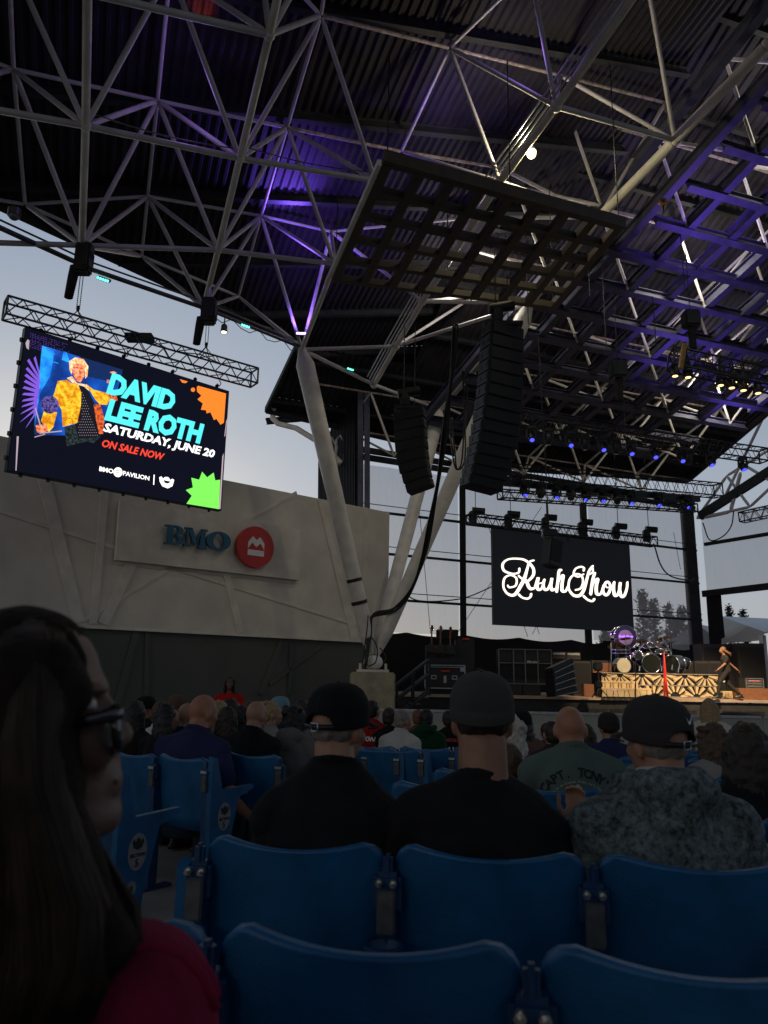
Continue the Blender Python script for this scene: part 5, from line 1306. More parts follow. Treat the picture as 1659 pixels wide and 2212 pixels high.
# guitars: necks and headstocks standing on the case
for k, (u, v) in enumerate([(932, 1353), (951, 1354), (972, 1356)]):
    a = pt(u, v+38, 25.6); b = pt(u+1, v+10, 25.6); t = empty('guitar', a, ['guitar with red headstock, left of the three on the case', 'guitar with dark wood headstock, middle of the three on the case', 'guitar with red headstock, right of the three on the case'][k], 'guitar', 'guitars standing on the road case')
    MB().box((a+b)/2, (.05, .03, (b-a).length)).build('neck', M['browncab'], t)
    MB().prism([(-.03, 0), (.04, 0), (.055, .12), (.03, .2), (-.03, .19), (-.045, .1)], b, (1, 0, 0), (0, 0, 1), (0, -1, 0), .02).build('headstock', M['dullred'] if k != 1 else M['browncab'], t)
    m = MB()
    for q in range(6): m.tube(b+Vector((.05 if q % 2 else -.045, -.01, .04+.05*(q//2))), b+Vector((.075 if q % 2 else -.07, -.01, .04+.05*(q//2))), .008, n=5)
    m.build('tuning_peg', M['chrome'], t)
    m = MB().loft([((a.x, a.y, a.z-.35), .16, .03), ((a.x, a.y, a.z-.25), .18, .03), ((a.x, a.y, a.z-.14), .12, .03), ((a.x, a.y, a.z-.05), .13, .03), ((a.x, a.y, a.z+.02), .04, .02)], 14); m.build('body', M['tolex'], t)
# rack of electronics at the far right
t, c, w, h, Mx = cab('equipment_rack', 1612, 1466, 1647, 1487, 25.3, .5, 'grey framed rack of electronics with tiny lights at the right', cat='rack', face=None)
m = MB()
for z in (-h/2, h/2): m.box(c+Vector((0, -.02, z)), (w+.03, .05, .03))
for x in (-w/2, w/2): m.box(c+Vector((x, -.02, 0)), (.03, .05, h))
m.build('rack_frame', M['alu'], t)
for k in range(3): MB().box(c+Vector((0, -.012, h*(.28-.28*k))), (w*.85, .02, h*.2)).build('unit', M['bracket'], t)
m = MB()
for k in range(8): m.box(c+Vector((w*(-.3+.08*k), -.026, h*.26)), (.012, .008, .012))
m.build('indicator_light', em('tiny_red_light', (1, .15, .1), 3), t)
cab('road_case', 1598, 1488, 1680, 1511, 24.6, .5, 'long low dark wooden case under the electronics rack', cat='case', mt='browncab', face=None, zb=DZ)
cab('speaker_stack', 1520, 1392, 1600, 1460, 28.5, .8, 'wide black speaker stack at the back right of the stage', cat='speaker stack', zb=DZ)
cab('speaker_stack', 1602, 1390, 1650, 1500, 28, .8, 'tall black speaker stack at the far right back', cat='speaker stack', zb=DZ)
A_, B_2 = upx(1273, 1400, .25), upx(1507, 1400, .25)
sheet('tarpaulin', flat(A_), flat(B_2), -.9, upx(1400, 1397).z, 'black tarpaulin across the back behind the drum kit', amp=.06, mt='matte', seed=9, folds=4, sag=.1)['category'] = 'tarpaulin'
# dark mound (covered gear) in front of the deck at the right
c = pt(1600, 1535, 21.5); m = MB().ell(Vector((c.x, c.y, -.75)), (1.9, .8, 1.12), nu=24, nv=12)
for v in m.v: v += Vector((0, 0, noise.noise(v*1.3)*.08))
tag(m.build('covered_gear', M['matte']), 'low mound of gear under a black cover before the stage at the right', 'covered gear')

# ------------------------------------------------------------------ tents and conifers behind
M['tent'] = mat('white_tent_vinyl', (.62,.60,.58), .5, 0, .08, 1)
def tent(name, pts, Y, dep, lab):
    P = [pt(u, v, Y) for u, v in pts]; t = empty(name, Vector((P[0].x, Y, -.87)), lab, 'tent')
    return t, P
t = empty('white_tent', pt(1600, 1400, 34), 'large white peaked tent behind the right of the stage', 'tent')
pk = pt(1556, 1331, 44); pr = pt(1690, 1336, 44); e0 = pt(1614, 1353, 36); e1_ = pt(1700, 1372, 34); e2_ = pt(1500, 1392, 36)
q = [pt(1556, 1331, 40), pt(1700, 1338, 40), pt(1655, 1366, 33), pt(1615, 1352, 34.5), pt(1559, 1390, 34.5), pt(1640, 1384, 33)]
m = MB().add([q[0], q[1], q[2], q[3]], [(0, 3, 2, 1)]); m.add([x-WZ*.06 for x in (q[0], q[1], q[2], q[3])], [(0, 1, 2, 3)]); m.build('roof', M['tent'], t)
q2 = [pt(1556, 1331, 40), pt(1615, 1352, 34.5), pt(1655, 1366, 33), pt(1638, 1384, 33), pt(1560, 1390, 34.5)]
m = MB().add(q2, [(0, 1, 2, 3, 4)]); m.add([x+Vector((0, .05, 0)) for x in q2], [(4, 3, 2, 1, 0)]); m.build('gable_wall', mat('shaded_tent_wall', (.42,.37,.30), .7, 0, .08, 1), t)  # gable shade put into a darker copy of the tent colour
for u, v0, v1, Y in ((1643, 1372, 1500, 33), (1650, 1372, 1500, 34), (1563, 1390, 1480, 34.5)):
    a, b = pt(u, v0, Y), pt(u, v1, Y); b.x = a.x; MB().tube(a, b, .09, n=8).build('pole', M['tent'], t)
t = empty('white_tent', pt(1480, 1380, 40), 'smaller white tent corner showing between the conifers and the post', 'tent')
q = [pt(1452, 1381, 40), pt(1506, 1347, 40), pt(1560, 1360, 44), pt(1560, 1391, 40), pt(1452, 1391, 40)]
m = MB().add(q, [(4, 3, 2, 1, 0)]); m.add([x+Vector((0, .1, 0)) for x in q], [(0, 1, 2, 3, 4)]); m.build('roof', M['tent'], t)
q = [pt(1453, 1391, 40.2), pt(1560, 1391, 40.2), pt(1560, 1440, 40.2), pt(1453, 1440, 40.2)]
m = MB().add(q, [(3, 2, 1, 0)]); m.add([x+Vector((0, .1, 0)) for x in q], [(0, 1, 2, 3)]); m.build('side_wall', M['tent'], t)
M['needle'] = mat('conifer_foliage', (.014,.022,.015), .85, 0, .5, 3); M['bark'] = mat('conifer_bark', (.06,.045,.03), .9, 0, .3, 6)
def conifer(u, vt, Y, w, lab, seed):
    top = pt(u, vt, Y); gz = -.9; rng = random.Random(seed); t = empty('conifer', Vector((top.x, top.y, gz)), lab, 'tree', 'conifers behind the stage')
    H = top.z-gz; MB().tube((top.x, top.y, gz), top-WZ*.3, .12, .02, n=7).build('trunk', M['bark'], t)
    m = MB(); N = 150
    for k in range(N):
        f = (k+rng.random())/N; z = gz+H*(.12+.88*f); rad = w*(1-f)**.75*(.75+.5*rng.random()); a = rng.uniform(0, 6.283)
        d = Vector((math.cos(a), math.sin(a), 0)); b = Vector((top.x, top.y, z)); tip = b+d*rad+WZ*rad*.45
        for q in range(10):
            g_ = rng.uniform(.15, 1); c = b.lerp(tip, g_); s = .19*(1.25-g_*.5)
            o = Vector((rng.uniform(-1, 1), rng.uniform(-1, 1), rng.uniform(-.6, 1)))*s
            e = Vector((rng.uniform(-1, 1), rng.uniform(-1, 1), rng.uniform(-.2, 1)))*s*1.3; h_ = Vector((rng.uniform(-1, 1), rng.uniform(-1, 1), rng.uniform(-1, 1)))*s*.8
            m.add([c+o, c+o+e, c+o+h_], [(0, 1, 2)])
    for q in range(40):
        f = rng.random(); c = top-WZ*(f*.8); m.add([c, c+Vector((rng.uniform(-.12, .12)*(f+.3), rng.uniform(-.1, .1), .10)), c+Vector((rng.uniform(-.1, .1)*(f+.3), 0, -.08))], [(0, 1, 2)])
    m.build('crown', M['needle'], t)
cl_ = ['tallest conifer just right of the show screen', 'second conifer from the screen behind the scrim', 'third conifer from the screen behind the scrim', 'slanting fourth conifer beside the small tent', 'low conifer tip under the left corner of the show screen',
       'small conifer tip above the big white tent, left one', 'small conifer tip above the big white tent, right one', 'low bushy conifer between the third and fourth']
for k, (u, v, Y, w) in enumerate([(1386, 1281, 44, 1.1), (1411, 1300, 45, 1.1), (1444, 1310, 45, 1.0), (1472, 1314, 46, 1.0), (1307, 1364, 42, 1.1), (1574, 1312, 60, .9), (1604, 1321, 60, .8), (1460, 1338, 44, .9)]):
    conifer(u, v, Y, w, cl_[k], k+3)
# ------------------------------------------------------------------ stadium chairs
M['plate'] = mat('dull_grey_plate', (.085,.09,.09), .6, .2, .3, 30)
CW, CTOP = .478, .857
def shell(W, z0, z1, rc_, thick, yof, bow, dip=0, nx=22, nz=14, lip=0, botr=.03, tilt=0):
    H = z1-z0; mb = MB(); F = []; Bk = []
    for j in range(nz+1):
        t = j/nz; t = 1-(1-t)**1.5 if j else 0
        zz_ = H*t; ex = max(0, zz_-(H-rc_)); hw = W/2-rc_+math.sqrt(max(0, rc_*rc_-ex*ex))
        ex2 = max(0, botr-zz_); hw = min(hw, W/2-botr+math.sqrt(max(0, botr*botr-ex2*ex2)))
        for i in range(nx+1):
            s = -1+2*i/nx; s = math.copysign(abs(s)**.8, s); x = s*hw
            z = z0+zz_-dip*(1-s*s)*t**3
            y = yof(t)+bow*(x/(W/2))**2
            e = min(1, min((W/2-abs(x)), H-zz_+.004)/.02)
            th = thick*(.55+.45*e)
            F.append(Vector((x, y+th/2, z))); Bk.append(Vector((x, y-th/2-(lip*(1-e)), z)))
    n = nx+1; o = len(F); vs = F+Bk; fs = []
    for j in range(nz):
        for i in range(nx):
            a = j*n+i; fs.append((a, a+n, a+n+1, a+1)); fs.append((o+a, o+a+1, o+a+n+1, o+a+n))
    for i in range(nx): fs.append((i, i+1, o+i+1, o+i)); a = nz*n+i; fs.append((a, o+a, o+a+1, a+1))
    for j in range(nz): a = j*n; fs.append((a, o+a, o+a+n, a+n)); b = j*n+nx; fs.append((b, b+n, o+b+n, o+b))
    return mb.add(vs, fs, 0, True)
def bolt(x, y, z, r=.011):
    m = MB().tube((x, y, z), (x, y-.012, z), r, r*.9, n=6); m.tube((x, y-.012, z), (x, y-.026, z), r*.5, n=6); return m
def make_chair(end=None, far=False):
    t = empty('stadium_chair', (0, 0, 0), 'blue folding stadium chair', 'chair')
    kx, kz = (12, 8) if far else (24, 16)
    shell(CW, .40, CTOP, .055, .034, lambda q: .02-.07*q, .045, .022, kx, kz, .010).build('backrest', M['chair'], t, True)
    shell(CW-.06, .38, .70, .10, .035, lambda q: .15-.02*q, -.02, 0, kx, kz).build('seat', M['chair'], t, True)
    p = MB()
    for sx in (-1, 1):
        if sx == -1 and end != 'L' : continue
        x = sx*(CW/2+.0135)
        bk = MB().box((x, -.03, .745), (.072, .05, .10), bev=.012); bk.box((x, -.035, .812), (.026, .03, .05), bev=.008)
        b_ = bk.build('bracket', M['chairframe'], t, True)
        MB().box((x, -.055, .705), (.046, .018, .10), bev=.004).build('plate', M['plate'], b_, True)
        if far: 
            MB().box((x, -.064, .775), (.05, .012, .016)).build('bolt', M['bolt'], b_, True)
        else:
            bolt(x-.018, -.055, .772).build('bolt', M['bolt'], b_, True); bolt(x+.018, -.055, .772).build('bolt', M['bolt'], b_, True)
        lg = MB().beam((x, .0, .0), (x, -.01, .70), .045, .07, (0, 1, 0)); lg.box((x, .03, .012), (.07, .26, .024), bev=.006); lg.beam((x, .12, .40), (x, .0, .30), .035, .05, (0, 1, 0))
        lg.build('leg', M['chairframe'], t, True)
        if not far:
            cu = MB(); n = 16
            vs = []
            prof = [(.640, .050), (.645, .046), (.640, .042), (.555, .036), (.555, .002)]
            for z, r in prof+[(.542, .002), (.542, .041), (.640, .050)]:
                vs += [Vector((x+r*math.cos(2*math.pi*k/n), -.085+r*math.sin(2*math.pi*k/n), z)) for k in range(n)]
            L_ = len(prof)+3
            cu.add(vs, [(i*n+k, i*n+(k+1) % n, (i+1)*n+(k+1) % n, (i+1)*n+k) for i in range(L_-1) for k in range(n)], 0, True)
            cu.build('cup_holder', M['chairframe'], t, True)
        ar = MB().beam((x, .03, .64), (x, .32, .62), .05, .03); ar.build('armrest', M['chair'], t, True)
    if end == 'R':   # aisle end panel with round stickers
        x = CW/2+.055; poly = [(-.02, .02), (.10, .02), (.13, .30), (.20, .60), (.33, .645), (.33, .67), (.05, .66), (-.01, .86), (-.05, .87), (-.045, .5)]
        ep = MB().prism(poly, (x-.02, 0, 0), (0, 1, 0), (0, 0, 1), (1, 0, 0), .04).build('end_panel', M['chair'], t, True)
        for (cy_, cz, ry, rz) in ((.075, .50, .055, .085), (.055, .34, .028, .034)):
            q = [(cy_+ry*math.cos(k*.2618), cz+rz*math.sin(k*.2618)) for k in range(24)]
            st = MB().prism(q, (x+.02, 0, 0), (0, 1, 0), (0, 0, 1), (1, 0, 0), .003).build('round_sticker', M['sticker'], ep, True)
        e = MB().prism([(.04, .545), (.05, .56), (.06, .545), (.068, .56), (.075, .565), (.083, .56), (.09, .545), (.10, .56), (.11, .545), (.10, .52), (.075, .508), (.05, .52)], (x+.0235, 0, 0), (0, 1, 0), (0, 0, 1), (1, 0, 0), .001); e.build('sticker_emblem', M['ink'], ep, True)
        text_mb('SECTION', .022, frame((x+.0245, .032, .478), (0, 1, 0), (0, 0, 1), (1, 0, 0)), .0004, .0008).build('sticker_word', M['ink'], ep, True)
        text_mb('5', .048, frame((x+.0245, .062, .435), (0, 1, 0), (0, 0, 1), (1, 0, 0)), .0004, .001).build('sticker_number', M['ink'], ep, True)
        text_mb('8', .035, frame((x+.0245, .045, .328), (0, 1, 0), (0, 0, 1), (1, 0, 0)), .0004, .001).build('sticker_row', M['ink'], ep, True)
    if end == 'L':
        x = -CW/2-.045; poly = [(-.03, .02), (.10, .02), (.06, .62), (.0, .70), (-.03, .80), (-.06, .78)]
        MB().prism(poly, (x-.02, 0, 0), (0, 1, 0), (0, 0, 1), (1, 0, 0), .03).build('end_panel', M['chair'], t, True)
    return t
protos = {}
def chair(P, yaw, lab, end=None, far=False, grp='blue stadium chairs'):
    k = (end, far)
    if k not in protos: t = protos[k] = make_chair(end, far)
    else: t = copy_tree(protos[k])
    t.location = (P.x, P.y, floor_z(P.y)); t.rotation_euler = (0, 0, R_(-yaw)); tag(t, lab, 'chair', grp)
    return t
def ctop(u, v):   # ground point of the chair whose back top is at this pixel
    y = 3.0
    for _ in range(30): P = pz(u, v, CTOP-.02+floor_z(y)); y = .5*y+.5*P.y
    return P
YW = 9.6; CRv = Vector((math.cos(R_(YW)), -math.sin(R_(YW)), 0)); CFv = Vector((math.sin(R_(YW)), math.cos(R_(YW)), 0)); PITCHW = .505
A1 = ctop(795, 2034); B2 = ctop(1055, 1846)
print('row A', A1, 'row B', B2)
for i, l_ in ((-1, 'nearest row blue chair beside the woman in pink, leftmost'), (0, 'nearest row blue chair at the bottom centre'), (1, 'nearest row blue chair at the bottom right')):
    chair(A1+CRv*PITCHW*i, YW, l_)
for i, l_, e in ((-1, 'blue chair with aisle end bracket behind the man in the black cap', 'L'), (0, 'blue chair behind the man in the dark grey cap', None), (1, 'blue chair behind the man in the patterned hoodie', None), (2, 'blue chair at the right edge beyond the hooded man', None)):
    chair(B2+CRv*PITCHW*i, YW, l_, e)
rowname = {1: 'the third nearest row', 2: 'the fourth nearest row', 3: 'the fifth nearest row', 4: 'the sixth nearest row', 5: 'the seventh nearest row', 6: 'the eighth nearest row', 7: 'the farthest row'}
cn = ['first', 'second', 'third', 'fourth', 'fifth', 'sixth', 'seventh', 'eighth', 'ninth', 'tenth', 'eleventh', 'twelfth']
for r in range(1, 8):
    O = B2+CFv*.82*r+CRv*(.12*r)
    lo = -1 if r < 4 else 0
    for n_i, i in enumerate(range(lo, 3+int(r*1.0))):
        P = O+CRv*PITCHW*i
        chair(P, YW, 'blue chair, %s from the aisle in %s' % (cn[n_i], rowname[r]), None, r > 1)
def block(u, v, yaw, n, end, lab, far=True, left=True):
    P = ctop(u, v); Rv = Vector((math.cos(R_(yaw)), -math.sin(R_(yaw)), 0))
    for k in range(n):
        chair(P-Rv*PITCHW*k, yaw, ('blue chair %s from its row end, ' % cn[k])+lab, end if k == 0 else None, far, 'blue chairs of the left block')
block(400, 1638, 34, 3, 'R', 'row of the large round section sticker')
block(196, 1672, 34, 1, 'R', 'nearest left row beside the woman')
block(452, 1610, 26, 3, None, 'left row before the navy shirt man')
block(470, 1600, 26, 4, None, 'third left row')
block(490, 1587, 26, 5, None, 'fourth left row')
block(546, 1632, 24, 1, None, 'under the arm of the navy shirt man')
block(627, 1612, 22, 3, None, 'in the row of the grey hoodie')
block(803, 1619, 24, 2, 'R', 'nearest stickered row left of the white tee man')
block(853, 1621, 24, 2, 'R', 'middle stickered row at the white tee man')
block(920, 1618, 22, 3, 'R', 'farthest stickered row at the green fleece man')
block(860, 1583, 22, 4, None, 'far row before the red jersey')
# ------------------------------------------------------------------ people
def skinmat(n, c): return mat('skin_'+n, c, .55, 0, .12, 18, .1, 120)
SK = dict(fair=skinmat('fair', (.37,.19,.115)), tan=skinmat('tan', (.31,.15,.085)), ruddy=skinmat('ruddy', (.36,.155,.085)), brown=skinmat('brown', (.13,.065,.04)))
HR = dict(black=mat('black_hair', (.012,.010,.009), .5, 0, .4, 60, .4, 160), dark=mat('dark_brown_hair', (.030,.018,.012), .5, 0, .4, 60, .4, 160), brown=mat('brown_hair', (.085,.05,.028), .55, 0, .4, 60, .4, 160),
          grey=mat('grey_hair', (.22,.19,.16), .6, 0, .35, 60, .4, 160), blond=mat('blond_hair', (.32,.22,.11), .5, 0, .35, 60, .4, 160), platinum=mat('platinum_curls', (.50,.46,.38), .5, 0, .3, 50, .4, 160), copper=mat('copper_hair', (.16,.07,.03), .5, 0, .35, 60, .4, 160))
def cloth(n, c, var=.12, **k): return mat(n, c, .92, 0, var, 6, .25, 220, spec=.2, **k)
CL = dict(black=cloth('black_cotton', (.011,.011,.012), .3), navy=cloth('navy_cotton', (.022,.026,.075)), green=cloth('faded_green_cotton', (.095,.130,.108)), white=cloth('white_cotton', (.50,.48,.43)), grey=cloth('grey_fleece', (.14,.135,.12)),
          dkgreen=cloth('dark_green_fleece', (.008,.045,.018)), red=cloth('red_jersey', (.30,.015,.012)), purple=cloth('purple_cotton', (.05,.02,.12)), olive=cloth('olive_knit', (.06,.055,.04)), denim=cloth('dark_denim', (.02,.03,.045)), khaki=cloth('khaki_cotton', (.16,.14,.11)), pale=cloth('pale_grey_cotton', (.26,.25,.23)), brightred=cloth('bright_red_fleece', (.42,.012,.012)), pink=cloth('magenta_cotton', (.19,.008,.036)), charcoal=cloth('charcoal_cotton', (.03,.028,.026)), brownk=cloth('brown_knit', (.12,.07,.05)))
def hood_pattern():
    m = bpy.data.materials.new('mottled_teal_fleece'); m.use_nodes = True; n = m.node_tree.nodes; l = m.node_tree.links; b = n['Principled BSDF']; b.inputs['Roughness'].default_value = .9
    t = n.new('ShaderNodeTexCoord'); v = n.new('ShaderNodeTexVoronoi'); v.inputs['Scale'].default_value = 90; no = n.new('ShaderNodeTexNoise'); no.inputs['Scale'].default_value = 48; no.inputs['Detail'].default_value = 8; no.inputs['Roughness'].default_value = .7
    n3 = n.new('ShaderNodeTexNoise'); n3.inputs['Scale'].default_value = 4
    a = n.new('ShaderNodeMath'); a.operation = 'MULTIPLY'; l.new(t.outputs['Object'], v.inputs[0]); l.new(t.outputs['Object'], no.inputs['Vector']); l.new(t.outputs['Object'], n3.inputs['Vector'])
    l.new(no.outputs[0], a.inputs[0]); a.inputs[1].default_value = .8
    a2 = n.new('ShaderNodeMath'); a2.operation = 'MULTIPLY_ADD'; l.new(n3.outputs[0], a2.inputs[0]); a2.inputs[1].default_value = .22; l.new(a.outputs[0], a2.inputs[2])
    r = n.new('ShaderNodeValToRGB'); e = r.color_ramp.elements; e[0].position = .40; e[0].color = (.018,.024,.026,1); e[1].position = .66; e[1].color = (.20,.255,.255,1)
    l.new(a2.outputs[0], r.inputs[0]); l.new(r.outputs[0], b.inputs['Base Color'])
    bp_ = n.new('ShaderNodeBump'); bp_.inputs['Strength'].default_value = .3; bp_.inputs['Distance'].default_value = .01; l.new(no.outputs[0], bp_.inputs['Height']); l.new(bp_.outputs[0], b.inputs['Normal'])
    return m
CL['mottled'] = hood_pattern(); CL['capgrey'] = cloth('washed_grey_cap', (.055,.055,.050)); CL['capdark'] = cloth('charcoal_cap', (.040,.038,.038))
EYE_W = mat('eye_white', (.45,.43,.41), .3, 0, 0); EYE_D = mat('dark_iris', (.02,.015,.01), .2, 0, 0); LIP = mat('lips', (.30,.10,.08), .5, 0, .1, 30)

SIT = dict(pel=(0,0,.53), wst=(0,-.01,.68), cst=(0,-.01,.86), nek=(0,-.005,1.075), hd=(0,.03,1.175), shL=(-.182,-.01,.935), shR=(.182,-.01,.935), elL=(-.25,.03,.69), elR=(.25,.03,.69), wrL=(-.17,.25,.62), wrR=(.17,.25,.62),
           hipL=(-.09,0,.52), hipR=(.09,0,.52), knL=(-.13,.44,.52), knR=(.13,.44,.52), anL=(-.13,.42,.09), anR=(.13,.42,.09))
STD = dict(pel=(0,0,.93), wst=(0,0,1.08), cst=(0,-.01,1.28), nek=(0,-.005,1.45), hd=(0,.02,1.60), shL=(-.185,-.01,1.335), shR=(.185,-.01,1.335), elL=(-.24,-.01,1.12), elR=(.24,-.01,1.12), wrL=(-.24,.1,.88), wrR=(.24,.1,.88),
           hipL=(-.09,0,.92), hipR=(.09,0,.92), knL=(-.10,.02,.50), knR=(.10,.02,.50), anL=(-.10,-.01,.09), anR=(.10,-.01,.09))
def capsule(mb, a, b, r0, r1, n=12):
    mb.tube(a, b, r0, r1, n=n); mb.ell(a, r0, nu=n, nv=8); mb.ell(b, r1, nu=n, nv=8)
def V3(t): return Vector(t)
def hand(mb, w, e, side, pose, fr_=.009):
    """palm, four unequal fingers with knuckle bends, thumb from the side"""
    d = (V3(w)-V3(e)).normalized(); up = Vector((0, 0, 1)); s = d.cross(up)
    if s.length < .2: s = Vector((1, 0, 0))
    s = s.normalized()*(1 if side == 'R' else -1); nrm = s.cross(d).normalized()*(1 if side == 'R' else -1)
    if pose == 'thumb':   # loosely open hand with the thumb raised
        pc = V3(w)+d*.05
    w = V3(w); pc = w+d*.045
    q = Matrix((s, d, nrm)).transposed()
    mb.ell(pc, (.040, .050, .016), q, 12, 8); capsule(mb, w-d*.03, w+d*.02, .026, .026)
    curl = {'rest': .5, 'thumb': 1.2, 'fist': 1.3, 'flat': .15}[pose]
    for k, (o, L_) in enumerate(((-.030, .062), (-.010, .072), (.011, .068), (.030, .052))):
        p = pc+s*(-o)+d*.042; dd = d.copy(); 
        for j, f in enumerate((.45, .32, .25)):
            dd = (Matrix.Rotation(-curl*(.35+.35*j)*(1 if side == 'R' else -1), 3, s*(1 if side == 'R' else -1)) @ dd).normalized(); qn = p+dd*L_*f*1.1
            capsule(mb, p, qn, fr_*(1-.1*j), fr_*(.9-.1*j), 8); p = qn
    tb = w+d*.02-s*(-.034)
    if pose == 'thumb': t1 = tb+(s*.02+Vector((0, 0, 1))*.04); t2 = t1+Vector((0, 0, 1))*.038+d*.006
    else: t1 = tb+(s*.5+d*.8).normalized()*.036; t2 = t1+(s*.15+d).normalized()*.03
    capsule(mb, tb-s*.012, t1, fr_*1.35, fr_*1.15, 8); capsule(mb, t1, t2, fr_*1.15, fr_*.95, 8)
def torso(mb, J, g, w=1.0, top=True, belly=0):
    p, wst, c, n = [V3(J[k]) for k in ('pel', 'wst', 'cst', 'nek')]
    sl = (V3(J['shR'])-V3(J['shL'])).length/2
    mb.loft([(p-WZ*.07, .15*w+g, .105+g), (p, .168*w+g, .125+g), (wst, .152*w+g+belly*.5, .112+g+belly), (wst.lerp(c, .5), .158*w+g+belly*.3, .115+g+belly*.5), (c, .172*w+g, .118+g), (c.lerp(n, .40), .155*w+g, .105+g), (c.lerp(n, .68), .112*w+g, .085+g), (c.lerp(n, .86), .080*w+g*.8, .070+g*.8), (c.lerp(n, .98), .066*w+g*.5, .062+g*.5)], 20, p=2.3)
    for s in 'LR':
        sh = V3(J['sh'+s]); capsule(mb, c.lerp(n, .66)+Vector((math.copysign(.045, sh.x), 0, 0)), sh, .056+g, .064+g)
        capsule(mb, c+Vector((math.copysign(.08, sh.x), 0, .03)), sh-WZ*.02, .085+g, .06+g)
def displace(me, amp, sc, seed=0, fold=0, ridge=None):
    n = len(me.vertices); co = np.empty(n*3, 'f'); me.vertices.foreach_get('co', co); no = np.empty(n*3, 'f'); me.vertex_normals.foreach_get('vector', no)
    co = co.reshape(-1, 3); no = no.reshape(-1, 3); d = np.empty(n)
    for i in range(n):
        x, y, z = co[i]; q = noise.noise(Vector((x*sc+seed*3.1, y*sc+seed, z*sc)))*amp
        if fold: q += fold*abs(noise.noise(Vector((x*5+seed, y*5, z*14))))
        if ridge is not None: q += .004*math.sin(math.atan2(y-ridge.y, x-ridge.x)*34+noise.noise(Vector((x*9, y*9, z*9)))*4)
        d[i] = q
    me.vertices.foreach_set('co', (co+no*d[:, None]).astype('f').ravel()); me.update()
nP = 0
def person(u, v, Y, lab, yaw=0, hy=0, pitch=0, shirt='black', skin='fair', hair=('short', 'dark'), cap=None, sleeve='short', pants='denim', vox=.014, w=1.0, arms=None, pose='sit', lean=0, tilt=0, belly=0, hood=False, hands=('rest', 'rest'), face=False, group='people in the crowd', grp=True, size=None, legs=None, fix=None, shorts=False):
    global nP; nP += 1
    J = dict(SIT if pose == 'sit' else STD)
    if arms: J.update(arms)
    if legs: J.update(legs)
    # lean the upper body forward (+) about the pelvis and sideways
    Rl = Matrix.Rotation(R_(-lean), 3, 'X') @ Matrix.Rotation(R_(tilt), 3, 'Y'); pv = V3(J['pel'])
    for k in ('wst', 'cst', 'nek', 'hd', 'shL', 'shR', 'elL', 'elR'):
        if arms and k in arms and k[:2] == 'el': continue
        J[k] = tuple(Rl @ (V3(J[k])-pv)+pv)
    for k in ('shL', 'shR'): J[k] = tuple(Vector((J[k][0]*w, J[k][1], J[k][2])))
    hd = V3(J['hd']); hq = Matrix.Rotation(R_(-hy), 3, 'Z') @ Matrix.Rotation(R_(-pitch), 3, 'X')
    def H(x, y, z): return hd+hq @ Vector((x, y, z))
    topz = (hd+hq @ Vector((0, -.01, .125))).z
    P = pt(u, v, Y); fz = floor_z(Y)
    if fix is not None: fz = fix
    s = size or max(.86, min(1.16, (P.z-fz)/(topz+(.015 if cap or hair[0] != 'bald' else 0))))
    cy_, sy = math.cos(R_(-yaw)), math.sin(R_(-yaw)); off = Vector((hd.x*cy_-hd.y*sy, hd.x*sy+hd.y*cy_, 0))*s
    root = empty('person', Vector((P.x-off.x, P.y-off.y, P.z-(topz+.012)*s)), lab, 'person', group if grp else None)
    if fix is not None: root.location.z = fix
    # ---- body
    b = MB(); torso(b, J, -.012, w)
    capsule(b, V3(J['nek'])-WZ*.03, hd+hq @ Vector((0, -.02, -.05)), .076 if w > 1.2 else (.067 if w > 1 else .056), .072 if w > 1.2 else (.064 if w > 1 else .054))
    b.ell(H(0, -.012, .022), (.076, .097, .098), hq, 18, 12); b.ell(H(0, .03, -.045), (.056, .064, .066), hq, 14, 10); b.ell(H(0, .055, -.082), (.030, .026, .022), hq, 10, 8)
    b.ell(H(0, .060, .0), (.052, .035, .06), hq, 12, 9)
    b.tube(H(0, .083, .012), H(0, .108, -.028), .010, .015, n=8); b.ell(H(0, .103, -.030), (.017, .014, .011), hq, 8, 6)
    b.ell(H(0, .086, -.058), (.024, .012, .012), hq, 10, 6)
    for sx in (-1, 1):
        b.ell(H(sx*.082, -.010, -.012), (.013, .022, .034), hq, 10, 8); b.ell(H(sx*.038, .062, -.022), (.026, .026, .024), hq, 10, 8); b.ell(H(sx*.028, .078, .028), (.024, .014, .010), hq, 8, 6)
    for k, S in enumerate('LR'):
        sh, el, wr = [V3(J[q+S]) for q in ('sh', 'el', 'wr')]
        capsule(b, sh, el, .048, .040); capsule(b, el, wr, .041, .027); 
        hp = hands[k]
        if hp: hand(b, wr, el, S, hp, max(.0088, vox*.62))
        hi, kn, an = [V3(J[q+S]) for q in ('hip', 'kn', 'an')]
        capsule(b, hi, kn, .078, .054); capsule(b, kn, an, .052, .034); capsule(b, an+Vector((0, -.02, -.045)), an+Vector((0, .14, -.055)), .036, .032)
    bm_ = remesh(b, vox, 5)
    body = link_mesh('body', bm_, SK[skin], root)
    # ---- shirt
    g = .012 if not hood else .026
    if shirt == 'tank': shirt = 'white'; sleeve = 'none'
    b = MB(); torso(b, J, g, w, belly=belly)
    for S in 'LR':
        sh, el, wr = [V3(J[q+S]) for q in ('sh', 'el', 'wr')]
        if sleeve == 'short': capsule(b, sh, sh.lerp(el, .62), .060+g*.4, .060+g*.4)
        elif sleeve == 'long': capsule(b, sh, el, .056+g, .048+g); capsule(b, el, el.lerp(wr, .93), .048+g, .034+g*.7)
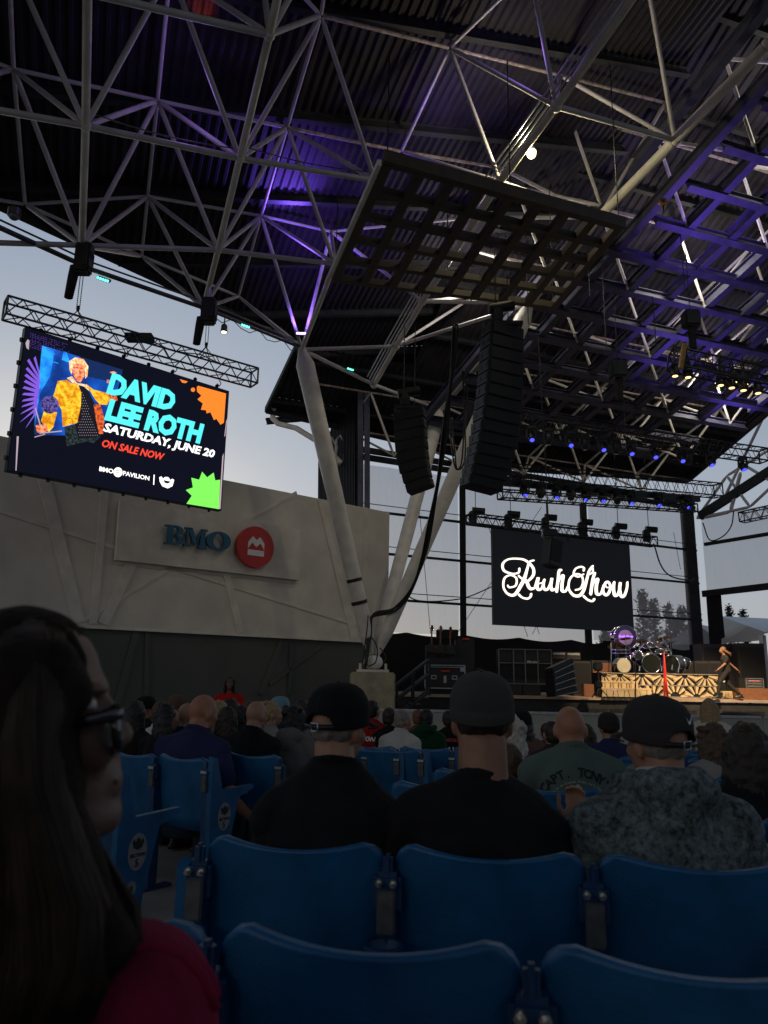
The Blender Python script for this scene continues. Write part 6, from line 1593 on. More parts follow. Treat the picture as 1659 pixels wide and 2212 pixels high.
    if hood:
        b.ell(V3(J['nek'])+Vector((.01, -.085, -.02)), (.125, .075, .070), None, 16, 10); b.ell(V3(J['nek'])+Vector((0, -.115, -.07)), (.085, .045, .08), None, 14, 9)
        for k in range(8):
            a = math.pi*(k/7); c = V3(J['nek'])+Vector((math.cos(a)*.10, -math.sin(a)*.10+.035, -.005+.012*math.sin(a*3+1))); b.ell(c, (.040,.034,.030), nu=8, nv=6)
    else:
        b.path([V3(J['nek'])+Vector((math.cos(a)*.066, math.sin(a)*.066+.002, -.006-.020*math.sin(a))) for a in [2*math.pi*k/24 for k in range(24)]], .012, 8, closed=True)
    me = remesh(b, vox*.9, 4 if not hood else 2); displace(me, (.016 if vox < .009 else .010) if not hood else .018, 9, nP, .014 if vox < .009 else .006)
    link_mesh('shirt' if not hood else 'hooded_top', me, CL[shirt], root)
    # ---- trousers and shoes
    b = MB(); b.loft([(pv-WZ*.10, .14*w, .11), (pv-WZ*.02, .178*w, .138), (pv+WZ*.06, .168*w, .125)], 16)
    for S in 'LR':
        hi, kn, an = [V3(J[q+S]) for q in ('hip', 'kn', 'an')]
        capsule(b, hi, kn, .094, .072); 
        if not shorts: capsule(b, kn, kn.lerp(an, .92), .070, .055)
    me = remesh(b, max(vox, .014), 4); displace(me, .008, 10, nP, .004); link_mesh('trousers' if not shorts else 'shorts', me, CL[pants], root)
    for S in 'LR':
        an = V3(J['an'+S]); m = MB().loft([(an+Vector((0, .05, -.088)), .05, .15), (an+Vector((0, .05, -.06)), .05, .15), (an+Vector((0, .02, -.025)), .043, .09), (an+Vector((0, -.02, .03)), .045, .05)], 14); m.build('shoe', M['black'], root, True)
    # ---- hair
    kind, hcn = hair
    if kind != 'bald' or False:
        b = MB(); hv = .009 if vox < .012 else .012
        if cap: b.ell(H(0, -.028, -.004), (.0775, .081, .058), hq, 16, 10)
        else:
            b.ell(H(0, -.024, .034), (.084, .096, .098), hq, 18, 12); b.ell(H(0, -.045, -.02), (.077, .070, .075), hq, 16, 10)
        if kind in ('long', 'curly'):
            Ln = .30 if kind == 'long' else .22; n_ = 9
            for k in range(n_):
                a = math.pi*(1.0+(k+.5)/n_)+.0; x, y = math.cos(a)*.080, math.sin(a)*.080-.012
                p0 = H(x, y, .02); p1 = H(x*1.15, y*1.1, -.10); p2 = hd+Vector((x*1.35, y*1.0-.03, -.10-Ln*(.65+.35*math.sin(k*2.3+nP)**2)))
                capsule(b, p0, p1, .032, .032, 8); capsule(b, p1, p2, .034, .018, 8)
        if kind == 'curly':
            rg = random.Random(nP)
            for k in range(60):
                a = rg.uniform(math.pi*.95, math.pi*2.05); z = rg.uniform(-.26, .1); r = .085+.02*rg.random()
                b.ell(H(math.cos(a)*r, math.sin(a)*r-.01, z), rg.uniform(.018, .032), nu=8, nv=6)
        if kind == 'bun':
            b.ell(H(0, -.085, .075), (.045, .04, .045), hq, 12, 9); rg = random.Random(nP)
            for k in range(14): b.ell(H(rg.uniform(-.05, .05), -.085+rg.uniform(-.03, .02), .08+rg.uniform(-.04, .05)), .018, nu=8, nv=6)
        if kind == 'dreads':
            for k in range(18):
                a = math.pi*(.80+1.4*(k+.5)/18); x, y = math.cos(a)*.088, math.sin(a)*.088-.01; capsule(b, H(x, y, .05), H(x*1.25, y*1.2, -.17-.03*(k % 3)), .016, .013, 8)
        if kind == 'wild':
            for k in range(10):
                a = math.pi*(1.0+k/9); capsule(b, H(math.cos(a)*.08, math.sin(a)*.08, .0), H(math.cos(a)*.10, math.sin(a)*.12-.16, -.10-.04*(k % 3)), .030, .016, 8)
        me = remesh(b, hv, 1 if kind in ('curly', 'dreads') else 3); displace(me, .007 if kind == 'short' else .010, 38, nP, 0, None if cap else hd)
        link_mesh('hair', me, HR[hcn], root)
    if cap:
        cm_, cyaw, back = cap
        cq = hq @ Matrix.Rotation(R_(-cyaw), 3, 'Z') @ Matrix.Rotation(R_(9), 3, 'X'); cc = H(0, -.010, .040); m = MB(); n_ = 144; rings = []
        prof = [(-.030+.0055*q_, 1.0+.01*math.sin(q_*.5)) for q_ in range(10)]+[(.026, .988), (.034, .97), (.052, .91), (.072, .78), (.086, .58), (.094, .33), (.097, .05)]
        for z, f in prof: rings.append([cc+cq @ Vector((math.cos(2*math.pi*k/n_)*.094*f, math.sin(2*math.pi*k/n_)*.112*f-(.004 if z < 0 else 0), z*1.08)) for k in range(n_)])
        vs = [x for r in rings for x in r]; fs = []
        for i in range(len(prof)-1):
            for k in range(n_):
                ang = ((k+.5)/n_*360-270+180) % 360-180
                if back and i < 10 and (ang/33)**2+((prof[i][0]+.024)/.036)**2 < 1: continue
                fs.append((i*n_+k, i*n_+(k+1) % n_, (i+1)*n_+(k+1) % n_, (i+1)*n_+k))
        fs.append(tuple((len(prof)-1)*n_+k for k in range(n_)))
        cr_ = m.add(vs, fs, 0, True)
        me = cr_.mesh('c'); ob = bpy.data.objects.new('t', me); so = ob.modifiers.new('s', 'SOLIDIFY'); so.thickness = .004; so.offset = 1
        me2 = evaluated(ob)
        co = link_mesh('cap', me2, CL[cm_] if isinstance(cm_, str) else cm_, root)
        # seams and button
        sm_ = MB()
        for k in range(6):
            a = 2*math.pi*(k+.5)/6; pts_ = [cc+cq @ Vector((math.cos(a)*.0965*f, math.sin(a)*.1145*f, z*1.08+.002)) for z, f in prof[9:]]
            sm_.path(pts_, .0016, 4)
        sm_.ell(cc+cq @ Vector((0, 0, .109)), (.009, .009, .005), cq, 8, 5); sm_.build('seam', M['black'], co, True)
        br = MB(); vs = []; nb_ = 14
        for off_ in (0, -.005):
            for k in range(nb_+1):
                a = math.pi*(k/nb_); cx_ = math.cos(a)*.080
                for f in (0, 1): vs.append(cc+cq @ Vector((cx_*(1 if f == 0 else .92), math.sin(a)*.060+.062 if f == 0 else math.sin(a)*.125+.065, -.022-(.018*(abs(math.cos(a)))+.0) - (.014*f*math.sin(a))+off_)))
        o2 = 2*(nb_+1); fs = []
        for k in range(nb_): a = 2*k; fs += [(a, a+1, a+3, a+2), (o2+a, o2+a+2, o2+a+3, o2+a+1), (a+1, o2+a+1, o2+a+3, a+3), (a, a+2, o2+a+2, o2+a)]
        br.add(vs, fs, 0, True); br.build('brim', CL[cm_] if isinstance(cm_, str) else cm_, co, True)
        if back:
            st = MB(); st.path([cc+cq @ Vector((math.cos(R_(270+a_))*.097, math.sin(R_(270+a_))*.117, -.024)) for a_ in range(-36, 37, 6)], .0085, 6); st.build('strap', M['black'], co, True)
            bk = MB().path([cc+cq @ (Vector((x, -.124, z))) for x, z in ((-.013, -.036), (.013, -.036), (.013, -.012), (-.013, -.012))], .0028, 5, closed=True); bk.build('buckle', M['alu'], co, True)
    if face:
        for sx in (-1, 1):
            e = MB().ell(H(sx*.031, .078, .010), (.014, .010, .009), hq, 10, 8).build('eye', EYE_W, root, True)
            MB().ell(H(sx*.031, .087, .010), (.006, .003, .006), hq, 8, 6).build('iris', EYE_D, e, True)
            MB().path([H(sx*.014, .092, .031), H(sx*.032, .092, .037), H(sx*.05, .080, .031)], .004, 5).build('eyebrow', HR[hcn], root, True)
        MB().ell(H(0, .095, -.059), (.021, .007, .007), hq, 10, 6).build('lips', LIP, root, True)
    root.scale = (s, s, s); root.rotation_euler = (0, 0, R_(-yaw))
    return root, J, H, s
def on_back(root, J, mbs_fn): pass

# -- three men right in front
r1, J1, H1, s1_ = person(735, 1481, 2.42, 'man in a black cap with a metal strap buckle and black shirt, nearest left', yaw=8, hy=26, pitch=6, shirt='black', skin='fair', hair=('short', 'grey'), cap=('black', 0, True), vox=.008, w=1.13, lean=6, belly=.03, arms=dict(shL=(-.165,-.01,.90), shR=(.145,-.01,.895), elR=(.22,.05,.66), elL=(-.23,.03,.67)), group='three men in caps in the row ahead')
r2, J2, H2, s2_ = person(1040, 1458, 2.30, 'man in a dark grey cap and black tee in the centre of the row ahead', yaw=4, hy=2, shirt='black', skin='tan', hair=('short', 'dark'), cap=('capgrey', 0, False), vox=.008, w=1.22, belly=.03, group='three men in caps in the row ahead',
       arms=dict(nek=(0,-.005,1.025), shL=(-.175,-.01,.895), shR=(.135,-.01,.88), elR=(.24,.02,.64), wrR=(.22,.26,.62)))
r3, J3, H3, s3_ = person(1412, 1509, 2.26, 'man in a charcoal cap and mottled teal hooded top, nearest right', yaw=4, hy=-27, pitch=4, shirt='mottled', skin='fair', hair=('short', 'grey'), cap=('capdark', 0, True), sleeve='long', vox=.008, w=1.05, hood=True, belly=.03, group='three men in caps in the row ahead',
       arms=dict(elL=(-.25,.10,.70), wrL=(-.215,.27,.885)), hands=('thumb', 'rest'))
MB().path([V3(J3['nek'])+Vector((math.cos(a)*.068, math.sin(a)*.066, .024-.012*math.sin(a))) for a in [math.pi*(1+k/14) for k in range(-2, 17)]], .009, 8).build('collar', CL['white'], r3, True)
# white tick on the cap, on its right rear panel
for o in r3.children:
    if o.name.startswith('cap'):
        hq3 = H3
        me = o.data
        def on_cap(a_deg, z):
            a = R_(a_deg); best = None
            d = Vector((math.cos(a)*.097*.955, math.sin(a)*.115*.955, z))
            return d
        hq_ = Matrix.Rotation(R_(27), 3, 'Z') @ Matrix.Rotation(R_(-4), 3, 'X') @ Matrix.Rotation(R_(9), 3, 'X'); cc3 = H3(0, -.010, .040)
        pts = [(-84, .050), (-80, .030), (-73, .033), (-52, .052), (-73, .040), (-79, .038)]
        vs = []
        for a, z in pts:
            f = .985+.02 if z < .03 else (.985+(.91-.985)*(z-.028)/.024 if z < .052 else .91+(.78-.91)*(z-.052)/.02)
            d = Vector((math.cos(R_(a-0))*.094*f, math.sin(R_(a-0))*.112*f, z*1.08)); vs.append(cc3+hq_ @ (d*1.055))
        m = MB().add(vs, [tuple(range(6)), tuple(range(6))[::-1]]); m.build('tick_mark', M['white'], o, True)

# -- the rest of the crowd
PP = person
rg_, Jg, Hg, sg_ = PP(1229, 1519, 3.85, 'bald man in a faded green tee printed with black arched lettering', yaw=3, hy=0, shirt='green', skin='ruddy', hair=('bald', 'dark'), vox=.011, w=1.12, belly=.03, pitch=12, arms=dict(nek=(0,-.01,1.10), shL=(-.185,-.01,.965), shR=(.185,-.01,.965), cst=(0,-.02,.90)))
# lettering on the green tee: arched letters just off the cloth
def tee_arc(root, J, txt, rad, zc, size, mt, nm, a_span, off=.004, yb=None):
    n = len(txt); 
    sh = [o for o in root.children if o.name.startswith('shirt')][0]
    from mathutils.bvhtree import BVHTree
    bv = BVHTree.FromPolygons([v.co for v in sh.data.vertices], [tuple(p.vertices) for p in sh.data.polygons])
    out = MB()
    for k, ch in enumerate(txt):
        if ch == ' ': continue
        a = R_(90+a_span/2-a_span*(k+.5)/n); x, z = math.cos(a)*rad, zc+math.sin(a)*rad
        hit = bv.ray_cast(Vector((x, -1, z)), Vector((0, 1, 0)))
        if hit[0] is None: continue
        y = hit[0].y-off; Xv = Vector((math.sin(a), 0, -math.cos(a))); Yv = Vector((math.cos(a), 0, math.sin(a)))
        nn = hit[1] if hit[1].y < 0 else -hit[1]; Xv = (Xv-nn*Xv.dot(nn)).normalized(); Yv = nn.cross(Xv)
        t = text_mb(ch, size, frame(Vector((x, y, z)), Xv, Yv, nn), .0008, size*.02, 0, 1, 'CENTER')
        if size > .04: t.build('printed_letter', mt, sh, True)
        else: out.add(t.v, t.f)
    if out.v: return tag(out.build(nm, mt, sh, True), kind='stuff')
ink2 = mat('black_print', (.012,.018,.016), .9, 0, .2, 60); wp = mat('white_print', (.40,.42,.38), .9, 0, .2, 60)
tee_arc(rg_, Jg, 'CAPT. TONY\'S', .195, .765, .062, ink2, 'arched_lettering', 112)
tee_arc(rg_, Jg, 'Home of the Original Sloppy Joe\'s 1933-1937', .168, .765, .014, wp, 'small_arched_lettering', 104)
tee_arc(rg_, Jg, 'SALOON', 1.2, -.405, .055, ink2, 'low_lettering', 14)
sh = [o for o in rg_.children if o.name.startswith('shirt')][0]
m = MB(); m.prism([(-.018,.0),(-.03,.03),(-.022,.055),(-.004,.064),(.012,.05),(.02,.03),(.03,.0),(.022,-.02),(.0,-.022),(-.012,-.04),(-.024,-.03)], (0, -.156, .862), (1, 0, 0), (0, 0, 1), (0, -1, 0), .006); m.build('pale_print', wp, sh, True)
PP(1608, 1554, 3.15, 'woman with long dark brown hair and black top at the right edge', yaw=0, hy=10, shirt='black', skin='fair', hair=('long', 'dark'), vox=.012)
PP(1540, 1557, 5.0, 'person with tousled light brown hair and grey top right of the hooded man', yaw=-5, hy=25, shirt='pale', skin='fair', hair=('curly', 'brown'), vox=.014)
PP(1532, 1507, 9.6, 'woman in a white sleeveless top reaching out near the barrier', yaw=35, hy=0, shirt='tank', skin='fair', hair=('long', 'blond'), vox=.013, arms=dict(elR=(.30,.15,.90), wrR=(.38,.38,.95)))
PP(1385, 1556, 3.95, 'person in a pale grey shirt mostly hidden behind the hooded man', shirt='pale', skin='tan', hair=('short', 'grey'), vox=.014)
PP(1313, 1541, 6.4, 'man in a dark cap and navy shirt right of the bald green tee man', shirt='navy', skin='tan', hair=('short', 'dark'), cap=('charcoal', 0, False), vox=.014, w=1.1)
PP(1190, 1556, 6.6, 'short haired man in a charcoal shirt left of the bald green tee man', shirt='charcoal', skin='fair', hair=('short', 'dark'), hy=-10)
PP(1262, 1560, 6.8, 'person with long dark hair just behind the bald green tee man', shirt='black', skin='fair', hair=('long', 'dark'))
PP(1128, 1536, 7.2, 'woman in a black cap with long dark brown hair', shirt='brownk', skin='fair', hair=('long', 'dark'), cap=('black', 0, False))
PP(1096, 1536, 4.6, 'woman with platinum curls and purple top beside the dark grey cap man', shirt='purple', skin='fair', hair=('curly', 'platinum'), vox=.012)
PP(1094, 1600, 4.0, 'small person in a white tee behind the dark grey cap man', shirt='white', skin='fair', hair=('short', 'brown'), vox=.014, size=.9)
PP(872, 1531, 7.9, 'older man with grey hair in a white tee and khaki shorts', yaw=28, hy=30, shirt='white', skin='ruddy', hair=('short', 'grey'), pants='khaki', vox=.012, lean=12, shorts=True)
PP(843, 1527, 8.8, 'short haired man in a black tee behind the white tee man', yaw=10, hy=20, shirt='black', skin='fair', hair=('short', 'dark'))
rr_, Jr, Hr, sr_ = PP(806, 1511, 8.9, 'dark haired person in a red and white jersey', yaw=10, hy=25, shirt='red', skin='tan', hair=('short', 'black'), sleeve='long')
tee_arc(rr_, Jr, 'rown', 1.0, -.16, .11, M['white'], 'jersey_lettering', 12)
PP(923, 1530, 8.6, 'dark haired man in a dark green fleece and khaki shorts', yaw=20, hy=10, shirt='dkgreen', skin='fair', hair=('short', 'black'), sleeve='long', pants='khaki', vox=.012, hood=True, shorts=True, lean=8)
PP(903, 1531, 9.8, 'person with short copper brown hair beyond the green fleece man', shirt='brownk', skin='fair', hair=('short', 'copper'))
rb_, Jb, Hb, sb_ = PP(968, 1533, 9.4, 'man in a black tee with red lettering and white streaks', shirt='black', skin='tan', hair=('short', 'dark'))
tee_arc(rb_, Jb, 'SKIDSCORCH', 1.0, -.10, .060, M['red'], 'red_lettering', 16)
sb = [o for o in rb_.children if o.name.startswith('shirt')][0]
for k in range(5): MB().prism([(-.012, 0), (.012, 0), (.03*(k-2)*.5, -.12)], (-.10+.05*k, -.145, .83), (1, 0, 0), (0, 0, 1), (0, -1, 0), .006).build('white_streak', M['white'], sb, True)
# left cluster
PP(443, 1495, 5.6, 'bald man in a navy tee leaning right with his arm stretched down', yaw=24, hy=20, pitch=10, shirt='navy', skin='ruddy', hair=('bald', 'dark'), vox=.011, w=1.16, size=1.10, lean=14, belly=.03, arms=dict(elR=(.34,.06,.66), wrR=(.40,.26,.50)))
PP(557, 1510, 6.2, 'bald man in a black polo shirt left of the black cap man', yaw=22, hy=15, pitch=8, shirt='black', skin='fair', hair=('bald', 'dark'), vox=.012, w=1.14, lean=10, belly=.03)
rbn, Jn, Hn, sn_ = PP(590, 1512, 7.0, 'blond woman with a messy bun and a hoop earring facing right', yaw=40, hy=35, shirt='pale', skin='fair', hair=('bun', 'blond'), vox=.012)
MB().path([Hn(.083, -.008+.022*math.sin(k*.628), -.062+.022*math.cos(k*.628)) for k in range(10)], .003, 5, closed=True).build('earring', M['alu'], rbn, True)
aq = cloth('aqua_cap', (.16,.30,.34)); 
PP(607, 1506, 8.4, 'person in an aqua cap behind the blond woman', yaw=30, hy=45, shirt='navy', skin='ruddy', hair=('short', 'brown'), cap=(aq, 0, False))
PP(641, 1520, 6.5, 'person with short dark curls and a grey hooded top', yaw=20, hy=0, shirt='grey', skin='tan', hair=('curly', 'black'), sleeve='long', vox=.013, hood=True, size=.98)
PP(655, 1509, 7.6, 'dark haired person just beyond the grey hooded top', yaw=15, shirt='black', skin='fair', hair=('short', 'dark'))
PP(525, 1521, 7.0, 'person with long black hair in a white shirt', yaw=20, shirt='white', skin='tan', hair=('long', 'black'))
PP(503, 1506, 7.9, 'dark haired man with pale glasses arm beyond the navy tee man', yaw=25, hy=35, shirt='charcoal', skin='fair', hair=('short', 'dark'))
PP(478, 1511, 6.9, 'woman with long light brown hair beside the navy tee man', yaw=20, hy=10, shirt='olive', skin='fair', hair=('long', 'blond'))
PP(496, 1523, 6.7, 'woman with long dark brown hair right of the light brown haired woman', yaw=20, hy=0, shirt='charcoal', skin='fair', hair=('long', 'dark'))
PP(407, 1514, 6.5, 'smaller bald man just left of the navy tee man', yaw=22, shirt='navy', skin='fair', hair=('bald', 'dark'))
PP(383, 1503, 8.0, 'person in a dark brown cap worn backwards beyond the smaller bald man', yaw=20, hy=190, shirt='charcoal', skin='tan', hair=('short', 'dark'), cap=('brownk', 0, False))
PP(366, 1517, 6.3, 'woman with long black hair turned to the right', yaw=25, hy=25, shirt='black', skin='tan', hair=('long', 'black'))
PP(352, 1513, 7.2, 'person in a long sleeved white top beside the black haired woman', yaw=20, shirt='white', skin='fair', hair=('short', 'brown'), sleeve='long')
PP(318, 1505, 8.0, 'man in a black cap facing right at the far left', yaw=25, hy=50, shirt='black', skin='tan', hair=('short', 'black'), cap=('black', 0, False))
PP(298, 1511, 6.6, 'person with long black hair at the left end of the crowd', yaw=22, shirt='black', skin='tan', hair=('long', 'black'))
PP(478, 1515, 8.6, 'dark haired person in the far row below the woman in red', yaw=20, shirt='charcoal', skin='fair', hair=('short', 'dark'))
PP(541, 1512, 8.4, 'brown haired person far behind the bald polo man', yaw=20, shirt='grey', skin='fair', hair=('short', 'brown'))
PP(1180, 1560, 9.0, 'dark haired person in the far middle rows', shirt='navy', skin='tan', hair=('short', 'dark'))
# woman in red by the wall
PP(498, 1461, 13.5, 'woman with dark locs in a bright red top sitting by the wall facing the seats', yaw=175, hy=0, shirt='brightred', skin='brown', hair=('dreads', 'black'), sleeve='long', vox=.014, face=True, grp=False, w=1.1, pose='stand', fix=floor_z(13.5), arms=dict(elL=(-.26,.05,1.14), elR=(.26,.05,1.14), wrL=(-.06,.22,1.24), wrR=(.06,.24,1.22)))
# performer striding to the left
PP(1560, 1396, 24.4, 'long haired performer in black striding to the left across the stage', yaw=-82, hy=0, shirt='charcoal', skin='tan', hair=('wild', 'copper'), pants='charcoal', vox=.013, face=True, grp=False, pose='stand', fix=DZ, size=None, lean=4,
   legs=dict(knL=(-.10,.26,.56), anL=(-.10,.36,.11), knR=(.10,-.06,.50), anR=(.10,-.42,.14)), arms=dict(elL=(-.24,.10,1.14), wrL=(-.22,.30,.98), elR=(.25,-.22,1.16), wrR=(.26,-.42,.98)), hands=('rest', 'fist'))
print('people', nP)

# ------------------------------------------------------------------ woman in profile, close on the left
def P0(u, v, o=0): # world point in her profile plane
    return pt(u, v, .74+o)
wm_ = empty('person', P0(60, 1900), 'woman in black framed glasses seen in profile at the left edge, magenta top', 'person')
px = .74/1600
def K(u, v, o=0): return P0(u, v, o)
b = MB()
def ke(u, v, o, ru, ro, rv, n=18): b.ell(K(u, v, o), (ru*px, ro, rv*px), None, n, 14)
# cranium, face mass, jaw
ke(75, 1475, 0, 128, .074, 140, 24)
prof = [(1395,168),(1418,182),(1445,200),(1470,215),(1485,221),(1500,217),(1520,215),(1545,226),(1570,232),(1600,236),(1625,240),(1655,246),(1680,246),(1705,247),(1725,243),(1745,250),(1765,250),(1785,243),(1805,222),(1822,190)]
secs = []
for v, u in prof:
    back_u = 20 if v < 1700 else 20+(v-1700)*.9; c_ = (u+back_u)/2; w_ = .066 if v < 1620 else .066-.026*((v-1620)/200)
    c = K(c_, v); secs.append(((c.x, c.y, c.z), (u-back_u)/2*px, w_))
secs = secs[::-1]
b.loft(secs, 28, p=2.15)
# nose
for (u0, v0, u1, v1, r0, r1) in ((219, 1500, 268, 1583, .009, .012), (268, 1588, 244, 1606, .0115, .010)): b.tube(K(u0-8, v0), K(u1-10, v1), r0, r1, n=12)
b.ell(K(267, 1588), (.0100, .013, .0095), None, 12, 8); b.ell(K(246, 1605, -.008), (.012, .010, .008), None, 12, 8); b.ell(K(246, 1605, .008), (.012, .010, .008), None, 12, 8)
b.ell(K(240, 1688), (.010, .022, .012), None, 12, 8); b.ell(K(248, 1676), (.0060, .018, .0055), None, 12, 8); b.ell(K(248, 1700), (.0060, .017, .0058), None, 12, 8); b.ell(K(240, 1765), (.009, .018, .014), None, 12, 8)
b.ell(K(205, 1487, -.03), (.013, .022, .007), None, 12, 8); b.ell(K(205, 1487, .03), (.013, .022, .007), None, 12, 8)
b.ell(K(190, 1600, -.035), (.028, .026, .030), None, 14, 9); b.ell(K(190, 1600, .035), (.028, .026, .030), None, 14, 9)
# neck, shoulders, torso, arm as one continuous body
nb_ = K(50, 2045)
capsule(b, K(70, 1700), nb_, .056, .060)
b.loft([(nb_-WZ*.62, .17, .16), (nb_-WZ*.45, .16, .15), (nb_-WZ*.22, .13, .17), (nb_-WZ*.10, .11, .16), (nb_-WZ*.03, .08, .10)], 20)
sh_ = K(292, 2185, -.03); capsule(b, nb_-WZ*.09, sh_, .06, .055); capsule(b, sh_, sh_+Vector((.05, .03, -.28)), .05, .04)
el_ = sh_+Vector((.05, .03, -.28)); wr_ = el_+Vector((.06, .24, -.02)); capsule(b, el_, wr_, .038, .026); hand(b, wr_, el_, 'R', 'rest', .0088)
sh2 = nb_+Vector((-.17, .06, -.10)); capsule(b, nb_-WZ*.09, sh2, .06, .055); e2_ = sh2+Vector((-.02, .05, -.28)); capsule(b, sh2, e2_, .05, .04); w2 = e2_+Vector((.05, .24, .0)); capsule(b, e2_, w2, .038, .026); hand(b, w2, e2_, 'L', 'rest', .0088)
for sx in (-.09, .09):
    hp_ = Vector((nb_.x+sx, nb_.y, .50)); kn_ = hp_+Vector((0, .36, .02)); an_ = Vector((kn_.x, kn_.y, .10)); capsule(b, hp_, kn_, .075, .055); capsule(b, kn_, an_, .05, .035); capsule(b, an_-WZ*.04, an_+Vector((0, .13, -.05)), .035, .03)
capsule(b, nb_-WZ*.6, Vector((nb_.x, nb_.y, .5)), .15, .13)
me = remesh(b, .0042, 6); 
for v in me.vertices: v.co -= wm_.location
link_mesh('body', me, skinmat('shaded', (.135,.070,.050)), wm_)  # shade on her face is put into this darker skin colour
# eye and lips
for o_ in (-.030, .030):
    e = MB().ell(K(182, 1524, o_), (.011, .012, .011), None, 12, 8).build('eye', EYE_W, wm_); MB().ell(K(192, 1524, o_), (.004, .006, .006), None, 10, 6).build('iris', EYE_D, e)
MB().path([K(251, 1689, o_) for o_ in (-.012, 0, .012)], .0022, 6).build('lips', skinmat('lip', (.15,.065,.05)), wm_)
# magenta top with wide neckline
b = MB(); b.loft([(nb_-WZ*.63, .185, .17), (nb_-WZ*.45, .18, .165), (nb_-WZ*.26, .165, .185), (nb_-WZ*.17, .15, .17), (nb_-WZ*.12, .12, .13)], 24)
capsule(b, nb_-WZ*.17, sh_-Vector((.01, 0, .015)), .062, .066); capsule(b, sh_, sh_+Vector((.045, .03, -.24)), .066, .064); capsule(b, nb_-WZ*.17, sh2, .062, .066); capsule(b, sh2, sh2.lerp(e2_, .8), .066, .064)
b.path([K(210, 2090, -.03), K(262, 2052, -.04), K(330, 2032, -.04), K(385, 2040, -.03), K(420, 2065, -.02), K(460, 2110, -.02), K(473, 2160, -.02)], .006, 8)
me = remesh(b, .005, 3); displace(me, .012, 8, 3, .010)
for v in me.vertices: v.co -= wm_.location
link_mesh('magenta_top', me, CL['pink'], wm_)
MB().path([K(262, 2062, -.075), K(330, 2040, -.075), K(395, 2062, -.07), K(440, 2110, -.065), K(468, 2180, -.06)], .004, 8).build('shoulder_strap', CL['pink'], wm_)
b = MB(); b.loft([((nb_.x, nb_.y, .40), .15, .13), ((nb_.x, nb_.y, .50), .18, .16), ((nb_.x, nb_.y, .60), .17, .15)], 16)
for sx in (-.09, .09):
    hp_ = Vector((nb_.x+sx, nb_.y, .50)); kn_ = hp_+Vector((0, .36, .02)); capsule(b, hp_, kn_, .09, .07); capsule(b, kn_, Vector((kn_.x, kn_.y, .14)), .068, .055)
me = remesh(b, .012, 3)
for v in me.vertices: v.co -= wm_.location
link_mesh('trousers', me, CL['denim'], wm_)
for sx in (-.09, .09):
    kn_ = Vector((nb_.x+sx, nb_.y+.36, .06)); MB().loft([((kn_.x, kn_.y+.05, .01), .045, .13), ((kn_.x, kn_.y+.05, .04), .045, .13), ((kn_.x, kn_.y, .10), .04, .06)], 12).build('shoe', M['black'], wm_)
# long dark hair: many strands over a solid mass
b = MB(); b.ell(K(50, 1470), (.066, .088, .072), None, 20, 14)
for k in range(7):
    o_ = -.075+.025*k; capsule(b, K(40+8*(k % 2), 1480, o_), K(60+10*(k % 3), 1700, o_*1.05), .045, .045); capsule(b, K(60+10*(k % 3), 1700, o_*1.05), K(40, 2020, o_), .045, .04)
capsule(b, K(120, 1430, -.055), K(150, 1500, -.062), .022, .022); capsule(b, K(110, 1430, .055), K(130, 1500, .062), .022, .022)
for (a_, c_) in (((150, 1440), (136, 1540)), ((136, 1540), (140, 1680)), ((140, 1680), (185, 1830)), ((185, 1830), (235, 1960)), ((235, 1960), (270, 2040)), ((235, 1960), (220, 2120)), ((220, 2120), (130, 2260)), ((150, 1900), (120, 2200))):
    for o_ in (-.078, -.03, .062): capsule(b, K(a_[0]-46, a_[1], o_), K(c_[0]-46, c_[1], o_), .026, .026)
me = remesh(b, .006, 4); displace(me, .003, 30, 2)
for v in me.vertices: v.co -= wm_.location
HR['silhouette'] = mat('very_dark_hair', (.016,.010,.007), .75, 0, .3, 60, .3, 160, spec=.12)
hm = link_mesh('hair', me, HR['silhouette'], wm_)
sm_ = MB(); rg = random.Random(11)
tab = [(1338, 50, 45, .03), (1370, 55, 85, .065), (1420, 56, 104, .088), (1480, 56, 108, .100), (1600, 52, 98, .122), (1700, 60, 96, .124), (1830, 82, 118, .124), (1960, 108, 150, .122), (2100, 104, 160, .120), (2230, 60, 150, .118)]
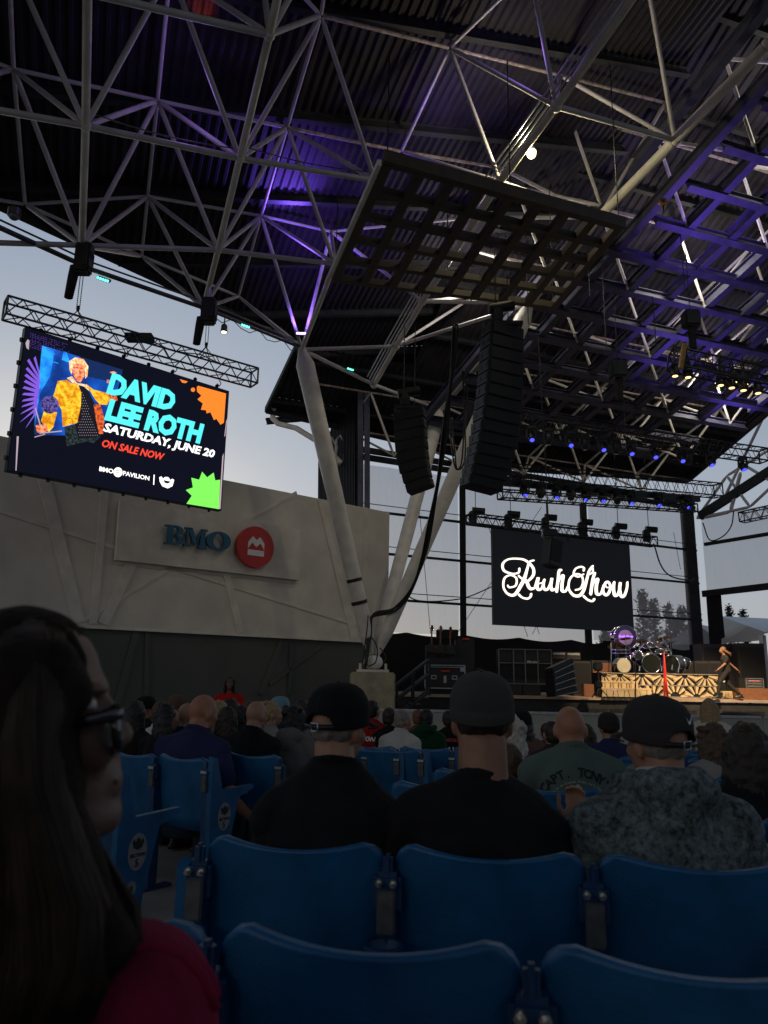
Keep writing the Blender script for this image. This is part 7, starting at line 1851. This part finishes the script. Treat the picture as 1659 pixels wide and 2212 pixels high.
for k in range(2300):
    t = rg.uniform(-1.05, 1.05) if k % 9 else rg.uniform(.95, 1.16); ph = rg.uniform(0, .9)+t*5; am = rg.uniform(.03, .10); dd = rg.uniform(-.006, .008); s0_ = 0 if rg.random() < .7 else rg.randint(1, 4); pts_ = []
    for i_, (v, mid, hf, dp) in enumerate(tab[s0_:], s0_):
        tt = t+am*math.sin(ph+i_*.9)+(.012*i_*math.sin(ph*3)); side_ = max(0, 1-.85*min(1, abs(tt))**2.2)
        pts_.append(K(mid+hf*tt+(5*math.sin(v*.035+t*7) if v > 1560 else 0), v+rg.uniform(-3, 3), -(dp*side_**.5+dd+.006)))
    sm_.path(pts_, .0011, 4, taper=[.6]+[1]*(len(pts_)-3)+[.8, .2])
for k in range(60):
    a = rg.uniform(-.2, 1.3); u0 = 60+100*math.sin(a-.3); v0 = 1340+60*(1-math.cos(a-.3)); o_ = rg.uniform(-.05, .05)
    sm_.path([K(u0-20, v0+12, o_), K(u0, v0-6, o_), K(u0+rg.uniform(10, 30), v0-rg.uniform(2, 18), o_), K(u0+rg.uniform(20, 50), v0+rg.uniform(-10, 16), o_)], .0009, 3)
tag(sm_.build('loose_strands', mat('dark_brown_strands', (.028,.017,.010), .6, 0, .5, 30, spec=.25), hm), kind='stuff')
# glasses
gf = mat('black_acetate', (.008,.008,.009), .08, 0, 0, coat=1); 
fr1 = MB()
for o_ in (-.034, .034):
    loop = []
    for k in range(20):
        a = 2*math.pi*k/20; loop.append(K(250-3*math.sin(a), 1575+math.sin(a)*-46, o_+math.copysign(1, 1)*math.cos(a)*.030))
    fr1.path(loop, .0042, 8, closed=True)
fr1.tube(K(252, 1540, -.008), K(252, 1540, .008), .004, n=8)
go = fr1.build('glasses_frame', gf, wm_)
for o_ in (-.066, .066):
    t_ = MB(); t_.path([K(254, 1535, o_*.95), K(240, 1545, o_*1.02), K(190, 1556, o_*1.05), K(140, 1570, o_*1.08), K(60, 1560, o_*1.1), K(20, 1600, o_*1.08)], .0055, 8, taper=[1.4, 1.3, 1, .9, .8, .6]); t_.build('temple_arm', gf, go)
lg_ = mat('lens_glass', (.6,.6,.65), .03, 0, 0); lg_.node_tree.nodes['Principled BSDF'].inputs['Transmission Weight'].default_value = .95
for o_ in (-.034, .034):
    MB().ell(K(250, 1576, o_), (.0012, .029, .020), None, 20, 10).build('lens', lg_, go)

bpy.data.scenes.remove(TS)
